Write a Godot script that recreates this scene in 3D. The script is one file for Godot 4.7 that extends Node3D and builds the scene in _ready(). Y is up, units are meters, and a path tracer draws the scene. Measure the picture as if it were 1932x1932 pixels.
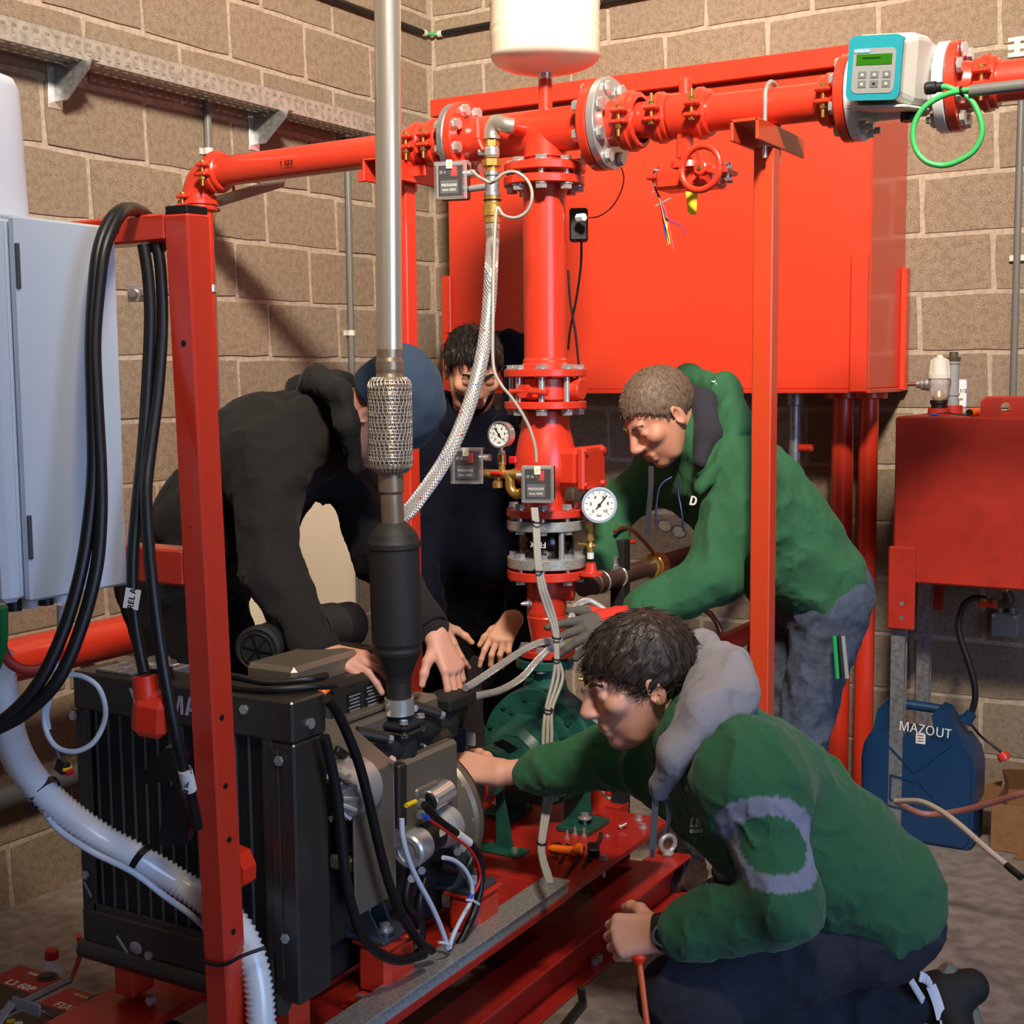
extends Node3D

const F := 2536.1          # focal length in pixels of the 1932-pixel frame
var CP := Vector3(3.1534, 1.5167, 4.7834)
var CB: Basis
var M := {}
var taken := {}
var rng := RandomNumberGenerator.new()

# ---------- pixel -> point on a plane of the room ----------
func ray(px: float, py: float) -> Vector3:
	return CB * Vector3((px - 966.0) / F, -(py - 966.0) / F, -1.0)
func onx(px: float, py: float, x: float) -> Vector3:
	var d := ray(px, py)
	return CP + d * ((x - CP.x) / d.x)
func ony(px: float, py: float, y: float) -> Vector3:
	var d := ray(px, py)
	return CP + d * ((y - CP.y) / d.y)
func onz(px: float, py: float, z: float) -> Vector3:
	var d := ray(px, py)
	return CP + d * ((z - CP.z) / d.z)
func ond(px: float, py: float, depth: float) -> Vector3:
	return CP + ray(px, py) * depth
func pathz(a: Array, z: float) -> PackedVector3Array:
	var r := PackedVector3Array()
	for i in range(0, a.size(), 2):
		r.append(onz(a[i], a[i + 1], z))
	return r
func pathx(a: Array, x: float) -> PackedVector3Array:
	var r := PackedVector3Array()
	for i in range(0, a.size(), 2):
		r.append(onx(a[i], a[i + 1], x))
	return r
func pathd(a: Array) -> PackedVector3Array:      # px, py, depth triples
	var r := PackedVector3Array()
	for i in range(0, a.size(), 3):
		r.append(ond(a[i], a[i + 1], a[i + 2]))
	return r

# ---------- mesh builder ----------
class MB:
	var v := PackedVector3Array()
	var n := PackedVector3Array()
	var c := PackedColorArray()
	var ix := PackedInt32Array()
	var col := Color.WHITE
	var colored := false
	func vert(p: Vector3, nn: Vector3) -> int:
		v.append(p); n.append(nn); c.append(col)
		return v.size() - 1
	func tri(a: Vector3, b: Vector3, d: Vector3) -> void:
		var nn := (d - a).cross(b - a).normalized()
		var i := vert(a, nn); vert(b, nn); vert(d, nn)
		ix.append(i); ix.append(i + 1); ix.append(i + 2)
	func quad(a: Vector3, b: Vector3, d: Vector3, e: Vector3) -> void:   # clockwise seen from outside
		var nn := (d - a).cross(b - a).normalized()
		if nn == Vector3.ZERO: nn = (e - a).cross(d - a).normalized()
		var i := vert(a, nn); vert(b, nn); vert(d, nn); vert(e, nn)
		for k in [0, 1, 2, 0, 2, 3]: ix.append(i + k)
	func fan(ring: PackedVector3Array, nn: Vector3) -> void:
		var m := Vector3.ZERO
		for p in ring: m += p
		m /= ring.size()
		var i0 := vert(m, nn)
		for p in ring: vert(p, nn)
		for k in ring.size():
			var a := i0 + 1 + k
			var b := i0 + 1 + (k + 1) % ring.size()
			var q := (v[b] - v[i0]).cross(v[a] - v[i0]).dot(nn)
			if q > 0: ix.append_array(PackedInt32Array([i0, a, b]))
			else: ix.append_array(PackedInt32Array([i0, b, a]))
	func box(ce: Vector3, s: Vector3, b := Basis(), bev := 0.0) -> MB:
		var h := s * 0.5
		bev = minf(bev, minf(h.x, minf(h.y, h.z)) * 0.98)
		var ax := [0, 1, 2]
		if bev <= 0.0:
			for a in 3:
				for sg in [-1.0, 1.0]:
					var u: int = (a + 1) % 3
					var w: int = (a + 2) % 3
					var q := []
					for k in [[-1, -1], [1, -1], [1, 1], [-1, 1]]:
						var p := Vector3.ZERO
						p[a] = h[a] * sg; p[u] = h[u] * k[0]; p[w] = h[w] * k[1]
						q.append(ce + b * p)
					if sg > 0: quad(q[3], q[2], q[1], q[0])
					else: quad(q[0], q[1], q[2], q[3])
			return self
		for a in 3:
			var u: int = (a + 1) % 3
			var w: int = (a + 2) % 3
			for sg in [-1.0, 1.0]:
				var q := []
				for k in [[-1, -1], [1, -1], [1, 1], [-1, 1]]:
					var p := Vector3.ZERO
					p[a] = h[a] * sg; p[u] = (h[u] - bev) * k[0]; p[w] = (h[w] - bev) * k[1]
					q.append(ce + b * p)
				if sg > 0: quad(q[3], q[2], q[1], q[0])
				else: quad(q[0], q[1], q[2], q[3])
			for su in [-1.0, 1.0]:
				for sw in [-1.0, 1.0]:
					var q := []
					for k in [[-1, 0], [1, 0], [1, 1], [-1, 1]]:
						var p := Vector3.ZERO
						p[a] = (h[a] - bev) * k[0]
						p[u] = (h[u] - (bev if k[1] else 0.0)) * su
						p[w] = (h[w] - (0.0 if k[1] else bev)) * sw
						q.append(ce + b * p)
					if su * sw > 0: quad(q[0], q[1], q[2], q[3])
					else: quad(q[3], q[2], q[1], q[0])
		for sx in [-1.0, 1.0]:
			for sy in [-1.0, 1.0]:
				for sz in [-1.0, 1.0]:
					var p1 := ce + b * Vector3(h.x * sx, (h.y - bev) * sy, (h.z - bev) * sz)
					var p2 := ce + b * Vector3((h.x - bev) * sx, h.y * sy, (h.z - bev) * sz)
					var p3 := ce + b * Vector3((h.x - bev) * sx, (h.y - bev) * sy, h.z * sz)
					if sx * sy * sz > 0: tri(p1, p3, p2)
					else: tri(p1, p2, p3)
		return self
	func span(a: Vector3, b: Vector3, bev := 0.0) -> MB:       # box between two corners
		return box((a + b) * 0.5, (b - a).abs(), Basis(), bev)
	func frame_of(d: Vector3) -> Basis:                        # y along d
		var y := d.normalized()
		var t := Vector3.UP if absf(y.y) < 0.9 else Vector3.RIGHT
		var x := t.cross(y).normalized()
		return Basis(x, y, x.cross(y))
	func beam(a: Vector3, b: Vector3, w: float, h: float, bev := 0.0, up := Vector3.UP) -> MB:  # rectangular bar from a to b
		var y := (b - a).normalized()
		var x := up.cross(y)
		if x.length() < 0.01: x = Vector3.RIGHT.cross(y)
		x = x.normalized()
		return box((a + b) * 0.5, Vector3(w, (b - a).length(), h), Basis(x, y, x.cross(y)), bev)
	# lathe: profile of [radius, height] pairs along axis from o; each step has its own flat band unless smooth
	func lathe(o: Vector3, axis: Vector3, prof: Array, seg := 24, smooth := false, sx := 1.0) -> MB:
		var b := frame_of(axis)
		var m := prof.size()
		var dirs := PackedVector3Array()
		for k in seg + 1:
			var t := TAU * k / seg
			dirs.append(b.x * cos(t) * sx + b.z * sin(t))
		if smooth:
			var base := v.size()
			for i in m:
				var a0: Array = prof[maxi(i - 1, 0)]
				var a1: Array = prof[mini(i + 1, m - 1)]
				var dr: float = a1[0] - a0[0]
				var dh: float = a1[1] - a0[1]
				for k in seg + 1:
					vert(o + b.y * prof[i][1] + dirs[k] * prof[i][0], (dirs[k] * dh - b.y * dr).normalized())
			for i in m - 1:
				for k in seg:
					var q := base + i * (seg + 1) + k
					ix.append_array(PackedInt32Array([q, q + seg + 1, q + 1, q + 1, q + seg + 1, q + seg + 2]))
		else:
			for i in m - 1:
				var dr: float = prof[i + 1][0] - prof[i][0]
				var dh: float = prof[i + 1][1] - prof[i][1]
				if absf(dr) < 1e-7 and absf(dh) < 1e-7: continue
				var base := v.size()
				for j in 2:
					for k in seg + 1:
						vert(o + b.y * prof[i + j][1] + dirs[k] * prof[i + j][0], (dirs[k] * dh - b.y * dr).normalized())
				for k in seg:
					var q := base + k
					ix.append_array(PackedInt32Array([q, q + seg + 1, q + 1, q + 1, q + seg + 1, q + seg + 2]))
		return self
	func cyl(a: Vector3, b: Vector3, r: float, seg := 20, r2 := -1.0, bev := 0.0) -> MB:
		if r2 < 0: r2 = r
		var l := (b - a).length()
		if bev > 0: return lathe(a, b - a, [[0, 0], [r - bev, 0], [r, bev], [r2, l - bev], [r2 - bev, l], [0, l]], seg)
		return lathe(a, b - a, [[0, 0], [r, 0], [r2, l], [0, l]], seg)
	func hollow(a: Vector3, b: Vector3, r: float, ri: float, seg := 20) -> MB:
		var l := (b - a).length()
		return lathe(a, b - a, [[ri, 0], [r, 0], [r, l], [ri, l], [ri, 0]], seg)
	func sph(o: Vector3, r: Vector3, b := Basis(), seg := 16, rings := 10) -> MB:
		var base := v.size()
		for i in rings + 1:
			var t := PI * i / rings
			for k in seg + 1:
				var u := TAU * k / seg
				var q := Vector3(sin(t) * cos(u), cos(t), sin(t) * sin(u))
				vert(o + b * (q * r), (b * (q / r)).normalized())
		for i in rings:
			for k in seg:
				var q := base + i * (seg + 1) + k
				ix.append_array(PackedInt32Array([q, q + 1, q + seg + 1, q + 1, q + seg + 2, q + seg + 1]))
		return self
	# swept tube through points; r may be a float or an array along the path
	func tube(pts: PackedVector3Array, r, seg := 10, caps := true) -> MB:
		var m := pts.size()
		var t0 := (pts[1] - pts[0]).normalized()
		var x := t0.cross(Vector3.UP if absf(t0.y) < 0.9 else Vector3.RIGHT).normalized()
		var base := v.size()
		var first := PackedVector3Array()
		var last := PackedVector3Array()
		var t1 := t0
		for i in m:
			var t := (pts[mini(i + 1, m - 1)] - pts[maxi(i - 1, 0)]).normalized()
			x = (x - t * x.dot(t)).normalized()
			var y := t.cross(x)
			var rr: float = r[i] if r is Array or r is PackedFloat32Array else r
			for k in seg + 1:
				var a := TAU * k / seg
				var d := x * cos(a) + y * sin(a)
				vert(pts[i] + d * rr, d)
				if k < seg:
					if i == 0: first.append(pts[i] + d * rr)
					if i == m - 1: last.append(pts[i] + d * rr)
			t1 = t
		for i in m - 1:
			for k in seg:
				var q := base + i * (seg + 1) + k
				ix.append_array(PackedInt32Array([q, q + seg + 1, q + 1, q + 1, q + seg + 1, q + seg + 2]))
		if caps:
			fan(first, -t0); fan(last, t1)
		return self
	# flat ribbon of given width and thickness along points
	func ribbon(pts: PackedVector3Array, side: Vector3, w: float, th: float) -> MB:
		for i in pts.size() - 1:
			beam(pts[i], pts[i + 1], w, th, 0.0, side.cross(pts[i + 1] - pts[i]))
		return self
	# polygon (2D, counter-clockwise) extruded along b.z from o by depth
	func prism(poly: PackedVector2Array, o: Vector3, b: Basis, depth: float) -> MB:
		if Geometry2D.is_polygon_clockwise(poly): poly.reverse()
		var t := Geometry2D.triangulate_polygon(poly)
		for s in 2:
			var nn := b.z if s else -b.z
			var i0 := v.size()
			for p in poly: vert(o + b.x * p.x + b.y * p.y + b.z * (depth if s else 0.0), nn)
			for k in range(0, t.size(), 3):
				var A := v[i0 + t[k]]; var B := v[i0 + t[k + 1]]; var C := v[i0 + t[k + 2]]
				if (C - A).cross(B - A).dot(nn) > 0: ix.append_array(PackedInt32Array([i0 + t[k], i0 + t[k + 1], i0 + t[k + 2]]))
				else: ix.append_array(PackedInt32Array([i0 + t[k], i0 + t[k + 2], i0 + t[k + 1]]))
		var flip := b.determinant() < 0
		for i in poly.size():
			var p := poly[i]
			var q := poly[(i + 1) % poly.size()]
			var a0 := o + b.x * p.x + b.y * p.y
			var b0 := o + b.x * q.x + b.y * q.y
			var dz := b.z * depth
			if flip: quad(b0, b0 + dz, a0 + dz, a0)
			else: quad(a0, a0 + dz, b0 + dz, b0)
		return self
	func hexn(o: Vector3, axis: Vector3, r: float, h: float) -> MB:
		var b := frame_of(axis)
		var poly := PackedVector2Array()
		for k in 6: poly.append(Vector2(cos(TAU * k / 6), sin(TAU * k / 6)) * r)
		return prism(poly, o, Basis(b.x, -b.z, b.y), h)
	func torus(o: Vector3, axis: Vector3, R: float, r: float, a0 := 0.0, a1 := TAU, seg := 28, s2 := 8, xdir := Vector3.ZERO) -> MB:
		var b := frame_of(axis)
		if xdir != Vector3.ZERO:
			var x := (xdir - b.y * xdir.dot(b.y)).normalized()
			b = Basis(x, b.y, x.cross(b.y))
		var p := PackedVector3Array()
		for k in seg + 1:
			var t := lerpf(a0, a1, float(k) / seg)
			p.append(o + b.x * cos(t) * R + b.z * sin(t) * R)
		return tube(p, r, s2, absf(a1 - a0) < 6.28)
	func mesh() -> ArrayMesh:
		var a := []
		a.resize(Mesh.ARRAY_MAX)
		for i in range(0, ix.size(), 3):          # front faces clockwise, as the normals say
			var p := v[ix[i]]
			if (v[ix[i + 2]] - p).cross(v[ix[i + 1]] - p).dot(n[ix[i]] + n[ix[i + 1]] + n[ix[i + 2]]) < 0.0:
				var q := ix[i + 1]
				ix[i + 1] = ix[i + 2]
				ix[i + 2] = q
		a[Mesh.ARRAY_VERTEX] = v
		a[Mesh.ARRAY_NORMAL] = n
		if colored: a[Mesh.ARRAY_COLOR] = c
		a[Mesh.ARRAY_INDEX] = ix
		var m := ArrayMesh.new()
		m.add_surface_from_arrays(Mesh.PRIMITIVE_TRIANGLES, a)
		return m

func smooth_path(p: PackedVector3Array, per := 6) -> PackedVector3Array:   # Catmull-Rom
	var r := PackedVector3Array()
	var m := p.size()
	for i in m - 1:
		var p0 := p[maxi(i - 1, 0)]
		var p1 := p[i]
		var p2 := p[i + 1]
		var p3 := p[mini(i + 2, m - 1)]
		for k in per:
			r.append(p1.cubic_interpolate(p2, p0, p3, float(k) / per))
	r.append(p[m - 1])
	return r
func poly2(a: Array) -> PackedVector2Array:
	var r := PackedVector2Array()
	for i in range(0, a.size(), 2): r.append(Vector2(a[i], a[i + 1]))
	return r
func rounded(w: float, h: float, r: float, k := 4) -> PackedVector2Array:
	var p := PackedVector2Array()
	for q in 4:
		var cx := (w * 0.5 - r) * (1 if q == 0 or q == 3 else -1)
		var cy := (h * 0.5 - r) * (1 if q < 2 else -1)
		for i in k + 1:
			var t := PI * 0.5 * (q + float(i) / k)
			p.append(Vector2(cx + r * cos(t), cy + r * sin(t)))
	return p

# ---------- nodes ----------
func numbered(called: String) -> String:
	taken[called] = taken.get(called, 0) + 1
	return called if taken[called] == 1 else "%s_%03d" % [called, taken[called] - 1]
func thing(called: String, label: String, category: String, base := Vector3.ZERO, group := "") -> Node3D:
	var o := Node3D.new()
	o.name = numbered(called)
	add_child(o)
	o.position = base
	o.set_meta("label", label)
	o.set_meta("category", category)
	if group: o.set_meta("group", group)
	return o
func gpos(o: Node) -> Vector3:
	var p := Vector3.ZERO
	while o is Node3D and o != self:
		p += o.position
		o = o.get_parent()
	return p
func add(parent: Node, called: String, mb: MB, mat: Material, label := "") -> MeshInstance3D:
	var o := MeshInstance3D.new()
	o.mesh = mb.mesh()
	o.mesh.surface_set_material(0, mat)
	o.name = called
	parent.add_child(o, true)
	o.position = -gpos(parent)
	if label: o.set_meta("label", label)
	return o
func one(called: String, mb: MB, mat: Material, label: String, category: String, group := "") -> MeshInstance3D:
	var o := add(self, numbered(called), mb, mat, label)
	o.set_meta("category", category)
	if group: o.set_meta("group", group)
	return o
func inst(parent: Node, called: String, mesh: Mesh, t: Transform3D, mat: Material = null) -> MeshInstance3D:
	var o := MeshInstance3D.new()
	o.mesh = mesh
	if mat: o.material_override = mat
	o.name = called
	parent.add_child(o, true)
	o.transform = Transform3D(t.basis, t.origin - gpos(parent))
	return o
func struct(called: String, mb: MB, mat: Material) -> MeshInstance3D:
	var o := add(self, called, mb, mat)
	o.set_meta("kind", "structure")
	return o
func text(parent: Node, called: String, s: String, size: float, t: Transform3D, mat: Material, depth := 0.0008, font := "Droid Sans", bold := true) -> MeshInstance3D:
	var tm := TextMesh.new()
	tm.text = s
	tm.font = SystemFont.new()
	tm.font.font_names = PackedStringArray([font])
	tm.font.font_weight = 700 if bold else 400
	tm.font_size = 64
	tm.pixel_size = size / 64.0
	tm.depth = depth
	tm.curve_step = 2.0
	tm.material = mat
	return inst(parent, called, tm, t)
func facing(o: Vector3, right: Vector3, up: Vector3) -> Transform3D:
	var x := right.normalized()
	var z := x.cross(up).normalized()
	return Transform3D(Basis(x, z.cross(x), z), o)

# ---------- materials ----------
func mat(color: Color, rough := 0.5, metal := 0.0) -> StandardMaterial3D:
	var m := StandardMaterial3D.new()
	m.albedo_color = color
	m.roughness = rough
	m.metallic = metal
	return m
func noise_tex(freq: float, ramp: Array, size := 512, octaves := 4, sd := 1, kind := FastNoiseLite.TYPE_SIMPLEX_SMOOTH) -> NoiseTexture2D:
	var t := NoiseTexture2D.new()
	t.width = size; t.height = size
	t.seamless = true
	var nz := FastNoiseLite.new()
	nz.seed = sd
	nz.noise_type = kind
	nz.frequency = freq
	nz.fractal_octaves = octaves
	t.noise = nz
	var g := Gradient.new()
	g.offsets = PackedFloat32Array()
	g.colors = PackedColorArray()
	var off := PackedFloat32Array()
	var cols := PackedColorArray()
	for r in ramp:
		off.append(r[0]); cols.append(r[1])
	g.offsets = off; g.colors = cols
	t.color_ramp = g
	return t
func tri_mat(tex: Texture2D, scale: float, rough := 0.8, color := Color.WHITE, bump := 0.0, btex: Texture2D = null) -> StandardMaterial3D:
	var m := mat(color, rough)
	m.albedo_texture = tex
	m.uv1_triplanar = true
	m.uv1_world_triplanar = true
	m.uv1_scale = Vector3.ONE * scale
	if bump != 0.0:
		m.heightmap_enabled = true
		m.heightmap_scale = bump
		m.heightmap_texture = btex if btex else tex
	return m
func paint(color: Color, rough := 0.32, coat := 0.5) -> StandardMaterial3D:
	var m := mat(color, rough)
	m.clearcoat_enabled = true
	m.clearcoat = coat
	m.clearcoat_roughness = 0.12
	return m
func cloth(color: Color, rim := 0.25) -> StandardMaterial3D:
	var m := mat(color, 0.95)
	m.metallic_specular = 0.2
	m.rim_enabled = true
	m.rim = rim
	m.rim_tint = 0.6
	return m

func make_materials() -> void:
	var G := func(k): return Color(k, k, k)
	var speck := noise_tex(0.11, [[0.0, Color(0.50, 0.47, 0.44)], [0.3, Color(0.78, 0.75, 0.72)], [0.55, Color(0.92, 0.90, 0.88)], [1.0, Color(1, 1, 1)]], 512, 3, 3)
	var soft := noise_tex(0.02, [[0.0, Color(0.82, 0.8, 0.79)], [0.5, Color(0.93, 0.92, 0.91)], [1.0, Color(1, 1, 1)]], 512, 4, 9)
	for k in 5:
		var base: Color = [Color(0.66, 0.60, 0.525), Color(0.65, 0.60, 0.53), Color(0.67, 0.605, 0.53), Color(0.64, 0.585, 0.515), Color(0.655, 0.60, 0.535)][k]
		var m := tri_mat(speck, 3.0 + 0.3 * k, 0.92, base, 0.12)
		m.detail_enabled = true
		m.detail_blend_mode = BaseMaterial3D.BLEND_MODE_MUL
		m.detail_albedo = soft
		M["block%d" % k] = m
	M.mortar = tri_mat(soft, 3.5, 0.95, Color(0.72, 0.66, 0.59), 0.1)
	var dirt := noise_tex(0.02, [[0.0, Color(0.74, 0.71, 0.69)], [0.4, Color(0.85, 0.82, 0.8)], [0.7, Color(0.95, 0.93, 0.91)], [1.0, Color(1, 1, 1)]], 1024, 6, 21)
	M.floor = tri_mat(dirt, 0.7, 0.75, Color(0.60, 0.57, 0.545), 0.06)
	M.ceiling = mat(Color(0.62, 0.61, 0.59), 0.9)
	M.steel_beam = mat(Color(0.5, 0.5, 0.5), 0.5)
	# paints
	var smear := noise_tex(0.015, [[0.0, Color(0.88, 0.86, 0.86)], [0.45, Color(0.97, 0.96, 0.96)], [1.0, Color(1, 1, 1)]], 512, 4, 5)
	var peel := noise_tex(0.12, [[0.0, Color(0.3, 0.3, 0.3)], [1.0, Color(0.7, 0.7, 0.7)]], 512, 2, 8)
	M.red = paint(Color(0.80, 0.21, 0.125), 0.34, 0.45)
	M.red_tank = paint(Color(0.83, 0.225, 0.125), 0.38, 0.5)
	for k in ["red", "red_tank"]:
		M[k].heightmap_enabled = true
		M[k].heightmap_scale = 0.03
		M[k].heightmap_texture = peel
		M[k].uv1_triplanar = true
		M[k].uv1_world_triplanar = true
		M[k].uv1_scale = Vector3.ONE * 2.0
	M.red_dull = tri_mat(smear, 1.6, 0.45, Color(0.68, 0.17, 0.11))
	M.red_dark = M.red
	M.red_post = paint(Color(0.80, 0.26, 0.13), 0.33, 0.4)
	M.red_plate = tri_mat(smear, 2.2, 0.28, Color(0.70, 0.17, 0.135))
	M.orange_red = mat(Color(0.90, 0.20, 0.08), 0.45)
	M.green = tri_mat(noise_tex(0.03, [[0.0, Color(0.8, 0.85, 0.8)], [0.6, Color(1, 1, 1)]], 256, 3, 6), 2.5, 0.42, Color(0.115, 0.33, 0.285))
	M.cream = paint(Color(0.93, 0.88, 0.79), 0.25, 0.4)
	M.white = mat(Color(0.86, 0.87, 0.88), 0.3)
	M.panel_white = paint(Color(0.80, 0.84, 0.88), 0.32, 0.4)
	M.white_soft = mat(Color(0.88, 0.89, 0.92), 0.6)
	M.offwhite = mat(Color(0.80, 0.79, 0.75), 0.45)
	# metals
	var brushed := noise_tex(0.02, [[0.0, Color(0.72, 0.72, 0.72)], [0.5, Color(0.9, 0.9, 0.9)], [1.0, Color(1, 1, 1)]], 512, 5, 12)
	M.galv = tri_mat(brushed, 4.0, 0.42, Color(0.72, 0.73, 0.74))
	M.galv.metallic = 0.75
	M.tray = tri_mat(brushed, 3.0, 0.45, Color(0.80, 0.79, 0.76))
	M.tray.metallic = 0.55
	M.zinc = mat(Color(0.80, 0.80, 0.80), 0.28, 0.7)
	M.chrome = mat(Color(0.88, 0.88, 0.88), 0.16, 0.8)
	M.inox = mat(Color(0.80, 0.77, 0.72), 0.27, 0.75)
	M.inox_heat = mat(Color(0.62, 0.55, 0.47), 0.32, 0.75)
	M.braid = mat(Color(0.74, 0.73, 0.71), 0.35, 0.5)
	M.brass = mat(Color(0.82, 0.66, 0.36), 0.28, 0.75)
	M.brass_bolt = mat(Color(0.78, 0.66, 0.36), 0.3, 0.9)
	M.copper = mat(Color(0.72, 0.46, 0.36), 0.35, 0.85)
	M.rust_pipe = tri_mat(brushed, 6.0, 0.5, Color(0.33, 0.24, 0.20))
	M.alu = mat(Color(0.76, 0.75, 0.73), 0.34, 0.55)
	M.bare_steel = tri_mat(brushed, 9.0, 0.36, Color(0.74, 0.74, 0.71))
	M.bare_steel.metallic = 0.4
	M.engine = mat(Color(0.47, 0.435, 0.38), 0.36, 0.45)
	M.engine_dark = mat(Color(0.20, 0.185, 0.165), 0.45, 0.35)
	M.rad = paint(Color(0.185, 0.175, 0.16), 0.42, 0.25)
	M.rad_core = mat(Color(0.155, 0.16, 0.165), 0.55, 0.3)
	M.blue_steel = mat(Color(0.27, 0.31, 0.35), 0.4, 0.3)
	# rubber and plastics
	M.black = mat(Color(0.055, 0.055, 0.06), 0.45)
	M.black_matte = mat(Color(0.07, 0.068, 0.065), 0.75)
	M.black_gloss = mat(Color(0.03, 0.03, 0.035), 0.18)
	M.muffler = mat(Color(0.115, 0.11, 0.105), 0.62)
	M.rubber = mat(Color(0.075, 0.075, 0.078), 0.42)
	M.grey = mat(Color(0.55, 0.56, 0.56), 0.5)
	M.grey_dark = mat(Color(0.30, 0.31, 0.33), 0.5)
	M.conduit = mat(Color(0.42, 0.42, 0.41), 0.35)
	M.cable_grey = mat(Color(0.62, 0.61, 0.58), 0.5)
	M.cable_green = mat(Color(0.24, 0.68, 0.36), 0.35)
	M.cable_white = mat(Color(0.78, 0.81, 0.85), 0.4)
	M.hose_white = paint(Color(0.90, 0.90, 0.90), 0.22, 0.5)
	M.red_wire = mat(Color(0.80, 0.10, 0.10), 0.4)
	M.blue = mat(Color(0.08, 0.22, 0.36), 0.36)
	M.blue_bright = mat(Color(0.12, 0.30, 0.75), 0.4)
	M.yellow = mat(Color(0.93, 0.76, 0.06), 0.45)
	M.orange = mat(Color(0.95, 0.42, 0.05), 0.4)
	M.teal = mat(Color(0.13, 0.56, 0.62), 0.4)
	M.lcd = mat(Color(0.16, 0.42, 0.06), 0.3)
	M.dial = mat(Color(0.87, 0.88, 0.87), 0.5)
	M.ink = mat(Color(0.05, 0.05, 0.05), 0.6)
	M.paper = mat(Color(0.88, 0.87, 0.83), 0.7)
	M.card = tri_mat(smear, 3.0, 0.85, Color(0.56, 0.40, 0.24))
	M.leather = mat(Color(0.20, 0.115, 0.07), 0.8)
	M.glass = mat(Color(0.95, 0.97, 0.97, 0.03), 0.03)
	M.glass.transparency = BaseMaterial3D.TRANSPARENCY_ALPHA
	M.clear = mat(Color(0.92, 0.93, 0.93, 0.28), 0.08)
	M.clear.transparency = BaseMaterial3D.TRANSPARENCY_ALPHA
	M.hose_clear = mat(Color(0.74, 0.70, 0.66), 0.22)
	# people
	var skin := func(c: Color):
		var m := mat(c, 0.55)
		m.subsurf_scatter_enabled = true
		m.subsurf_scatter_strength = 0.06
		return m
	M.skin1 = skin.call(Color(0.82, 0.60, 0.52))
	M.skin2 = skin.call(Color(0.80, 0.60, 0.50))
	M.skin3 = skin.call(Color(0.76, 0.53, 0.43))
	M.skin4 = skin.call(Color(0.86, 0.63, 0.53))
	M.fleece = cloth(Color(0.145, 0.14, 0.138), 0.4)
	M.beanie = cloth(Color(0.20, 0.26, 0.335), 0.4)
	M.navy = cloth(Color(0.055, 0.065, 0.11), 0.3)
	M.dark_pants = cloth(Color(0.085, 0.082, 0.08), 0.2)
	M.green_hood = cloth(Color(0.205, 0.38, 0.268), 0.3)
	M.hood_grey = cloth(Color(0.55, 0.54, 0.56), 0.35)
	M.hood_lining = cloth(Color(0.20, 0.20, 0.23), 0.3)
	M.jeans = tri_mat(noise_tex(0.05, [[0.0, Color(0.72, 0.72, 0.75)], [0.6, Color(1, 1, 1)]], 256, 4, 31), 3.0, 0.95, Color(0.29, 0.33, 0.40))
	M.jeans_dark = tri_mat(noise_tex(0.05, [[0.0, Color(0.75, 0.75, 0.75)], [0.6, Color(1, 1, 1)]], 256, 4, 33), 3.0, 0.95, Color(0.15, 0.16, 0.20))
	M.hair_black = mat(Color(0.075, 0.06, 0.052), 0.5)
	M.hair_brown = mat(Color(0.19, 0.145, 0.11), 0.5)
	M.hair_grey = mat(Color(0.40, 0.33, 0.27), 0.6)
	M.glove_red = mat(Color(0.83, 0.16, 0.10), 0.7)
	M.glove_grey = mat(Color(0.33, 0.31, 0.29), 0.8)

func block_wall(called: String, along_x: bool, length: float, even_off: float, odd_off: float, back: MB) -> void:
	var w := struct(called, back, M.mortar)
	var variants := []
	for k in 4:
		# worn rectangular face, a few mm proud of the mortar
		var mb := MB.new()
		var pts := PackedVector2Array()
		var hw := 0.1915
		var hh := 0.0925
		for q in [[-hw, -hh, 1, 0], [hw, -hh, 0, 1], [hw, hh, -1, 0], [-hw, hh, 0, -1]]:
			var stepn := 4 if q[2] != 0 else 2
			var ln := hw * 2 if q[2] != 0 else hh * 2
			for i in stepn:
				var t := ln * (i + (0.06 if i == 0 else 0.0)) / stepn
				var jit := rng.randf_range(-0.0035, 0.0015)
				pts.append(Vector2(q[0] + q[2] * t - q[3] * -jit * -1, q[1] + q[3] * t + q[2] * -jit))
		mb.prism(pts, Vector3(0, 0, -0.03), Basis(), 0.0345)
		variants.append(mb.mesh())
	for c in range(-8, 8):
		var y := 1.588 + 0.2 * c + 0.1
		if y > 3.4: continue
		var off := even_off if posmod(c, 2) == 0 else odd_off
		var k := -1
		while off + 0.4 * k < length:
			var a := maxf(off + 0.4 * k, 0.0)
			var b := minf(off + 0.4 * (k + 1), length)
			k += 1
			if b - a < 0.05: continue
			var mid := (a + b) * 0.5
			var sx := (b - a - 0.017) / 0.383
			var t: Transform3D
			if along_x: t = Transform3D(Basis(Vector3(sx, 0, 0), Vector3.UP, Vector3.BACK), Vector3(mid, y, 0))
			else: t = Transform3D(Basis(Vector3(0, 0, -sx), Vector3.UP, Vector3.RIGHT), Vector3(0, y, mid))
			t.origin += (Vector3.BACK if along_x else Vector3.RIGHT) * rng.randf_range(-0.0012, 0.0012)
			inst(w, "block", variants[rng.randi() % 4], t, M["block%d" % (rng.randi() % 5)])

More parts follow.
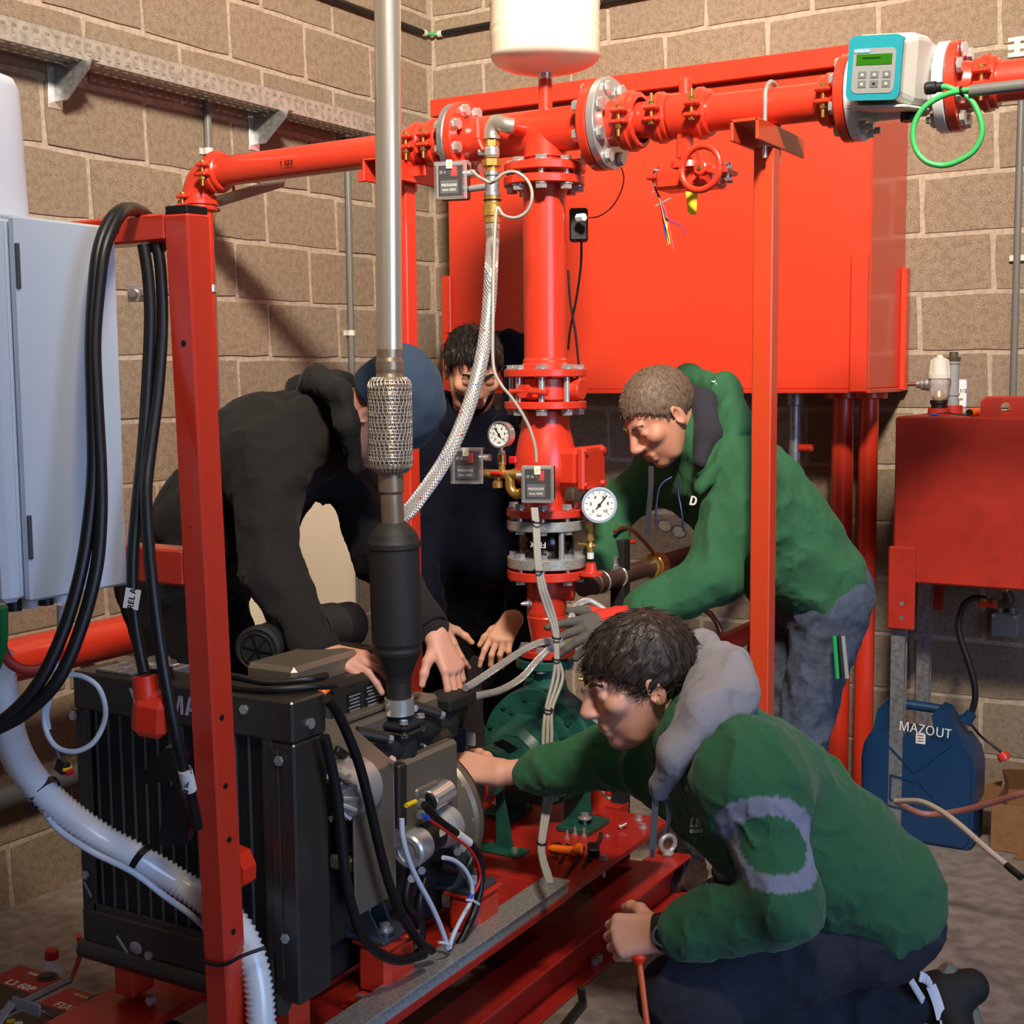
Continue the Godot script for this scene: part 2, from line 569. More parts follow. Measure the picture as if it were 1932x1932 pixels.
func room() -> void:
	var RX := 6.2
	var RZ := 7.2
	var H := 4.7
	struct("floor", MB.new().span(Vector3(-0.3, -0.2, -0.3), Vector3(RX + 0.3, 0, RZ + 0.3)), M.floor)
	struct("ceiling", MB.new().span(Vector3(-0.3, H, -0.3), Vector3(RX + 0.3, H + 0.2, RZ + 0.3)), M.ceiling)
	block_wall("wall_left", false, 3.6, 0.2715, 0.0355, MB.new().span(Vector3(-0.2, 0, -0.2), Vector3(0, H, RZ)))
	block_wall("wall_back", true, 3.6, 0.01, 0.2505, MB.new().span(Vector3(0, 0, -0.2), Vector3(RX + 0.2, H, 0)))
	struct("wall_front", MB.new().span(Vector3(-0.2, 0, RZ), Vector3(RX + 0.2, H, RZ + 0.2)), M.mortar)
	# right wall with the open loading door through which daylight comes
	var mr := MB.new()
	mr.span(Vector3(RX, 0, 0), Vector3(RX + 0.2, H, 2.9))
	mr.span(Vector3(RX, 0, 6.1), Vector3(RX + 0.2, H, RZ))
	mr.span(Vector3(RX, 3.0, 2.9), Vector3(RX + 0.2, H, 6.1))
	struct("wall_right", mr, M.mortar)

func flood_lamp(c: Vector3, target: Vector3) -> void:
	# floodlight hung under the ceiling, aimed at the upper half of the pipework
	var t := thing("flood_lamp", "black floodlight hung from the ceiling and aimed at the pipework", "lamp", c)
	var b := Basis.looking_at(target - c, Vector3.UP)
	add(t, "housing", MB.new().box(c + b * Vector3(0, 0, 0.05), Vector3(0.66, 0.66, 0.08), b, 0.012), M.black)
	var gm := mat(Color(1, 1, 1), 0.6)
	gm.emission_enabled = true
	gm.emission = LAMP_COLOR
	gm.emission_energy_multiplier = 3.0
	add(t, "diffuser", MB.new().box(c + b * Vector3(0, 0, 0.006), Vector3(0.6, 0.6, 0.006), b), gm)
	add(t, "yoke", MB.new().beam(c + Vector3(0, 0.1, 0), Vector3(c.x, 4.7, c.z), 0.03, 0.01), M.galv)
	var l := SpotLight3D.new()
	l.name = "flood_light"
	t.add_child(l)
	l.basis = b
	l.position = b * Vector3(0, 0, -0.04)
	l.light_color = LAMP_COLOR
	l.light_energy = LAMP
	l.light_size = 0.3
	l.spot_angle = 55.0
	l.spot_angle_attenuation = 1.0
	l.spot_range = 15.0
	l.shadow_enabled = true

const LAMP := 62.0
const LAMP_COLOR := Color(1.0, 0.94, 0.86)

func _ready() -> void:
	rng.seed = 7
	CB = Basis.from_euler(Vector3(deg_to_rad(-5.752), deg_to_rad(30.245), deg_to_rad(-0.503)))
	var cam := Camera3D.new()
	cam.name = "camera"
	cam.fov = rad_to_deg(2.0 * atan(966.0 / F))
	cam.near = 0.05
	add_child(cam)
	cam.transform = Transform3D(CB, CP)
	cam.current = true
	var we := WorldEnvironment.new()
	we.name = "environment"
	var env := Environment.new()
	env.background_mode = Environment.BG_SKY
	var sky := Sky.new()
	var sm := ProceduralSkyMaterial.new()
	sm.sky_top_color = Color(0.50, 0.64, 0.90)
	sm.sky_horizon_color = Color(0.76, 0.85, 0.97)
	sm.ground_bottom_color = Color(0.30, 0.29, 0.28)
	sm.ground_horizon_color = Color(0.50, 0.52, 0.54)
	sm.sky_energy_multiplier = 2.4
	sky.sky_material = sm
	env.sky = sky
	env.tonemap_mode = Environment.TONE_MAPPER_LINEAR
	env.tonemap_exposure = 1.0
	env.sdfgi_enabled = true
	env.ssao_enabled = true
	env.ssil_enabled = true
	we.environment = env
	add_child(we)
	make_materials()
	flood_lamp(Vector3(3.3, 4.2, 4.4), Vector3(0.8, 3.0, 0.3))
	room()
	build_all()

# perforated sheet: rows of slots left open between strips
func perforated(mb: MB, o: Vector3, u: Vector3, v: Vector3, length: float, height: float, rows: Array, pitch: float, slot: float, slot_h: float, th := 0.0015) -> void:
	var w := u.cross(v)
	var b := Basis(u, v, w)
	var y0 := 0.0
	for r in rows:
		var ya: float = r[0] - slot_h * 0.5
		mb.box(o + u * length * 0.5 + v * (y0 + ya) * 0.5, Vector3(length, ya - y0, th), b)
		var x: float = -pitch + r[1]
		while x < length:
			var a := maxf(x + slot, 0.0)
			var e := minf(x + pitch, length)
			if e > a: mb.box(o + u * (a + e) * 0.5 + v * r[0], Vector3(e - a, slot_h, th), b)
			x += pitch
		y0 = r[0] + slot_h * 0.5
	mb.box(o + u * length * 0.5 + v * (y0 + height) * 0.5, Vector3(length, height - y0, th), b)

func wall_things() -> void:
	# cable tray along the left wall
	var yb := 2.425
	var t := thing("cable_tray", "galvanised perforated cable tray running along the left block wall", "cable tray", Vector3(0.05, yb, 1.3))
	var mb := MB.new()
	perforated(mb, Vector3(0.125, yb, 3.2), Vector3.FORWARD, Vector3.UP, 3.1, 0.062, [[0.018, 0.0], [0.044, 0.0]], 0.037, 0.019, 0.0095)
	add(t, "front_lip", mb, M.tray)
	mb = MB.new()
	perforated(mb, Vector3(0.125, yb, 3.2), Vector3.FORWARD, Vector3.LEFT, 3.1, 0.11, [[0.02, 0.01], [0.055, 0.02], [0.088, 0.0]], 0.037, 0.02, 0.007)
	add(t, "tray_bed", mb, M.tray)
	mb = MB.new()
	perforated(mb, Vector3(0.015, yb, 3.2), Vector3.FORWARD, Vector3.UP, 3.1, 0.062, [[0.018, 0.0], [0.044, 0.0]], 0.037, 0.019, 0.0095)
	add(t, "rear_lip", mb, M.tray)
	mb = MB.new()
	mb.span(Vector3(0.126, yb - 0.002, 0.10), Vector3(0.130, yb + 0.058, 0.24), 0.001)
	mb.span(Vector3(0.02, yb - 0.004, 0.10), Vector3(0.130, yb, 0.24), 0.001)
	var jp := add(t, "joint_plate", mb, M.zinc)
	for k in 3: add(jp, "screw", MB.new().sph(Vector3(0.131, yb + 0.03 + 0.008 * (k % 2), 0.12 + 0.05 * k), Vector3.ONE * 0.006, Basis(), 8, 6), M.chrome)
	var bi := 0
	for px in [[95, 80], [473, 175], [712, 232]]:
		var q := onx(px[0], px[1], 0.0)
		var z: float = q.z
		var lab: String = ["triangular steel bracket under the cable tray, above the white roll", "triangular steel bracket under the cable tray, between the two grey wall conduits", "triangular steel bracket under the cable tray beside the room corner"][bi]
		bi += 1
		var br := thing("tray_bracket", lab, "bracket", Vector3(0, yb - 0.1, z), "brackets under the cable tray")
		add(br, "wall_plate", MB.new().span(Vector3(0.001, yb - 0.125, z - 0.03), Vector3(0.008, yb - 0.002, z + 0.022), 0.001), M.zinc)
		var p := poly2([0.005, -0.005, 0.165, -0.005, 0.15, -0.03, 0.06, -0.105, 0.005, -0.105])
		add(br, "arm_plate", MB.new().prism(p, Vector3(0, yb, z - 0.004), Basis(), 0.004), M.galv)
		add(br, "arm_flange", MB.new().span(Vector3(0.005, yb - 0.006, z - 0.03), Vector3(0.165, yb - 0.002, z), 0.0), M.galv)
	# vertical conduits with saddle clips
	var n := 0
	for c in [[390, 200, 0.4, [185, 285]], [657, 400, 0.0, [255, 628]]]:
		var q := onx(c[0], c[1], 0.02)
		var lab: String = ["grey conduit dropping from the cable tray behind the red pipe elbow", "grey conduit dropping from the cable tray to the knitted blue cap"][n]
		n += 1
		var cd := thing("wall_conduit", lab, "conduit", Vector3(0.02, 0.0, q.z), "grey conduits on the left wall")
		add(cd, "tube", MB.new().cyl(Vector3(0.022, 0.03, q.z), Vector3(0.022, yb + 0.01, q.z), 0.0125, 16), M.conduit)
		for cy in c[3]:
			var y := onx(c[0], cy, 0.02).y
			var cl := add(cd, "saddle_clip", MB.new().hollow(Vector3(0.022, y - 0.01, q.z), Vector3(0.022, y + 0.01, q.z), 0.0155, 0.0125, 16), M.offwhite)
			add(cl, "clip_foot", MB.new().span(Vector3(0.003, y - 0.01, q.z - 0.024), Vector3(0.007, y + 0.01, q.z + 0.024)), M.offwhite)
	var q3 := onz(1917, 560, 0.02)
	var cd3 := thing("wall_conduit", "grey conduit on the back wall right of the big red tank", "conduit", Vector3(q3.x, 0, 0.02))
	add(cd3, "tube", MB.new().cyl(Vector3(q3.x, 0.9, 0.024), Vector3(q3.x, 2.44, 0.024), 0.0115, 16), M.conduit)
	for cy in [487]:
		var y := onz(1917, cy, 0.02).y
		add(cd3, "saddle_clip", MB.new().span(Vector3(q3.x - 0.026, y - 0.01, 0.0045), Vector3(q3.x + 0.026, y + 0.01, 0.02), 0.002), M.offwhite)
	# tray on the back wall, right
	var bt := thing("cable_tray", "short perforated cable tray on the back wall behind the flow meter", "cable tray", Vector3(2.6, 2.47, 0.1))
	mb = MB.new()
	var ty := onz(1860, 95, 0.12).y
	perforated(mb, Vector3(2.30, ty - 0.03, 0.12), Vector3.RIGHT, Vector3.UP, 1.2, 0.06, [[0.017, 0.0], [0.043, 0.0]], 0.037, 0.019, 0.0095)
	add(bt, "front_lip", mb, M.tray)
	add(bt, "tray_bed", MB.new().span(Vector3(2.30, ty - 0.032, 0.012), Vector3(3.5, ty - 0.03, 0.12)), M.tray)
	add(bt, "tray_bracket", MB.new().span(Vector3(3.0, ty - 0.07, 0.005), Vector3(3.04, ty - 0.032, 0.12)), M.galv)
	# black conduit along the top of both walls, green wire in the corner
	var cl1 := thing("black_conduit", "black conduit high on the left wall ending at the corner", "conduit", Vector3(0.02, 2.7, 0.8))
	var a := onx(640, 3, 0.02)
	var b := onx(797, 61, 0.02)
	add(cl1, "tube", MB.new().cyl(b, a + (a - b) * 2.2, 0.012, 14), M.black)
	add(cl1, "end_cap", MB.new().cyl(b, b + (b - a).normalized() * 0.02, 0.0135, 14), M.offwhite)
	add(cl1, "clip", MB.new().box(onx(782, 57, 0.012), Vector3(0.02, 0.018, 0.045)), M.galv)
	var cl2 := thing("black_conduit", "black conduit high on the back wall behind the cream vessel", "conduit", Vector3(0.5, 2.7, 0.02))
	var c2 := onz(835, 63, 0.02)
	var d2 := onz(1160, 2, 0.02)
	add(cl2, "tube", MB.new().cyl(c2, d2 + (d2 - c2) * 1.2, 0.012, 14), M.black)
	add(cl2, "end_cap", MB.new().cyl(c2 - (d2 - c2).normalized() * 0.02, c2, 0.0135, 14), M.offwhite)
	add(cl2, "clip", MB.new().box(onz(848, 62, 0.012), Vector3(0.045, 0.018, 0.02)), M.galv)
	one("green_wire", MB.new().tube(smooth_path(PackedVector3Array([b, onx(806, 64, 0.02), onz(822, 65, 0.02), c2]), 5), 0.007, 8), M.cable_green, "short green wire bridging the two black conduits in the corner", "wire")
	# grey junction box low on the back wall
	var jb := onz(1897, 1178, 0.03)
	var j := thing("junction_box", "small pale grey junction box on the back wall under the small red tank", "junction box", jb)
	add(j, "body", MB.new().box(jb, Vector3(0.085, 0.08, 0.055), Basis(), 0.004), M.grey)
	for s in [-1, 1]:
		add(j, "cable_gland", MB.new().cyl(jb + Vector3(0.02 * s, 0.04, 0), jb + Vector3(0.02 * s, 0.06, 0), 0.011, 12), M.grey)
		add(j, "screw", MB.new().cyl(jb + Vector3(0.035 * s, 0.032, 0.027), jb + Vector3(0.035 * s, 0.032, 0.03), 0.006, 10), M.offwhite)

func big_tank() -> void:
	var x0 := 0.355
	var x1 := 1.958
	var z1 := 0.443
	var y0 := 1.467
	var y1 := 2.475
	var t := thing("water_tank", "big glossy red steel tank hung high on the back wall", "tank", Vector3((x0 + x1) / 2, y0, 0.2))
	add(t, "body", MB.new().span(Vector3(x0, y0, 0.006), Vector3(x1, y1, z1), 0.004), M.red_tank)
	add(t, "lid", MB.new().span(Vector3(x0 - 0.055, y1 + 0.012, 0.006), Vector3(x1 + 0.04, y1 + 0.075, z1 + 0.03), 0.003), M.red)
	add(t, "lid_seal", MB.new().span(Vector3(x0 + 0.01, y1, 0.01), Vector3(x1 - 0.01, y1 + 0.013, z1 - 0.02)), M.red_dark)
	add(t, "base_flange", MB.new().span(Vector3(x0 - 0.006, y0 - 0.014, 0.006), Vector3(x1 + 0.008, y0, z1 + 0.012), 0.002), M.red_tank)
	for s in [[x1 - 0.03, z1 + 0.004, 0.055], [x1 + 0.004, 0.012, 0.0], [x0 + 0.0, z1 + 0.004, 0.04]]:
		var h := 0.43
		var mb := MB.new()
		if s[2] > 0:
			mb.span(Vector3(s[0] - s[2] * 0.5, y0 - 0.01, s[1] - 0.004), Vector3(s[0] + s[2] * 0.5, y0 + h, s[1] + 0.02), 0.003)
		else:
			mb.span(Vector3(s[0] - 0.004, y0 - 0.01, s[1]), Vector3(s[0] + 0.016, y0 + h - 0.02, s[1] + 0.05), 0.003)
		add(t, "corner_bracket", mb, M.red_tank)
	# stubs under the tank
	var i := 0
	for s in [[1.795, 0.17, 0.038, 0.055], [1.885, 0.17, 0.033, 0.05]]:
		var lab: String = ["wide red pipe dropping from the big tank behind the bending man", "slim red pipe dropping from the big tank beside the small red tank"][i]
		i += 1
		var p := thing("drop_pipe", lab, "pipe", Vector3(s[0], 0, s[1]), "red drop pipes under the big tank")
		add(p, "tube", MB.new().cyl(Vector3(s[0], 0.0, s[1]), Vector3(s[0], y0 - 0.02, s[1]), s[2], 24), M.red)
		add(p, "collar", MB.new().cyl(Vector3(s[0], y0 - 0.036, s[1]), Vector3(s[0], y0 - 0.015, s[1]), s[3] + 0.012, 24, -1, 0.003), M.red)
	var gx := onz(1500, 760, 0.2)
	var g := thing("galvanised_pipe", "galvanised pipe hanging from the big tank behind the bending man's back", "pipe", Vector3(gx.x, 0.4, 0.2))
	add(g, "tube", MB.new().cyl(Vector3(gx.x, 0.4, 0.2), Vector3(gx.x, y0 - 0.05, 0.2), 0.021, 18), M.galv)
	add(g, "socket", MB.new().cyl(Vector3(gx.x, y0 - 0.06, 0.2), Vector3(gx.x, y0 - 0.014, 0.2), 0.029, 18, -1, 0.003), M.galv)
	var vq := onz(1524, 845, 0.2)
	add(g, "valve_knob", MB.new().cyl(vq + Vector3(-0.03, 0, 0), vq + Vector3(0.02, 0, 0.01), 0.014, 14, -1, 0.003), M.red_dark)

func small_tank() -> void:
	var z1 := 0.50
	var z0 := 0.10
	var A := onz(1689, 786, z1)
	var B := onz(1684, 1106, z1)
	var x0 := (A.x + B.x) / 2
	var x1 := x0 + 0.62
	var y1 := A.y
	var y0 := onz(1800, 1106, z1).y
	var t := thing("fuel_tank", "small dull red fuel tank on galvanised legs beside the back wall", "tank", Vector3(x0 + 0.3, 0, 0.3))
	add(t, "body", MB.new().span(Vector3(x0, y0, z0), Vector3(x1, y1, z1), 0.006), M.red_dull)
	# lifting lugs: plates with a round hole
	for zz in [z1 - 0.03, z0 + 0.05]:
		var P := onz(1850, 783, zz)
		var mb := MB.new()
		var c := CSGPolygon3D.new()
		var w := 0.22
		var o := PackedVector2Array([Vector2(0, -0.01), Vector2(0, 0.042), Vector2(0.018, 0.058), Vector2(w, 0.058), Vector2(w, -0.01)])
		# plate split round the hole
		var hc := Vector2(0.075, 0.028)
		var hole := PackedVector2Array()
		for k in 16: hole.append(hc + Vector2(cos(TAU * k / 16), sin(TAU * k / 16)) * 0.017)
		c.free()
		for piece in Geometry2D.clip_polygons(PackedVector2Array([o[0], o[1], o[2], Vector2(hc.x, 0.058), Vector2(hc.x, -0.01)]), hole): mb.prism(piece, Vector3(P.x, y1, zz), Basis(), 0.008)
		for piece in Geometry2D.clip_polygons(PackedVector2Array([Vector2(hc.x, -0.01), Vector2(hc.x, 0.058), o[3], o[4]]), hole): mb.prism(piece, Vector3(P.x, y1, zz), Basis(), 0.008)
		add(t, "lifting_lug", mb, M.red_dull)
	# leg brackets and galvanised strut legs
	for s in [[0, z1 + 0.004], [0, z0 - 0.012], [1, z1 + 0.004]]:
		var q := onz(1677, 1030, z1 + 0.01)
		var xa: float = q.x if s[0] == 0 else x1 - 0.05
		var yt := q.y
		var yb := onz(1677, 1185, z1).y
		var zf: float = s[1]
		var br := add(t, "leg_bracket", MB.new().span(Vector3(xa, yb, zf - 0.006), Vector3(xa + 0.085, yt, zf + 0.012), 0.005), M.red_dull)
		for hy in [0.04, 0.085]: add(br, "bolt_hole", MB.new().cyl(Vector3(xa + 0.046, yb + hy, zf + 0.006), Vector3(xa + 0.046, yb + hy, zf + 0.0135), 0.007, 12), M.galv)
		var lx := xa + 0.035
		var lz: float = zf - 0.012 - (0.03 if zf > 0.3 else -0.04)
		var lg := MB.new()
		lg.span(Vector3(lx - 0.029, 0, lz - 0.02), Vector3(lx + 0.012, yt - 0.1, lz + 0.0205))
		lg.span(Vector3(lx + 0.0121, 0, lz - 0.02), Vector3(lx + 0.0145, yt - 0.1, lz - 0.006))
		lg.span(Vector3(lx + 0.0121, 0, lz + 0.006), Vector3(lx + 0.0145, yt - 0.1, lz + 0.0205))
		lg.span(Vector3(lx - 0.05, 0, lz - 0.05), Vector3(lx + 0.05, 0.008, lz + 0.05))
		add(t, "leg", lg, M.galv, "galvanised strut leg")
	# fittings on top
	var zc := 0.30
	var vx := onz(1771, 780, zc).x
	var vl := thing("relief_valve", "clear and beige plastic relief valve standing on the small red tank", "valve", Vector3(vx, y1, zc))
	add(vl, "socket", MB.new().cyl(Vector3(vx, y1 - 0.002, zc), Vector3(vx, y1 + 0.022, zc), 0.034, 20, -1, 0.002), M.red_dull)
	add(vl, "black_nut", MB.new().lathe(Vector3(vx, y1 + 0.022, zc), Vector3.UP, [[0, 0], [0.024, 0], [0.024, 0.01], [0.028, 0.016], [0.028, 0.026], [0, 0.026]], 20), M.black)
	add(vl, "glass_bowl", MB.new().lathe(Vector3(vx, y1 + 0.048, zc), Vector3.UP, [[0.018, 0], [0.027, 0.012], [0.033, 0.05], [0.033, 0.072], [0, 0.072]], 20, true), M.clear)
	add(vl, "filter_core", MB.new().lathe(Vector3(vx, y1 + 0.048, zc), Vector3.UP, [[0, 0], [0.019, 0], [0.021, 0.012], [0.016, 0.03], [0, 0.03]], 16), M.brass)
	var cap := add(vl, "cap", MB.new().lathe(Vector3(vx, y1 + 0.118, zc), Vector3.UP, [[0, 0], [0.037, 0], [0.037, 0.014], [0.031, 0.016], [0.027, 0.062], [0.012, 0.068], [0.008, 0.076], [0, 0.076]], 20), M.offwhite)
	for k in 10:
		var an := TAU * k / 10
		add(cap, "rib", MB.new().beam(Vector3(vx + 0.031 * cos(an), y1 + 0.134, zc + 0.031 * sin(an)), Vector3(vx + 0.027 * cos(an), y1 + 0.178, zc + 0.027 * sin(an)), 0.004, 0.004), M.offwhite)
	var sp := Vector3(vx - 0.03, y1 + 0.1, zc)
	add(vl, "side_nut", MB.new().lathe(sp, Vector3.LEFT, [[0, 0], [0.022, 0], [0.022, 0.012], [0.017, 0.014], [0.02, 0.016], [0.02, 0.026], [0.013, 0.03], [0.013, 0.042], [0, 0.042]], 12), M.galv)
	add(vl, "copper_stub", MB.new().cyl(sp + Vector3(-0.04, 0, 0), sp + Vector3(-0.072, 0.0, 0), 0.007, 10), M.copper)
	var v2 := onz(1797, 770, zc - 0.06).x
	var bv := thing("breather_pipe", "grey breather fitting behind the clear plastic valve", "pipe fitting", Vector3(v2, y1, zc - 0.06))
	add(bv, "socket", MB.new().cyl(Vector3(v2, y1 - 0.002, zc - 0.06), Vector3(v2, y1 + 0.03, zc - 0.06), 0.032, 20), M.red_dull)
	add(bv, "stem", MB.new().lathe(Vector3(v2, y1 + 0.03, zc - 0.06), Vector3.UP, [[0, 0], [0.021, 0], [0.021, 0.012], [0.018, 0.014], [0.018, 0.03], [0.022, 0.032], [0.022, 0.04], [0.019, 0.042], [0.019, 0.135], [0.023, 0.136], [0.023, 0.142], [0, 0.142]], 18), M.grey)
	add(bv, "brown_cap", MB.new().lathe(Vector3(v2, y1 + 0.17, zc - 0.06), Vector3.UP, [[0, 0], [0.02, 0], [0.024, 0.016], [0.014, 0.018], [0.014, 0.034], [0, 0.034]], 10), mat(Color(0.3, 0.28, 0.2), 0.5))
	# level gauge card
	var gq := onz(1808, 742, zc - 0.12)
	var gg := thing("level_gauge", "square white level gauge with a red needle on the small red tank", "gauge", gq)
	add(gg, "frame", MB.new().prism(rounded(0.062, 0.095, 0.008), gq, Basis(), 0.012), mat(Color(0.62, 0.6, 0.75), 0.4))
	add(gg, "dial_card", MB.new().prism(rounded(0.055, 0.088, 0.006), gq + Vector3(0, 0, 0.012), Basis(), 0.002), M.dial)
	add(gg, "needle", MB.new().beam(gq + Vector3(-0.022, -0.002, 0.015), gq + Vector3(0.006, 0.028, 0.015), 0.003, 0.001), M.red_wire)
	text(gg, "dial_print", "1/2", 0.016, facing(gq + Vector3(0.018, 0.008, 0.0142), Vector3.RIGHT, Vector3.UP), M.ink)
	text(gg, "dial_print", "100%", 0.014, facing(gq + Vector3(0.002, -0.026, 0.0142), Vector3(1, 0.6, 0), Vector3(-0.6, 1, 0)), M.ink)
	# screwdriver lying on the tank, seen handle first
	var sq := onz(1831, 771, z1 - 0.06)
	var sd := thing("screwdriver", "orange handled screwdriver lying on top of the small red tank", "screwdriver", sq)
	sq.y = y1 + 0.0135
	var ax := Vector3(-0.25, 0.0, 0.95).normalized()
	add(sd, "handle", MB.new().lathe(sq - ax * 0.06, ax, [[0, 0], [0.009, 0], [0.0128, 0.01], [0.0128, 0.05], [0.009, 0.06], [0, 0.06]], 14), M.orange)
	add(sd, "handle_grip", MB.new().cyl(sq, sq + ax * 0.012, 0.0095, 12), M.black)
	add(sd, "blade", MB.new().cyl(sq - ax * 0.06, sq - ax * 0.14 , 0.003, 8), M.chrome)
	var wp := PackedVector3Array([Vector3(x0 + 0.09, y1 + 0.004, 0.42), Vector3(x0 + 0.14, y1 + 0.01, 0.40), Vector3(vx + 0.06, y1 + 0.008, 0.40), Vector3(vx + 0.12, y1 + 0.003, 0.40), Vector3(vx + 0.2, y1 + 0.012, 0.38), Vector3(vx + 0.32, y1 + 0.03, 0.36)])
	var wt := thing("sensor_wire", "thin black sensor wire with blue lug lying on the small red tank", "wire", wp[0])
	add(wt, "lead", MB.new().tube(smooth_path(wp), 0.0025, 6), M.black)
	add(wt, "lug", MB.new().cyl(wp[0], wp[0] + Vector3(0.022, 0.0, 0), 0.0045, 8), M.blue_bright)
	# outlet valve and hose beneath
	var oz := 0.34
	var ob := onz(1898, 1112, oz)
	var ov := thing("outlet_valve", "tarnished brass outlet valve with red lever under the small tank", "valve", ob)
	add(ov, "nipple", MB.new().cyl(Vector3(ob.x, y0 + 0.002, oz), Vector3(ob.x, y0 - 0.03, oz), 0.014, 14), M.brass)
	var el := onz(1905, 1135, oz)
	add(ov, "elbow", MB.new().tube(smooth_path(PackedVector3Array([Vector3(ob.x, y0 - 0.03, oz), el + Vector3(0, 0.004, 0), el + Vector3(-0.012, -0.008, 0), el + Vector3(-0.06, -0.008, 0)]), 5), 0.015, 12), M.rust_pipe)
	add(ov, "valve_body", MB.new().lathe(el + Vector3(-0.035, -0.008, 0), Vector3.LEFT, [[0, 0], [0.018, 0], [0.018, 0.012], [0.014, 0.02], [0.014, 0.035], [0.018, 0.04], [0.018, 0.052], [0, 0.052]], 8), M.brass)
	add(ov, "lever", MB.new().box(el + Vector3(-0.065, -0.012, 0.022), Vector3(0.06, 0.016, 0.008), Basis(), 0.003), M.red_dark)
	var hs := pathz([1860, 1131, 1838, 1128, 1818, 1142, 1808, 1175, 1812, 1205, 1824, 1240, 1836, 1280, 1840, 1315, 1833, 1345], oz)
	one("fuel_hose", MB.new().tube(smooth_path(hs), 0.0105, 10), M.black, "black fuel hose curving from the small tank's valve down to the jerrycan", "hose")

func jerrycan() -> void:
	# blue fuel can standing on the floor behind the strut leg
	var zf := 0.40
	var bl := onz(1640, 1500, zf)
	var L := onz(1636, 1420, zf).x
	var R := onz(1850, 1400, zf).x
	var top := onz(1745, 1325, zf).y
	var w := R - L
	var base := Vector3((L + R) / 2, 0, zf - 0.09)
	var t := thing("jerrycan", "blue plastic jerrycan with white handwriting behind the galvanised leg", "jerrycan", base)
	# silhouette with sloping right shoulder and an open handle, made of solid pieces
	var b := Basis()
	var body := PackedVector2Array()
	var H := top
	var hw := w / 2
	body = poly2([-hw + 0.02, 0.0, hw - 0.02, 0.0, hw - 0.004, 0.02, hw, H - 0.19, hw - 0.012, H - 0.14, hw - 0.045, H - 0.10, -hw + 0.03, H - 0.10, -hw + 0.008, H - 0.14, -hw, H - 0.19, -hw + 0.004, 0.02])
	var mb := MB.new()
	mb.prism(body, base + Vector3(0, 0, 0.0), b, 0.16)
	var inner := PackedVector2Array()
	for p in body: inner.append(Vector2(p.x * 0.94, 0.012 + p.y * 0.955))
	mb.prism(inner, base + Vector3(0, 0, -0.012), b, 0.184)
	# shoulders rising to the handle
	mb.prism(poly2([hw - 0.045, H - 0.101, hw - 0.10, H - 0.012, hw - 0.125, H - 0.004, hw - 0.145, H - 0.03, hw - 0.135, H - 0.08, hw - 0.15, H - 0.101]), base + Vector3(0, 0, 0.03), b, 0.11)
	mb.prism(poly2([-hw + 0.03, H - 0.101, -hw + 0.045, H - 0.03, -hw + 0.07, H, -hw + 0.09, H - 0.03, -hw + 0.085, H - 0.101]), base + Vector3(0, 0, 0.03), b, 0.11)
	add(t, "body", mb, M.blue)
	add(t, "handle", MB.new().tube(PackedVector3Array([base + Vector3(-hw + 0.06, H - 0.016, 0.085), base + Vector3(-hw + 0.08, H - 0.013, 0.085), base + Vector3(hw - 0.13, H - 0.018, 0.085), base + Vector3(hw - 0.11, H - 0.024, 0.085)]), 0.0165, 12), M.blue)
	# moulded rib lines on the face
	var fz := base.z + 0.174
	for r in [[-0.3, 0.36, -0.02, 0.27], [-0.02, 0.27, 0.38, 0.40], [0.02, 0.245, 0.4, 0.12], [-0.45, 0.14, 0.0, 0.12], [-0.28, 0.25, -0.28, 0.155], [-0.02, 0.24, -0.02, 0.15], [-0.28, 0.25, -0.02, 0.24], [-0.28, 0.155, -0.02, 0.15]]:
		add(t, "moulded_rib", MB.new().beam(Vector3(base.x + r[0] * hw * 1.6, r[1] * H / 0.52, fz), Vector3(base.x + r[2] * hw * 1.6, r[3] * H / 0.52, fz), 0.004, 0.006), M.blue)
	var cq := onz(1828, 1352, zf)
	var cd := Vector3(0.55, 0.8, 0).normalized()
	add(t, "cap", MB.new().lathe(Vector3(cq.x, cq.y, base.z + 0.085) - cd * 0.022, cd, [[0, 0], [0.024, 0], [0.024, 0.008], [0.019, 0.01], [0.019, 0.034], [0, 0.034]], 18), M.blue)
	var hw0 := onz(1745, 1377, fz)
	text(t, "handwriting", "MAZOUT", 0.042, facing(Vector3(hw0.x, hw0.y, fz + 0.0005), Vector3(1, -0.05, 0), Vector3(0.03, 1, 0)), M.paper, 0.0006, "Droid Sans", false)
	var lb := onz(1737, 1394, fz)
	var sl := add(t, "price_label", MB.new().span(Vector3(lb.x - 0.015, lb.y - 0.016, fz), Vector3(lb.x + 0.015, lb.y + 0.016, fz + 0.0012)), M.paper)
	for k in 3: add(sl, "print_line", MB.new().span(Vector3(lb.x - 0.01, lb.y + 0.009 - 0.009 * k, fz + 0.0012), Vector3(lb.x + 0.01, lb.y + 0.012 - 0.009 * k, fz + 0.0016)), M.ink)
	# red pour spout on its cord
	var sp := onz(1890, 1420, 0.33)
	var so := thing("spout_cap", "red spout cap hanging beside the blue jerrycan on a black strap", "cap", sp)
	add(so, "cap", MB.new().lathe(sp, Vector3(0.5, -0.85, 0.2), [[0, 0], [0.017, 0], [0.021, 0.012], [0.018, 0.026], [0, 0.028]], 12), M.red_dark)
	add(so, "strap", MB.new().tube(smooth_path(PackedVector3Array([Vector3(cq.x + 0.01, cq.y - 0.03, base.z + 0.085), onz(1852, 1390, 0.33), onz(1875, 1408, 0.33), sp])), 0.004, 6), M.black)
	# cardboard box at the right edge
	var k0 := ony(1868, 1604, 0.0)
	var cb := thing("cardboard_box", "open brown cardboard box on the floor beside the jerrycan", "box", k0)
	var K := k0 + Vector3(0, 0, 0)
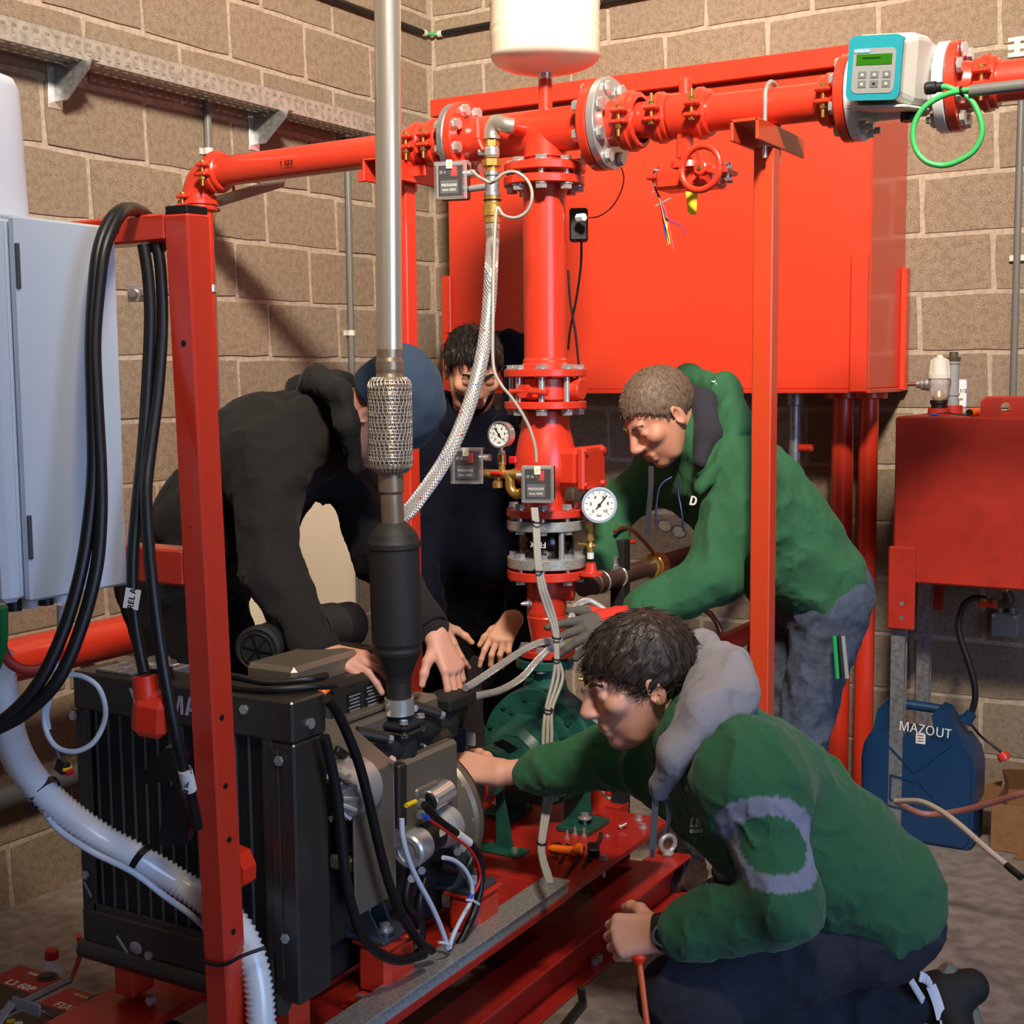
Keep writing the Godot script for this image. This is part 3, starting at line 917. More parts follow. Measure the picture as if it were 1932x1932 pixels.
	add(cb, "front_side", MB.new().span(K + Vector3(0, 0.002, -0.004), K + Vector3(0.42, 0.155, 0), 0.001), M.card)
	add(cb, "left_side", MB.new().span(K + Vector3(0, 0.002, -0.26), K + Vector3(0.004, 0.155, -0.004), 0.001), M.card)
	add(cb, "back_side", MB.new().span(K + Vector3(0.004, 0.002, -0.26), K + Vector3(0.42, 0.155, -0.256), 0.001), M.card)
	add(cb, "flap", MB.new().beam(K + Vector3(0.002, 0.155, -0.13), K + Vector3(-0.085, 0.13, -0.12), 0.25, 0.004), M.card)
	add(cb, "flap", MB.new().beam(K + Vector3(0.2, 0.155, -0.258), K + Vector3(0.19, 0.235, -0.21), 0.4, 0.004, 0, Vector3(0, 0, 1)), M.card)
	add(cb, "floor_flap", MB.new().span(K + Vector3(0.08, 0.0015, 0.0), K + Vector3(0.4, 0.0045, 0.05)), M.card)
	# clear braided drain hose with black end and a pinkish supply hose
	var hp := PackedVector3Array([ond(1690, 1512, 3.55), ond(1735, 1512, 3.45), ond(1775, 1530, 3.35), ond(1815, 1560, 3.25), ond(1860, 1600, 3.15), ond(1902, 1635, 3.08)])
	var dh := thing("braided_hose", "short clear braided hose with black tip drooping by the strut leg", "hose", hp[5])
	add(dh, "tube", MB.new().tube(smooth_path(hp), 0.0075, 10), M.hose_clear)
	add(dh, "black_tip", MB.new().cyl(hp[5] - (hp[5] - hp[4]).normalized() * 0.005, hp[5] + (hp[5] - hp[4]).normalized() * 0.045, 0.0085, 10), M.black)
	var ph := PackedVector3Array([ond(1690, 1512, 3.56), ond(1740, 1535, 3.6), ond(1800, 1532, 3.55), ond(1870, 1515, 3.45), ond(1945, 1493, 3.35), ond(2080, 1470, 3.3), ony(2160, 1700, 0.012)])
	one("pink_hose", MB.new().tube(smooth_path(ph), 0.0085, 10), mat(Color(0.62, 0.40, 0.36), 0.4), "pinkish rubber hose crossing in front of the blue jerrycan", "hose")

const HZ := 1.6
const HY := 2.16
var bolt_cache := {}

func hx(px: float) -> float:
	return onz(px, 240.0 - (px - 1060.0) * 0.12, HZ).x
func bolt_mesh(l: float, r: float, stud := 0.012) -> ArrayMesh:      # along y, centred, head below, nut and stud above
	var key := "%.4f_%.4f_%.4f" % [l, r, stud]
	if not bolt_cache.has(key):
		var mb := MB.new()
		mb.hexn(Vector3(0, -l / 2 - r * 1.3, 0), Vector3.UP, r * 1.9, r * 1.3)
		mb.cyl(Vector3(0, -l / 2 - r * 0.25, 0), Vector3(0, -l / 2, 0), r * 2.1, 12)
		mb.cyl(Vector3(0, -l / 2, 0), Vector3(0, l / 2 + stud, 0), r, 10)
		mb.cyl(Vector3(0, l / 2, 0), Vector3(0, l / 2 + r * 0.25, 0), r * 2.1, 12)
		mb.hexn(Vector3(0, l / 2 + r * 0.2, 0), Vector3.UP, r * 1.9, r * 1.6)
		bolt_cache[key] = mb.mesh()
	return bolt_cache[key]
func ybasis(d: Vector3) -> Basis:
	return MB.new().frame_of(d)
func bolt_ring(parent: Node, c: Vector3, axis: Vector3, rad: float, count: int, l: float, r: float, mt: Material, phase := 0.0, stud := 0.012) -> void:
	var b := ybasis(axis)
	for k in count:
		var a := TAU * (k + phase) / count
		inst(parent, "bolt", bolt_mesh(l, r, stud), Transform3D(b, c + b.x * cos(a) * rad + b.z * sin(a) * rad), mt)
func flange(parent: Node, called: String, c: Vector3, axis: Vector3, R: float, th: float, mt: Material, ri := 0.0, lab := "") -> MeshInstance3D:
	var e := 0.002
	return add(parent, called, MB.new().lathe(c - axis * th / 2, axis, [[ri, 0], [R - e, 0], [R, e], [R, th - e], [R - e, th], [ri, th]], 40), mt, lab)
# grooved pipe coupling: two ribbed halves, ears with bolts front and back
func coupling(parent: Node, c: Vector3, axis: Vector3, r: float, w: float, mt: Material, nut_up := false) -> void:
	var part := add(parent, "grooved_coupling", MB.new().lathe(c - axis * w / 2, axis, [[r, 0], [r + 0.009, 0], [r + 0.013, 0.004], [r + 0.013, w * 0.3], [r + 0.019, w * 0.38], [r + 0.019, w * 0.62], [r + 0.013, w * 0.7], [r + 0.013, w - 0.004], [r + 0.009, w], [r, w]], 32), mt)
	for s in [1.0, -1.0]:
		var d := Vector3(0, 0, s) if absf(axis.z) < 0.5 else Vector3(s, 0, 0)
		var o := c + d * (r + 0.024)
		for u in [-1.0, 1.0]:
			add(part, "ear", MB.new().box(o + Vector3(0, 0.014 * u, 0) - d * 0.008, Vector3(w * 0.78, 0.012, 0.042) if absf(axis.z) < 0.5 else Vector3(0.042, 0.012, w * 0.78), Basis(), 0.004), mt)
		inst(part, "bolt", bolt_mesh(0.042, 0.0045, 0.028), Transform3D(ybasis(Vector3.UP if nut_up else Vector3.DOWN), o), M.brass_bolt)

func header() -> void:
	# left branch: elbow, thin pipe and couplings
	var xe := hx(372)
	var r := 0.0445
	var t := thing("branch_pipe", "red pipe branch with elbow running left to the block wall", "pipe", Vector3(xe, 1.9, HZ))
	var x1 := hx(862) - 0.02
	add(t, "tube", MB.new().cyl(Vector3(xe + 0.075, HY - 0.012, HZ), Vector3(x1, HY, HZ), r, 32), M.red)
	var ep := PackedVector3Array()
	for k in 11:
		var a := PI / 2 * k / 10
		ep.append(Vector3(xe + 0.075 - 0.075 * sin(a), HY - 0.012 - 0.075 + 0.075 * cos(a), HZ))
	add(t, "elbow", MB.new().tube(ep, r + 0.004, 24), M.red_dark)
	coupling(t, Vector3(xe + 0.085, HY - 0.012, HZ), Vector3.RIGHT, r, 0.05, M.red_dark)
	coupling(t, Vector3(xe, HY - 0.1, HZ), Vector3.UP, r, 0.05, M.red_dark)
	add(t, "drop_tube", MB.new().cyl(Vector3(xe, 0.35, HZ), Vector3(xe, HY - 0.09, HZ), r, 28), M.red)
	coupling(t, Vector3(hx(792), HY, HZ), Vector3.RIGHT, r, 0.05, M.red)
	coupling(t, Vector3(hx(826), HY, HZ), Vector3.RIGHT, r + 0.004, 0.05, M.red_dark)
	text(t, "pen_mark", "1 SEE", 0.022, facing(onz(540, 308, HZ + r + 0.001), Vector3.RIGHT, Vector3.UP), M.ink, 0.0006, "Droid Sans", false)
	# grey steel angle beneath the branch at the wall
	var gb := onz(470, 372, HZ - 0.12)
	var ga := thing("wall_bracket", "grey steel bracket under the left end of the red branch pipe", "bracket", gb)
	add(ga, "plate", MB.new().prism(poly2([-0.14, 0.012, 0.155, 0.052, 0.14, 0.02, -0.13, -0.022]), gb, Basis(), 0.006), M.bare_steel)
	add(ga, "shelf", MB.new().span(gb + Vector3(-0.42, -0.014, 0), gb + Vector3(-0.12, 0.0, 0.05)), M.bare_steel)
	# tee header with flanges and vessel nipple
	var rb := 0.057
	var xr := onz(1028, 330, HZ).x
	var f1 := hx(872)
	var f2 := hx(1140)
	var h := thing("tee_header", "thick red tee header pipe under the cream pressure vessel", "pipe", Vector3(xr, HY, HZ))
	var body := MB.new()
	body.cyl(Vector3(f1, HY, HZ), Vector3(f2, HY, HZ), rb, 40)
	add(h, "tube", body, M.red)
	var ytop := onz(1028, 322, HZ).y
	add(h, "branch", MB.new().cyl(Vector3(xr, HY, HZ), Vector3(xr, ytop, HZ), rb, 40), M.red)
	add(h, "weld_bead", MB.new().torus(Vector3(xr, HY - rb - 0.012, HZ), Vector3.UP, rb + 0.002, 0.004, 0, TAU, 32, 6), M.red)
	var fl := flange(h, "red_flange", Vector3(f1 + 0.012, HY, HZ), Vector3.RIGHT, 0.102, 0.024, M.red)
	flange(h, "steel_flange", Vector3(f1 - 0.012, HY, HZ), Vector3.RIGHT, 0.10, 0.02, M.galv, 0.0, "galvanised steel flange")
	bolt_ring(fl, Vector3(f1, HY, HZ), Vector3.RIGHT, 0.08, 8, 0.048, 0.008, M.zinc, 0.5)
	var fr := flange(h, "red_flange", Vector3(f2 - 0.012, HY, HZ), Vector3.RIGHT, 0.116, 0.026, M.red)
	flange(h, "steel_flange", Vector3(f2 + 0.014, HY, HZ), Vector3.RIGHT, 0.116, 0.022, M.zinc, 0.0, "bright zinc flange")
	bolt_ring(fr, Vector3(f2, HY, HZ), Vector3.LEFT, 0.092, 8, 0.054, 0.009, M.zinc, 0.5)
	var fb := flange(h, "red_flange", Vector3(xr, ytop + 0.004, HZ), Vector3.UP, 0.108, 0.022, M.red)
	bolt_ring(fb, Vector3(xr, ytop - 0.013, HZ), Vector3.DOWN, 0.088, 8, 0.058, 0.0085, M.zinc, 0.5, 0.006)
	var vx := onz(1029, 200, HZ).x
	add(h, "vessel_nipple", MB.new().cyl(Vector3(vx, HY + rb - 0.01, HZ), Vector3(vx, HY + 0.132, HZ), 0.0185, 20), M.red)
	var ox := onz(985, 240, HZ + 0.05)
	add(h, "outlet_stub", MB.new().cyl(Vector3(ox.x, HY, HZ + 0.03), Vector3(ox.x - 0.0, HY, HZ + 0.115), 0.019, 18), M.red)
	# vessel
	var R := 0.1435
	var yb := onz(1032, 105, HZ).y
	var v := thing("pressure_vessel", "cream enamelled pressure vessel hanging above the tee header", "pressure vessel", Vector3(vx, HY + 0.13, HZ))
	var prof := []
	var ys := HY + 0.148
	for k in 9:
		var a := PI / 2 * k / 8
		prof.append([maxf(R * sin(a), 0.002), (yb - ys) * (1 - cos(a)) + (0.0 if k else -0.002)])
	var l1 := onz(1032, 68, HZ).y - ys
	var l2 := onz(1032, 12, HZ).y - ys
	prof.append_array([[R, l1 - 0.006], [R + 0.002, l1], [R, l1 + 0.006], [R, l1 + 0.016], [R + 0.002, l1 + 0.022], [R, l1 + 0.028], [R, l2], [R + 0.002, l2 + 0.004], [R, l2 + 0.008], [R, l2 + 0.14], [R * 0.9, l2 + 0.2], [R * 0.5, l2 + 0.235], [0.0, l2 + 0.245]])
	add(v, "shell", MB.new().lathe(Vector3(vx, ys, HZ), Vector3.UP, prof, 48, true), M.cream)
	add(v, "base_ring", MB.new().torus(Vector3(vx, ys + 0.008, HZ), Vector3.UP, 0.05, 0.002, 0, TAU, 32, 6), M.cream)
	add(v, "thread", MB.new().lathe(Vector3(vx, HY + 0.13, HZ), Vector3.UP, [[0, 0], [0.018, 0], [0.018, 0.006], [0.0195, 0.008], [0.0195, 0.022], [0, 0.022]], 16), M.zinc)
	# supply: couplings, butterfly valve, pipe to the meter
	var g := thing("supply_pipe", "red supply pipe with grooved couplings between the tee and flow meter", "pipe", Vector3(hx(1400), HY, HZ))
	add(g, "reducer", MB.new().lathe(Vector3(f2 + 0.025, HY, HZ), Vector3.RIGHT, [[0.0, 0], [0.058, 0], [0.058, 0.02], [0.045, 0.07], [0.045, 0.09], [0, 0.09]], 32), M.red_dark)
	coupling(g, Vector3(hx(1193), HY, HZ), Vector3.RIGHT, 0.057, 0.055, M.red)
	add(g, "tube", MB.new().cyl(Vector3(hx(1205), HY, HZ), Vector3(hx(1570), HY - 0.004, HZ), r, 32), M.red)
	coupling(g, Vector3(hx(1250), HY, HZ), Vector3.RIGHT, r, 0.05, M.red, true)
	coupling(g, Vector3(hx(1325), HY, HZ), Vector3.RIGHT, r, 0.05, M.red, true)
	coupling(g, Vector3(hx(1570), HY - 0.004, HZ), Vector3.RIGHT, r, 0.05, M.red_dark)
	var bx := hx(1293)
	var bv := thing("butterfly_valve", "red butterfly valve with handwheel and gearbox under the supply pipe", "valve", Vector3(bx, HY - 0.2, HZ))
	add(bv, "body", MB.new().lathe(Vector3(bx - 0.035, HY, HZ), Vector3.RIGHT, [[0.03, 0], [r + 0.008, 0], [r + 0.011, 0.006], [r + 0.011, 0.064], [r + 0.008, 0.07], [0.03, 0.07]], 32), M.red)
	add(bv, "top_boss", MB.new().lathe(Vector3(bx, HY + r, HZ), Vector3.UP, [[0, 0], [0.017, 0], [0.016, 0.042], [0.013, 0.046], [0, 0.046]], 14), M.red)
	add(bv, "neck", MB.new().box(Vector3(bx + 0.004, HY - r - 0.03, HZ + 0.01), Vector3(0.034, 0.07, 0.034), Basis(), 0.004), M.red_dark)
	var hc := onz(1322, 317, HZ + 0.115)
	var gb2 := Vector3(bx + 0.03, hc.y - 0.005, HZ + 0.02)
	var gear := MB.new()
	gear.box(gb2 + Vector3(-0.005, -0.005, 0), Vector3(0.16, 0.052, 0.085), Basis(), 0.008)
	gear.box(gb2 + Vector3(-0.004, 0.004, 0), Vector3(0.215, 0.013, 0.075), Basis(), 0.003)
	gear.lathe(gb2 + Vector3(-0.01, 0.02, 0), Vector3.UP, [[0, 0], [0.048, 0], [0.045, 0.016], [0, 0.018]], 18)
	var gp := add(bv, "gearbox", gear, M.red)
	for s in [[-0.09, 0.02], [0.098, 0.02], [-0.07, -0.02], [0.085, -0.03]]:
		inst(gp, "bolt", bolt_mesh(0.03, 0.004, 0.004), Transform3D(ybasis(Vector3.DOWN), gb2 + Vector3(s[0], 0.004, s[1])), M.zinc)
	var wd := Vector3(-0.12, 0.04, 1).normalized()
	var wheel := MB.new()
	wheel.torus(hc, wd, 0.052, 0.0085, 0, TAU, 36, 10)
	var wb := ybasis(wd)
	for k in 3:
		var a := TAU * k / 3 + 0.3
		wheel.beam(hc - wd * 0.006 + (wb.x * cos(a) + wb.z * sin(a)) * 0.012, hc + (wb.x * cos(a) + wb.z * sin(a)) * 0.05, 0.013, 0.006, 0.002, wd)
	wheel.lathe(hc - wd * 0.014, wd, [[0, 0], [0.017, 0], [0.017, 0.018], [0.014, 0.02], [0, 0.02]], 18)
	var wp := add(bv, "handwheel", wheel, M.red)
	add(wp, "hub_pin", MB.new().cyl(hc, hc + wd * 0.009, 0.006, 12), M.brass_bolt)
	add(bv, "wheel_shaft", MB.new().cyl(gb2 + Vector3(0.02, 0, 0.04), hc, 0.008, 12), M.red_dark)
	var yq := onz(1301, 385, HZ + 0.06)
	add(bv, "pointer_tag", MB.new().prism(poly2([-0.012, 0.03, 0.018, 0.028, 0.014, -0.026, -0.006, -0.024]), yq + Vector3(0, 0, -0.006), Basis(Vector3(0.93, 0, -0.36), Vector3.UP, Vector3(0.36, 0, 0.93)), 0.009), M.yellow, "yellow pointer")
	# loose coloured wires from the valve switch
	var w0 := onz(1240, 322, HZ + 0.03)
	var wt := thing("switch_wires", "loose bundle of thin coloured wires hanging from the valve gearbox", "wires", w0)
	var wn := [Color(0.1, 0.1, 0.1), Color(0.75, 0.35, 0.1), Color(0.85, 0.7, 0.1), Color(0.1, 0.5, 0.2), Color(0.1, 0.2, 0.7), Color(0.5, 0.15, 0.5), Color(0.85, 0.83, 0.78), Color(0.75, 0.3, 0.35)]
	var ends := [[1258, 452], [1262, 455], [1264, 460], [1260, 458], [1256, 446], [1290, 444], [1262, 462], [1271, 472]]
	for k in 8:
		var pp := pathz([1243, 316, 1231, 330, 1235, 352, 1244 + k * 0.5, 378, 1250 + k * 1.2, 410, ends[k][0] - 3, ends[k][1] - 16, ends[k][0], ends[k][1]], HZ + 0.03 + 0.003 * (k % 3))
		add(wt, "wire", MB.new().tube(smooth_path(pp, 4), 0.0018, 5), mat(wn[k], 0.5))
	for k in 2:
		var tq := onz(1240 + 6 * k, 356 + 26 * k, HZ + 0.034)
		add(wt, "cable_tie", MB.new().beam(tq - Vector3(0.014, 0.008, 0), tq + Vector3(0.03, 0.01, 0), 0.0015, 0.003), M.grey)

func flow_meter() -> void:
	var a := hx(1612)
	var b := hx(1798)
	var t := thing("flow_meter", "white magnetic flow meter with teal display box on the supply pipe", "flow meter", Vector3((a + b) / 2, HY, HZ))
	var yc := HY - 0.004
	var fr := flange(t, "red_flange", Vector3(a - 0.012, yc, HZ), Vector3.RIGHT, 0.1, 0.022, M.red_dark)
	flange(t, "white_flange", Vector3(a + 0.014, yc, HZ), Vector3.RIGHT, 0.1, 0.024, M.white, 0, "white meter flange")
	bolt_ring(fr, Vector3(a, yc, HZ), Vector3.RIGHT, 0.08, 8, 0.05, 0.008, M.zinc, 0.5, 0.03)
	var f2 := flange(t, "red_flange", Vector3(b + 0.012, yc, HZ), Vector3.RIGHT, 0.1, 0.022, M.red)
	flange(t, "white_flange", Vector3(b - 0.014, yc, HZ), Vector3.RIGHT, 0.1, 0.024, M.white)
	bolt_ring(f2, Vector3(b, yc, HZ), Vector3.LEFT, 0.08, 8, 0.05, 0.008, M.zinc, 0.5, 0.024)
	add(t, "measuring_tube", MB.new().lathe(Vector3(a + 0.02, yc, HZ), Vector3.RIGHT, [[0.0, 0], [0.047, 0], [0.047, 0.03], [0.058, 0.04], [0.058, b - a - 0.08], [0.047, b - a - 0.07], [0.047, b - a - 0.04], [0, b - a - 0.04]], 32), M.offwhite)
	# display head: a pyramid-sided box in front of the tube, facing the camera side
	var fc := onz(1650, 128, HZ + 0.235)           # centre of the teal face
	var dn := Vector3(-0.10, -0.10, 1).normalized()
	var up := (Vector3.UP - dn * dn.y).normalized()
	up = (up + Vector3(0.10, 0, 0)).normalized()
	var rt := up.cross(dn).normalized()
	up = dn.cross(rt)
	var fb := Basis(rt, up, dn)
	var w := 0.118
	var hgt := 0.132
	var rings := [[0.50, 0.50, 0.0], [0.5, 0.5, -0.02], [0.60, 0.57, -0.06], [0.60, 0.57, -0.13], [0.54, 0.52, -0.19]]
	var mb := MB.new()
	var prev := PackedVector3Array()
	for i in rings.size():
		var q: Array = rings[i]
		var ring := PackedVector3Array()
		for p in rounded(w * q[0] * 2, hgt * q[1] * 2, 0.016, 3): ring.append(fc + fb * Vector3(p.x, p.y, q[2]))
		if i > 0:
			for k in ring.size():
				var k2 := (k + 1) % ring.size()
				mb.quad(prev[k], prev[k2], ring[k2], ring[k])
		prev = ring
		if i == rings.size() - 1: mb.fan(ring, -dn)
	var hd := add(t, "display_head", mb, M.offwhite)
	# the quads may face inwards; normals are fixed per facet
	add(hd, "teal_bezel", MB.new().prism(rounded(w * 1.01, hgt * 1.01, 0.016, 4), fc + dn * -0.004, fb, 0.008), M.teal)
	add(hd, "teal_band", MB.new().box(fc + fb * Vector3(0, hgt * 0.43, -0.008), Vector3(w * 0.98, 0.012, 0.016), fb, 0.003), M.teal)
	add(hd, "keypad_plate", MB.new().prism(rounded(w * 0.80, hgt * 0.70, 0.012, 4), fc + fb * Vector3(0, -0.006, 0.004), fb, 0.0012), M.grey)
	add(hd, "screen", MB.new().box(fc + fb * Vector3(0.0, 0.017, 0.0056), Vector3(0.079, 0.022, 0.0012), fb), M.lcd)
	add(hd, "screen_text", MB.new().box(fc + fb * Vector3(-0.006, 0.02, 0.0064), Vector3(0.04, 0.003, 0.0004), fb), mat(Color(0.06, 0.2, 0.03), 0.4))
	var nt := add(hd, "name_strip", MB.new().box(fc + fb * Vector3(-0.028, 0.035, 0.0055), Vector3(0.036, 0.009, 0.0012), fb), mat(Color(0.25, 0.6, 0.72), 0.4))
	text(nt, "lettering", "SIEMENS", 0.0085, Transform3D(fb, fc + fb * Vector3(-0.028, 0.035, 0.0066)), M.paper, 0.0004)
	for k in 6:
		var kp := add(hd, "key", MB.new().box(fc + fb * Vector3(-0.024 + 0.027 * (k % 3), -0.014 - 0.019 * (k / 3), 0.0056), Vector3(0.018, 0.014, 0.0014), fb), mat(Color(0.42, 0.43, 0.44), 0.5))
		add(kp, "symbol", MB.new().box(fc + fb * Vector3(-0.024 + 0.027 * (k % 3), -0.014 - 0.019 * (k / 3), 0.0064), Vector3(0.006, 0.005, 0.0006), fb), M.ink if k == 4 else M.offwhite)
	add(hd, "base_lip", MB.new().box(fc + fb * Vector3(0.004, -hgt * 0.60, -0.085), Vector3(0.135, 0.008, 0.15), fb, 0.003), M.offwhite)
	add(hd, "print_label", MB.new().box(fc + fb * Vector3(0.0, -hgt * 0.51, -0.035), Vector3(0.09, 0.004, 0.035), Basis(fb.x, (fb.y - fb.z * 0.14).normalized(), (fb.z + fb.y * 0.14).normalized())), mat(Color(0.55, 0.40, 0.36), 0.5))
	add(t, "neck", MB.new().cyl(Vector3((a + b) / 2, yc, HZ + 0.04), Vector3((a + b) / 2 - 0.02, yc - 0.01, HZ + 0.11), 0.035, 20), M.offwhite)
	add(t, "base_plug", MB.new().cyl(onz(1716, 222, HZ + 0.06) + Vector3(0, 0.012, 0), onz(1716, 222, HZ + 0.06) - Vector3(0, 0.008, 0), 0.02, 18), M.black)
	var gl := onz(1765, 165, HZ + 0.15)
	add(hd, "cable_gland", MB.new().lathe(gl - Vector3(0.022, 0, 0), Vector3.RIGHT, [[0, 0], [0.012, 0], [0.014, 0.004], [0.014, 0.022], [0.011, 0.026], [0.011, 0.036], [0, 0.036]], 8), M.black)
	# pipe beyond the meter
	var p := thing("supply_pipe", "red supply pipe leaving the flow meter towards the right", "pipe", Vector3(b + 0.3, yc, HZ))
	add(p, "hub", MB.new().lathe(Vector3(b + 0.02, yc, HZ), Vector3.RIGHT, [[0, 0], [0.056, 0], [0.05, 0.03], [0, 0.03]], 28), M.red)
	add(p, "tube", MB.new().cyl(Vector3(b + 0.03, yc, HZ), Vector3(3.7, yc, HZ), 0.0445, 32), M.red)
	coupling(p, Vector3(b + 0.075, yc, HZ), Vector3.RIGHT, 0.0445, 0.05, M.red)
	# green bus cable loop and grey sleeve
	var lp := PackedVector3Array([gl])
	for q in [[1785, 164], [1800, 169], [1817, 177], [1836, 194], [1850, 225], [1852, 255], [1838, 284], [1810, 303], [1780, 312], [1752, 307], [1732, 288], [1724, 262], [1727, 233], [1742, 207], [1765, 189], [1790, 178], [1818, 172], [1840, 168]]:
		lp.append(onz(q[0], q[1], HZ + 0.155))
	for k in range(10, 19): lp[k].z += 0.006
	var gc := thing("bus_cable", "bright green cable looped below the flow meter with a black tie", "cable", lp[8])
	add(gc, "sheath", MB.new().tube(smooth_path(lp, 5), 0.0062, 10), M.cable_green)
	add(gc, "cable_tie", MB.new().torus(onz(1815, 173, HZ + 0.158), Vector3(1, 0.3, 0), 0.010, 0.003, 0, TAU, 16, 6), M.black)
	one("grey_sleeve", MB.new().cyl(onz(1830, 172, HZ + 0.16), onz(1830, 172, HZ + 0.16) + Vector3(0.75, 0.004, 0), 0.0125, 16), M.conduit, "rigid grey conduit leading right from the green cable loop", "conduit")

func posts() -> void:
	# right support post with channel saddle and U-bolt
	var px := onz(1444, 600, HZ).x
	var pz := HZ + 0.0
	var t := thing("support_post", "tall red square post carrying the supply pipe on a channel saddle", "post", Vector3(px, 0, pz))
	var yt := HY - 0.10
	add(t, "column", MB.new().span(Vector3(px - 0.025, 0.01, pz - 0.025), Vector3(px + 0.025, yt, pz + 0.025), 0.003), M.red_post)
	add(t, "foot_plate", MB.new().span(Vector3(px - 0.07, 0, pz - 0.07), Vector3(px + 0.07, 0.01, pz + 0.07), 0.001), M.red_post)
	var ch := MB.new()
	var c0 := Vector3(px - 0.012, yt, 0)
	ch.span(Vector3(px - 0.042, yt + 0.042, pz - 0.2), Vector3(px + 0.028, yt + 0.05, pz + 0.14), 0.002)
	ch.span(Vector3(px - 0.042, yt, pz - 0.2), Vector3(px - 0.034, yt + 0.05, pz + 0.14), 0.002)
	ch.span(Vector3(px + 0.02, yt, pz - 0.2), Vector3(px + 0.028, yt + 0.05, pz + 0.14), 0.002)
	add(t, "channel_saddle", ch, M.red_post)
	var ub := PackedVector3Array()
	var xu := px + 0.012
	for k in 13:
		var a := PI * k / 12
		ub.append(Vector3(xu, HY + 0.005 + 0.05 * sin(a), HZ + 0.05 * cos(a)))
	ub.insert(0, Vector3(xu, yt - 0.03, HZ + 0.05))
	ub.append(Vector3(xu, yt - 0.03, HZ - 0.05))
	add(t, "u_bolt", MB.new().tube(ub, 0.0055, 10), M.zinc, "zinc U-bolt")
	# left support post behind the exhaust
	var lx := onz(770, 800, HZ).x
	var l := thing("support_post", "slim red post behind the exhaust pipe carrying the left branch", "post", Vector3(lx, 0, pz))
	yt = HY - 0.085
	add(l, "column", MB.new().span(Vector3(lx - 0.022, 0.01, pz - 0.025), Vector3(lx + 0.022, yt, pz + 0.025), 0.003), M.red)
	add(l, "foot_plate", MB.new().span(Vector3(lx - 0.06, 0, pz - 0.06), Vector3(lx + 0.06, 0.01, pz + 0.06), 0.001), M.red)
	ch = MB.new()
	ch.span(Vector3(lx - 0.05, yt + 0.034, pz - 0.13), Vector3(lx + 0.05, yt + 0.04, pz + 0.13), 0.002)
	ch.span(Vector3(lx - 0.05, yt - 0.02, pz - 0.13), Vector3(lx - 0.043, yt + 0.04, pz + 0.13), 0.002)
	ch.span(Vector3(lx + 0.043, yt - 0.02, pz - 0.13), Vector3(lx + 0.05, yt + 0.04, pz + 0.13), 0.002)
	add(l, "channel_saddle", ch, M.red)
	add(l, "angle_arm", MB.new().span(Vector3(lx - 0.14, yt - 0.004, pz + 0.02), Vector3(lx + 0.09, yt + 0.028, pz + 0.028), 0.002), M.red)

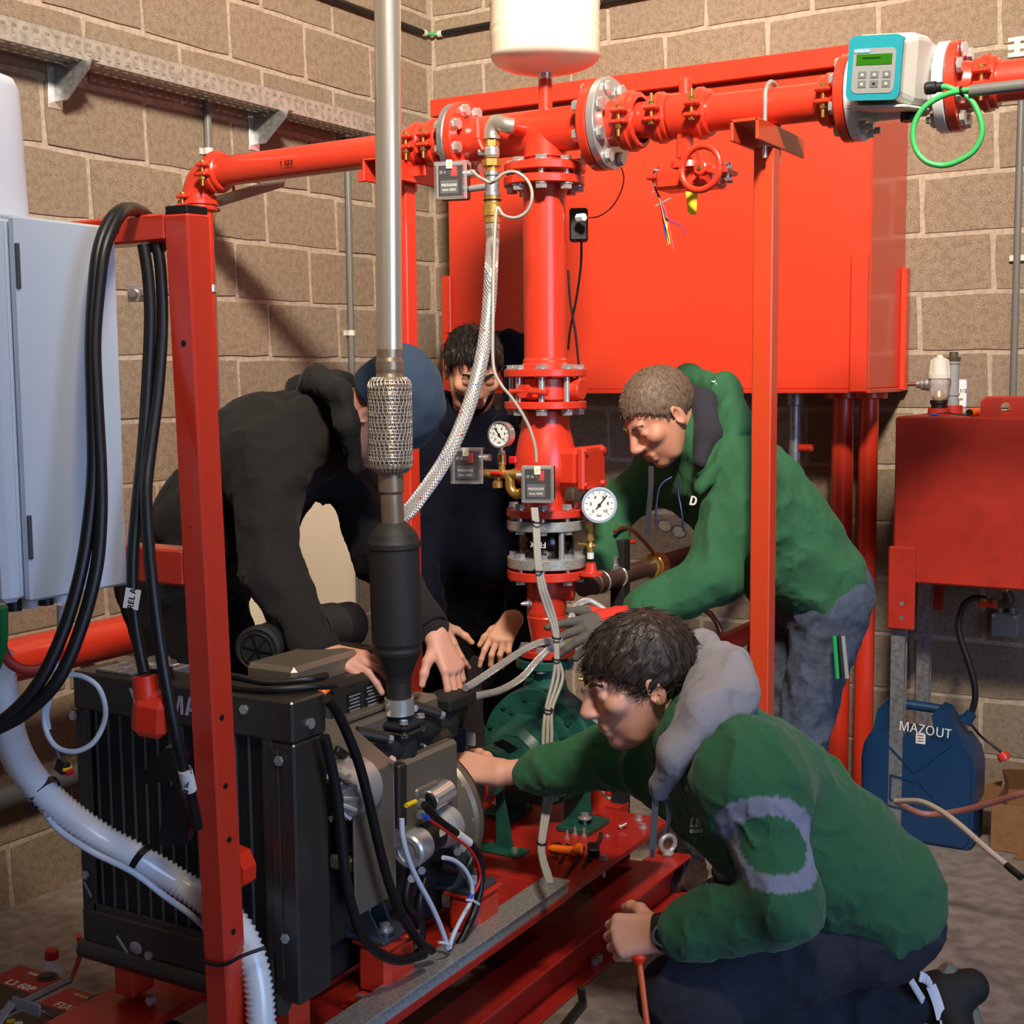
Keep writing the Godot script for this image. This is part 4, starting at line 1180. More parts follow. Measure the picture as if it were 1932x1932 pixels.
func riser() -> void:
	var x := onz(1028, 600, HZ).x
	var Y := func(py): return onz(1028, py, HZ).y
	var U := Vector3.UP
	var C := func(y): return Vector3(x, y, HZ)
	var yB: float = Y.call(346)
	var t := thing("riser_pipe", "vertical red riser pipe with bolted top flange", "pipe", C.call(1.5))
	add(t, "tube", MB.new().cyl(C.call(Y.call(690)), C.call(yB), 0.0565, 40), M.red)
	flange(t, "top_flange", C.call(yB + 0.003), U, 0.108, 0.022, M.red)
	add(t, "top_hub", MB.new().lathe(C.call(yB - 0.04), U, [[0.0565, 0], [0.060, 0.012], [0.064, 0.032], [0.064, 0.034]], 36, true), M.red)
	var yC: float = Y.call(704)
	var yD: float = Y.call(764)
	add(t, "bottom_hub", MB.new().lathe(C.call(Y.call(697)), U, [[0.066, 0], [0.064, 0.012], [0.060, 0.018], [0.060, 0.024], [0.0565, 0.03]], 36), M.red)
	flange(t, "bottom_flange", C.call(yC), U, 0.111, 0.02, M.red)
	# wafer valve clamped between flanges by long rods
	var wv := thing("wafer_valve", "red wafer valve clamped between two flanges by long zinc rods", "valve", C.call(Y.call(735)))
	add(wv, "body", MB.new().lathe(C.call(yD + 0.012), U, [[0.05, 0], [0.074, 0], [0.078, 0.004], [0.078, yC - yD - 0.028], [0.074, yC - yD - 0.024], [0.05, yC - yD - 0.024]], 36), M.red_dark)
	var sq := onz(993, 738, HZ + 0.09)
	var st := add(wv, "stem_boss", MB.new().hexn(Vector3(sq.x, sq.y, HZ + 0.065), Vector3(-0.1, 0, 1), 0.02, 0.04), M.red)
	add(st, "lever", MB.new().tube(PackedVector3Array([onz(962, 739, HZ + 0.1), onz(980, 738, HZ + 0.1), onz(1010, 739, HZ + 0.1), onz(1033, 741, HZ + 0.095)]), [0.008, 0.006, 0.006, 0.009], 10), M.red)
	add(wv, "side_lug", MB.new().cyl(Vector3(x + 0.06, Y.call(735), HZ), Vector3(x + 0.112, Y.call(735), HZ), 0.03, 20, -1, 0.004), M.red)
	bolt_ring(wv, C.call((yC + yD) / 2), Vector3.DOWN, 0.09, 8, yC - yD + 0.022, 0.0085, M.zinc, 0.5, 0.01)
	# check valve
	var cv := thing("check_valve", "bulging red check valve with side cover on the riser", "valve", C.call(Y.call(870)))
	var yE: float = Y.call(965)
	flange(cv, "top_flange", C.call(yD), U, 0.111, 0.02, M.red)
	var cb := []
	for q in [[775, 0.066], [790, 0.064], [805, 0.066], [825, 0.073], [850, 0.081], [875, 0.0855], [895, 0.085], [908, 0.079], [918, 0.066], [926, 0.056], [940, 0.053], [958, 0.054]]:
		cb.push_front([q[1], float(Y.call(q[0]))])
	var prof := []
	for q in cb: prof.append([q[0], q[1] - cb[0][1]])
	add(cv, "body", MB.new().lathe(C.call(cb[0][1]), U, prof, 44, true), M.red)
	var ccx := x + 0.1
	var cc := Vector3(ccx, Y.call(880), HZ - 0.01)
	add(cv, "side_chamber", MB.new().box(cc - Vector3(0.02, 0.0, 0), Vector3(0.08, 0.104, 0.11), Basis(), 0.014), M.red)
	var cover := add(cv, "side_cover", MB.new().box(cc + Vector3(0.032, 0, 0), Vector3(0.022, 0.116, 0.13), Basis(), 0.006), M.red_dark)
	for a in [-1, 1]:
		for b in [-1, 1]:
			add(cover, "bolt_head", MB.new().hexn(cc + Vector3(0.042, 0.045 * a, 0.052 * b), Vector3.RIGHT, 0.009, 0.007), M.red_dark)
	flange(cv, "bottom_flange", C.call(yE), U, 0.108, 0.021, M.red)
	# rubber expansion joint
	var y1: float = Y.call(988)
	var y2: float = Y.call(1058)
	var y3: float = Y.call(1081)
	var ej := thing("expansion_joint", "black rubber expansion joint between two bright steel flanges", "pipe joint", C.call((y1 + y2) / 2))
	var fa := flange(ej, "steel_flange", C.call(y1), U, 0.107, 0.026, M.bare_steel)
	var fb := flange(ej, "steel_flange", C.call(y2), U, 0.107, 0.028, M.bare_steel)
	var hb := y1 - y2 - 0.027
	add(ej, "rubber_bellows", MB.new().lathe(C.call(y2 + 0.0135), U, [[0.066, 0], [0.073, hb * 0.15], [0.077, hb * 0.4], [0.077, hb * 0.6], [0.073, hb * 0.85], [0.066, hb]], 36, true), M.black_gloss)
	bolt_ring(fa, C.call((y1 + yE) / 2), U, 0.089, 8, yE - y1 + 0.024, 0.0075, M.zinc, 0.5, 0.012)
	bolt_ring(fb, C.call((y2 + y3) / 2), U, 0.089, 8, y2 - y3 + 0.026, 0.0075, M.zinc, 0.5, 0.008)
	for a in [0.62, 3.7]:
		add(ej, "limit_rod", MB.new().cyl(C.call(yE - 0.02) + Vector3(cos(a), 0, sin(a)) * 0.093, C.call(y3 + 0.02) + Vector3(cos(a), 0, sin(a)) * 0.093, 0.008, 12), M.zinc)
	var tp := onz(1018, 1028, HZ + 0.079)
	var tb := Transform3D(Basis(Vector3(-1, 0, 0), Vector3(0, -1, 0), Vector3(0, 0, 1)), Vector3(tp.x - 0.005, tp.y, HZ + 0.0775))
	text(ej, "lettering", "FLEX", 0.022, tb, M.paper, 0.001)
	text(ej, "lettering", "2020", 0.008, Transform3D(tb.basis, tb.origin + Vector3(-0.042, 0.001, -0.013)), M.paper, 0.001)
	# spool and reducer down to the pump
	var y4: float = Y.call(1162)
	var y5: float = Y.call(1212)
	var sp := thing("suction_spool", "red reducing spool between the expansion joint and green pump", "pipe", C.call(y4))
	flange(sp, "top_flange", C.call(y3), U, 0.108, 0.024, M.red)
	add(sp, "tube", MB.new().lathe(C.call(y5), U, [[0.042, 0], [0.042, 0.006], [0.0545, y4 - y5 - 0.004], [0.0555, y4 - y5], [0.0535, y4 - y5 + 0.004], [0.0545, y4 - y5 + 0.012], [0.0545, y3 - y5]], 36), M.red)
	var y6: float = Y.call(1228)
	var bf := flange(sp, "bottom_flange", C.call(y6), U, 0.078, 0.02, M.red)
	bolt_ring(bf, C.call(y6 - 0.012), Vector3.DOWN, 0.062, 4, 0.044, 0.0075, M.zinc, 0.15, 0.008)
	var br := onz(1085, 1112, HZ - 0.03)
	add(sp, "side_branch", MB.new().cyl(Vector3(x + 0.02, br.y, HZ), Vector3(x + 0.075, br.y, HZ - 0.02), 0.03, 20), M.red)
	var pq := onz(1000, 1138, HZ + 0.05)
	add(sp, "test_plug", MB.new().lathe(pq, Vector3(-0.5, 0, 0.8), [[0, 0], [0.012, 0], [0.012, 0.006], [0.008, 0.008], [0.006, 0.02], [0.003, 0.028], [0, 0.028]], 8), M.zinc)

func suction_line() -> void:
	# rusty bypass pipe running from the spool back to the wall
	var x := onz(1100, 1104, 1.53).x
	var p0 := onz(1088, 1108, 1.56)
	var y := p0.y + 0.002
	x = p0.x + 0.02
	var t := thing("bypass_pipe", "dark brown steel pipe running from the spool to the back wall", "pipe", Vector3(x, y, 1.0))
	var zb := 0.12
	add(t, "tube", MB.new().cyl(Vector3(x, y, 1.56), Vector3(x, y, zb), 0.027, 24), M.rust_pipe)
	add(t, "elbow_socket", MB.new().cyl(Vector3(x, y, 1.42), Vector3(x, y, 1.5), 0.031, 24, -1, 0.003), M.rust_pipe)
	add(t, "brass_coupling", MB.new().lathe(Vector3(x, y, onx(1238, 1070, x).z + 0.05), Vector3.FORWARD, [[0.027, 0], [0.034, 0.002], [0.034, 0.02], [0.037, 0.022], [0.037, 0.07], [0.034, 0.075], [0.027, 0.077]], 24), M.brass, "brass coupling")
	for px in [1133, 1165]:
		var zz := onx(px, 1085, x).z
		add(t, "clamp_ring", MB.new().torus(Vector3(x, y, zz), Vector3.FORWARD, 0.030, 0.004, 0, TAU, 28, 8), M.zinc)
	# black support post
	var q := onx(1155, 1090, x)
	var sp := thing("pipe_stand", "black square steel stand under the brown bypass pipe", "post", Vector3(x, 0, q.z))
	add(sp, "column", MB.new().span(Vector3(x - 0.022, 0.006, q.z - 0.075), Vector3(x + 0.022, y + 0.105, q.z - 0.031), 0.003), M.black_matte)
	add(sp, "foot_plate", MB.new().span(Vector3(x - 0.06, 0, q.z - 0.12), Vector3(x + 0.06, 0.006, q.z + 0.02)), M.black_matte)
	# ball valve with red lever on the pipe
	var bq := onx(1160, 1050, x)
	var b := thing("ball_valve", "chrome ball valve with red lever standing on the brown pipe", "valve", bq)
	add(b, "body", MB.new().lathe(Vector3(x, y + 0.024, bq.z), Vector3.UP, [[0, 0], [0.012, 0], [0.012, 0.012], [0.009, 0.016], [0.009, 0.03], [0.012, 0.034], [0, 0.036]], 12), M.chrome)
	add(b, "lever", MB.new().tube(smooth_path(PackedVector3Array([Vector3(x - 0.01, y + 0.06, bq.z), Vector3(x - 0.005, y + 0.072, bq.z - 0.02), onx(1178, 1027, x), onx(1197, 1022, x)]), 4), 0.006, 8), M.red_dark)
	# copper sensing line arching to the coupling
	var cp := PackedVector3Array([onx(1160, 1004, x), onx(1172, 996, x), onx(1190, 999, x), onx(1208, 1014, x), onx(1222, 1030, x), onx(1232, 1042, x)])
	one("copper_line", MB.new().tube(smooth_path(cp), 0.006, 10), M.copper, "thin copper line arching from the black stand to the brass coupling", "pipe")
	var c1 := ond(1362, 1200, 3.85)
	var c0 := ond(1318, 1143, 3.9)
	var cw := thing("copper_rod", "thin copper tube leaning on the floor behind the bending man's sleeve", "pipe", Vector3(c1.x + 0.07, 0, c1.z - 0.03))
	add(cw, "tube", MB.new().tube(smooth_path(PackedVector3Array([c0, c1, Vector3(c1.x + 0.06, c1.y * 0.5, c1.z - 0.02), Vector3(c1.x + 0.07, 0.0, c1.z - 0.03)]), 5), 0.008, 10), M.copper)
	var rl := ond(1316, 1212, 3.6)
	var rs := thing("suction_stub", "red domed pipe end coming from the back wall behind the grey hood", "pipe", Vector3(rl.x, rl.y - 0.03, rl.z))
	add(rs, "tube", MB.new().cyl(Vector3(rl.x, rl.y - 0.04, rl.z), Vector3(rl.x, rl.y - 0.04, 0.01), 0.03, 24), M.red_dark)
	add(rs, "dome", MB.new().lathe(Vector3(rl.x, rl.y - 0.03, rl.z), Vector3.UP, [[0, 0], [0.058, 0], [0.058, 0.012], [0.04, 0.034], [0, 0.042]], 20), M.red)

func gauge(called: String, label: String, c: Vector3, n: Vector3, R: float, depth: float, needle: float) -> Node3D:
	var t := thing(called, label, "gauge", c, "")
	var b := facing(c, Vector3.UP.cross(n), Vector3.UP).basis
	add(t, "case", MB.new().lathe(c - n * depth, n, [[0, 0], [R * 0.96, 0], [R, depth * 0.1], [R, depth * 0.75], [R * 1.06, depth * 0.78], [R * 1.06, depth], [R * 0.92, depth], [R * 0.9, depth - 0.003], [0, depth - 0.003]], 32), M.chrome)
	var d := add(t, "dial", MB.new().lathe(c - n * 0.0029, n, [[R * 0.9, 0], [0, 0.0004]], 28), M.dial)
	for k in 11:
		var a := deg_to_rad(225.0 - 27.0 * k)
		var dir := b.x * cos(a) + b.y * sin(a)
		add(d, "tick", MB.new().beam(c + dir * R * 0.70 - n * 0.002, c + dir * R * 0.84 - n * 0.002, 0.0012, 0.0006, 0, n), M.ink)
	for k in 6:
		var a := deg_to_rad(225.0 - 54.0 * k)
		text(d, "number", str(k * 2), R * 0.24, Transform3D(b, c + (b.x * cos(a) + b.y * sin(a)) * R * 0.52 - n * 0.002), M.ink, 0.0004)
	text(d, "unit", "bar", R * 0.2, Transform3D(b, c - b.y * R * 0.62 - n * 0.002), M.ink, 0.0004)
	var nd := b.x * cos(needle) + b.y * sin(needle)
	add(t, "needle", MB.new().beam(c - nd * R * 0.32 - n * 0.001, c + nd * R * 0.72 - n * 0.001, R * 0.07, 0.0008, 0, n), M.ink)
	add(t, "hub", MB.new().cyl(c - n * 0.002, c + n * 0.0005, R * 0.1, 12), M.ink)
	return t

func pressure_switch(label: String, c: Vector3, b: Basis, side: float) -> Node3D:
	# black box with a clear cover; c is the centre of the cover's face, b.z faces out
	var t := thing("pressure_switch", label, "pressure switch", c, "")
	var w := 0.078
	var h := 0.092
	add(t, "body", MB.new().box(c - b.z * 0.055, Vector3(w, h, 0.05), b, 0.004), M.black)
	add(t, "base_rim", MB.new().box(c - b.z * 0.032, Vector3(w + 0.004, h + 0.004, 0.006), b, 0.001), M.zinc)
	add(t, "inner_plate", MB.new().box(c - b.z * 0.026, Vector3(w * 0.86, h * 0.84, 0.004), b), M.black_gloss)
	add(t, "scale_plate", MB.new().box(c - b.z * 0.022 + b * Vector3(-0.004, -0.016, 0), Vector3(w * 0.6, h * 0.36, 0.003), b), M.grey_dark)
	text(t, "print", "PRESSURE", 0.009, Transform3D(b, c - b.z * 0.0198 + b * Vector3(-0.004, -0.012, 0)), M.paper, 0.0004)
	text(t, "print", "max 250V", 0.008, Transform3D(b, c - b.z * 0.0198 + b * Vector3(-0.004, -0.024, 0)), M.paper, 0.0004)
	for k in 3: add(t, "terminal", MB.new().cyl(c - b.z * 0.024 + b * Vector3(-0.024 + 0.012 * k, 0.02, 0), c - b.z * 0.014 + b * Vector3(-0.024 + 0.012 * k, 0.02, 0), 0.0045, 8), M.chrome)
	add(t, "red_switch", MB.new().box(c - b.z * 0.018 + b * Vector3(0.010, 0.022, 0), Vector3(0.017, 0.026, 0.012), b, 0.002), M.red_wire)
	var cm := MB.new()
	cm.box(c - b.z * 0.001, Vector3(w, h, 0.002), b)
	for s in [-1, 1]:
		cm.box(c - b.z * 0.015 + b.x * s * (w / 2 - 0.001), Vector3(0.002, h, 0.03), b)
		cm.box(c - b.z * 0.015 + b.y * s * (h / 2 - 0.001), Vector3(w, 0.002, 0.03), b)
	add(t, "clear_cover", cm, M.glass)
	var tag := add(t, "tag", MB.new().box(c + b * Vector3(0.003, h / 2 - 0.008, 0.002), Vector3(0.016, 0.022, 0.0012), b), M.paper)
	add(tag, "tag_print", MB.new().beam(c + b * Vector3(-0.002, h / 2 - 0.014, 0.0028), c + b * Vector3(0.007, h / 2 - 0.004, 0.0028), 0.003, 0.0006, 0, b.z), M.yellow)
	add(t, "cable_gland", MB.new().cyl(c - b.z * 0.05 + b.x * side * w / 2 + b.y * 0.02, c - b.z * 0.05 + b.x * side * (w / 2 + 0.02) + b.y * 0.02, 0.009, 12), M.zinc)
	return t

func instruments() -> void:
	var n := Vector3(0.30, -0.02, 0.95).normalized()
	# upper valve train on the header outlet
	var z0 := HZ + 0.115
	var q := onz(937, 235, z0)
	var xx := onz(928, 300, z0).x
	var t := thing("hose_valve", "nickel elbow, ball valve and brass fittings feeding the braided hose", "valve", Vector3(xx, onz(928, 420, z0).y, z0))
	var Y := func(py): return onz(928, py, z0).y
	var ex := onz(965, 245, z0).x
	add(t, "elbow", MB.new().tube(smooth_path(PackedVector3Array([Vector3(ex, HY, z0 - 0.01), Vector3(ex - 0.018, HY + 0.004, z0), Vector3(xx + 0.014, Y.call(232), z0), Vector3(xx, Y.call(245), z0), Vector3(xx, Y.call(262), z0)]), 5), 0.0205, 16), M.inox)
	add(t, "elbow_rim", MB.new().cyl(Vector3(xx, Y.call(263), z0), Vector3(xx, Y.call(257), z0), 0.0235, 18), M.inox)
	add(t, "union_nut", MB.new().hexn(Vector3(xx, Y.call(277), z0), Vector3.UP, 0.02, Y.call(263) - Y.call(277)), M.brass)
	add(t, "ball_body", MB.new().lathe(Vector3(xx, Y.call(298), z0), Vector3.UP, [[0, 0], [0.018, 0], [0.021, 0.006], [0.021, 0.022], [0.018, 0.028], [0, 0.028]], 10), M.zinc)
	add(t, "stem_nut", MB.new().hexn(Vector3(xx - 0.02, Y.call(287), z0 + 0.008), Vector3(-1, 0, 0.5), 0.008, 0.014), M.zinc)
	var lv := MB.new()
	lv.beam(onz(901, 222, z0 + 0.02), onz(902, 262, z0 + 0.02), 0.012, 0.006, 0.002, Vector3(0.6, 0, 1))
	lv.beam(onz(902, 262, z0 + 0.02), onz(912, 283, z0 + 0.02), 0.010, 0.005, 0.002, Vector3(0.6, 0, 1))
	add(t, "red_lever", lv, M.orange_red, "red lever")
	add(t, "brass_nut", MB.new().hexn(Vector3(xx, Y.call(314), z0), Vector3.UP, 0.026, Y.call(301) - Y.call(314)), M.brass)
	add(t, "neck", MB.new().cyl(Vector3(xx, Y.call(325), z0), Vector3(xx, Y.call(312), z0), 0.017, 16), M.brass)
	add(t, "tee", MB.new().lathe(Vector3(xx, Y.call(370), z0), Vector3.UP, [[0, 0], [0.022, 0], [0.022, 0.008], [0.0185, 0.01], [0.0185, 0.05], [0.022, 0.052], [0.022, 0.062], [0, 0.062]], 18), M.galv)
	add(t, "side_nipple", MB.new().cyl(Vector3(xx - 0.012, Y.call(351), z0), Vector3(xx - 0.065, Y.call(353), z0 + 0.004), 0.009, 12), M.zinc)
	add(t, "brass_body", MB.new().lathe(Vector3(xx, Y.call(421), z0), Vector3.UP, [[0, 0], [0.021, 0], [0.021, 0.016], [0.025, 0.018], [0.025, 0.03], [0.024, 0.032], [0.024, 0.046], [0.021, 0.05], [0.021, 0.07], [0, 0.07]], 12), M.brass)
	add(t, "cable_tie", MB.new().torus(Vector3(xx, Y.call(378), z0), Vector3.UP, 0.0225, 0.002, 0, TAU, 20, 6), M.black)
	add(t, "hose_ferrule", MB.new().lathe(Vector3(xx, Y.call(458), z0), Vector3.UP, [[0, 0], [0.0185, 0], [0.0185, 0.032], [0.0205, 0.034], [0.0205, 0.048], [0.017, 0.05], [0, 0.05]], 16), M.inox)
	# braided hose down to behind the muffler
	var hp := PackedVector3Array()
	for k in [[928, 455, 3.36], [927, 500, 3.35], [924, 560, 3.33], [918, 620, 3.31], [908, 680, 3.27], [893, 740, 3.24], [876, 790, 3.2], [852, 845, 3.15], [826, 890, 3.1], [798, 930, 3.04], [772, 963, 2.98], [742, 985, 2.92]]:
		hp.append(ond(k[0], k[1], k[2]))
	hp[0] = Vector3(xx, Y.call(455), z0)
	braided("steel_hose", "long braided steel hose sweeping from the brass valve behind the exhaust", smooth_path(hp, 8), 0.0165, [M.red_wire, M.blue_bright])
	# top pressure switch on the side nipple
	var sb := Basis(Vector3(0.955, 0, -0.296), Vector3.UP, Vector3(0.296, 0, 0.955))
	var s1 := pressure_switch("pressure switch hanging just below the left header flange", onz(846, 338, z0 + 0.08), sb, 1.0)
	# thin grey control cables
	cable("grey_cable", "thin grey cable curling beside the upper pressure switch", pathd([890, 322, 3.4, 905, 335, 3.38, 915, 340, 3.36, 925, 345, 3.35, 935, 340, 3.33, 950, 328, 3.32, 970, 324, 3.31, 990, 335, 3.3, 1002, 355, 3.3, 1003, 378, 3.3, 993, 400, 3.31, 972, 411, 3.32, 950, 406, 3.34, 938, 392, 3.35, 934, 430, 3.33, 931, 520, 3.31, 930, 600, 3.28, 931, 690, 3.26, 945, 725, 3.24, 965, 750, 3.24, 985, 780, 3.24, 1000, 810, 3.24, 1010, 845, 3.24, 1012, 872, 3.24]), 0.0042, M.cable_grey)
	# lower switch group
	var z1 := HZ + 0.19
	pressure_switch("pressure switch left of the brass manifold, over the steel hose", onz(877, 880, z1 + 0.02), sb, 1.0)
	pressure_switch("pressure switch in front of the check valve, right of the brass manifold", onz(1012, 915, z1 + 0.0), Basis(Vector3(0.93, 0, -0.36), Vector3.UP, Vector3(0.36, 0, 0.93)), -1.0)
	var m := thing("brass_manifold", "brass manifold with small red handles beside the check valve", "manifold", onz(945, 900, z1 - 0.05))
	var P := func(px, py, dz = 0.0): return onz(px, py, z1 - 0.045 + dz)
	add(m, "cross_bar", MB.new().cyl(P.call(905, 893), P.call(985, 896), 0.012, 10), M.brass)
	add(m, "feed_bar", MB.new().cyl(P.call(958, 895), P.call(980, 890, -0.14), 0.012, 12), M.brass)
	add(m, "lower_cup", MB.new().lathe(P.call(939, 920), Vector3.UP, [[0, 0], [0.014, 0], [0.014, 0.016], [0.012, 0.018], [0.012, 0.034], [0, 0.034]], 6), M.brass)
	add(m, "gauge_socket", MB.new().lathe(P.call(947, 876), Vector3.UP, [[0, 0], [0.0115, 0], [0.0115, 0.026], [0.009, 0.028], [0.009, 0.036], [0, 0.036]], 6), M.brass)
	add(m, "riser_stub", MB.new().cyl(P.call(947, 895), P.call(947, 874), 0.009, 12), M.brass)
	add(m, "white_tape", MB.new().cyl(P.call(947, 856), P.call(947, 850), 0.0085, 12), M.white)
	add(m, "elbow", MB.new().tube(smooth_path(PackedVector3Array([P.call(958, 893), P.call(962, 905), P.call(963, 920), P.call(972, 932), P.call(984, 930)]), 4), 0.013, 12), M.brass)
	add(m, "red_handle", MB.new().box(P.call(936, 893, 0.02), Vector3(0.034, 0.01, 0.012), Basis(), 0.003), M.red_wire)
	add(m, "red_handle", MB.new().box(P.call(968, 868, 0.0), Vector3(0.024, 0.02, 0.014), Basis(), 0.004), M.red_wire)
	gauge("pressure_gauge", "round silver pressure gauge beside the brass manifold", onz(941, 820, z1 + 0.0), Vector3(-0.05, 0.02, 1).normalized(), 0.033, 0.03, 2.2)
	add(m, "gauge_stem", MB.new().cyl(P.call(946, 852), P.call(945, 840), 0.006, 10), M.brass)
	# right-hand gauge on a brass cock over the brown pipe
	var zg := HZ + 0.0
	var gx := onz(1113, 1000, zg)
	gauge("pressure_gauge", "larger silver pressure gauge right of the riser on a brass cock", onz(1131, 953, zg + 0.02), Vector3(0.62, 0.02, 0.78).normalized(), 0.045, 0.045, -2.25 + PI)
	var gk := thing("gauge_cock", "brass gauge cock with white tape and red saddle on the brown pipe", "valve", onz(1115, 1075, zg))
	var G := func(px, py): return onz(px, py, zg - 0.01)
	add(gk, "socket", MB.new().hexn(G.call(1114, 1020), Vector3.UP, 0.012, 0.05), M.brass)
	add(gk, "tape", MB.new().cyl(G.call(1114, 1005), G.call(1114, 998), 0.009, 12), M.white)
	add(gk, "top_stub", MB.new().cyl(G.call(1115, 999), G.call(1116, 985), 0.008, 10), M.brass)
	add(gk, "cock_body", MB.new().lathe(G.call(1114, 1041), Vector3.UP, [[0, 0], [0.009, 0], [0.009, 0.01], [0.012, 0.014], [0.009, 0.022], [0.007, 0.03], [0, 0.03]], 12), M.brass)
	add(gk, "tee_handle", MB.new().cyl(G.call(1091, 1026), G.call(1114, 1028), 0.0035, 8), M.brass)
	add(gk, "screw", MB.new().cyl(G.call(1114, 1028), G.call(1125, 1030), 0.003, 8), M.chrome)
	add(gk, "white_nipple", MB.new().cyl(G.call(1114, 1054), G.call(1114, 1042), 0.0095, 12), M.white)
	add(gk, "red_saddle", MB.new().lathe(G.call(1115, 1085), Vector3.UP, [[0, 0], [0.034, 0], [0.034, 0.008], [0.017, 0.011], [0.013, 0.03], [0.013, 0.034], [0, 0.034]], 18), M.red_dark)
	# black transmitter box behind the riser with pink wire
	var bt := onz(1092, 425, HZ - 0.12)
	var tx := thing("transmitter", "black plastic transmitter box behind the riser with grey gland", "transmitter", bt)
	add(tx, "body", MB.new().box(bt, Vector3(0.05, 0.088, 0.05), Basis(Vector3(0.9, 0, -0.44), Vector3.UP, Vector3(0.44, 0, 0.9)), 0.005), M.black)
	add(tx, "gland", MB.new().hexn(onz(1090, 411, HZ - 0.07), Vector3(1, 0, 0.3), 0.011, 0.024), M.white)
	cable("pink_wire", "thin pink wire looping from the black box up to the header flange", pathd([1107, 411, 3.62, 1130, 408, 3.62, 1155, 390, 3.62, 1172, 360, 3.6, 1177, 335, 3.58, 1172, 316, 3.55]), 0.002, mat(Color(0.80, 0.35, 0.38), 0.5))
	cable("black_lead", "thin black lead hanging from the black transmitter box", pathd([1097, 455, 3.7, 1096, 500, 3.72, 1088, 560, 3.75, 1076, 620, 3.78, 1072, 660, 3.8]), 0.0035, M.black)
	cable("black_lead", "thin black lead crossing behind the riser in front of the big tank", pathd([1072, 510, 3.75, 1076, 570, 3.76, 1086, 630, 3.77, 1092, 690, 3.78, 1096, 720, 3.8]), 0.0035, M.black)

func cable(called: String, label: String, pts: PackedVector3Array, r: float, m: Material, seg := 8) -> Node3D:
	return one(called, MB.new().tube(smooth_path(pts, 6), r, seg), m, label, "cable")

# braided hose: core tube, woven strands and coloured tracer dashes
func braided(called: String, label: String, pts: PackedVector3Array, r: float, tracers: Array) -> Node3D:
	var t := thing(called, label, "hose", pts[0])
	add(t, "core", MB.new().tube(pts, r * 0.93, 14), M.braid)
	var st := MB.new()
	var dash := MB.new()
	var total := 0.0
	for i in pts.size() - 1: total += pts[i].distance_to(pts[i + 1])
	var n := int(total / 0.006)
	# resample evenly
	var cv := Curve3D.new()
	for p in pts: cv.add_point(p)
	var L := cv.get_baked_length()
	var frames := []
	var x := Vector3.ZERO
	for i in n + 1:
		var s := L * i / n
		var p := cv.sample_baked(s)
		var tg := (cv.sample_baked(minf(s + 0.004, L)) - cv.sample_baked(maxf(s - 0.004, 0.0))).normalized()
		if x == Vector3.ZERO: x = tg.cross(Vector3.UP if absf(tg.y) < 0.9 else Vector3.RIGHT).normalized()
		x = (x - tg * x.dot(tg)).normalized()
		frames.append([p, x, tg.cross(x)])
	for dirn in [-1.0, 1.0]:
		for k in 12:
			var pp := PackedVector3Array()
			for i in n + 1:
				var a: float = TAU * k / 12.0 + dirn * i * 0.006 / r * 0.75
				pp.append(frames[i][0] + (frames[i][1] * cos(a) + frames[i][2] * sin(a)) * r * (0.975 if dirn > 0 else 0.985))
			st.tube(pp, r * 0.085, 4, false)
	var b := add(t, "braid", st, M.zinc)
	b.set_meta("kind", "stuff")
	var i := 4
	var k := 0
	while i < n - 2:
		var a := 1.1 + k * 2.4
		var d1: Vector3 = frames[i][1] * cos(a) + frames[i][2] * sin(a)
		var d2: Vector3 = frames[i + 1][1] * cos(a + 0.5) + frames[i + 1][2] * sin(a + 0.5)
		add(t, "tracer", MB.new().tube(PackedVector3Array([frames[i][0] + d1 * r * 1.0, frames[i + 1][0] + d2 * r * 1.0]), r * 0.1, 5), tracers[k % tracers.size()])
		i += 5
		k += 1
	return t

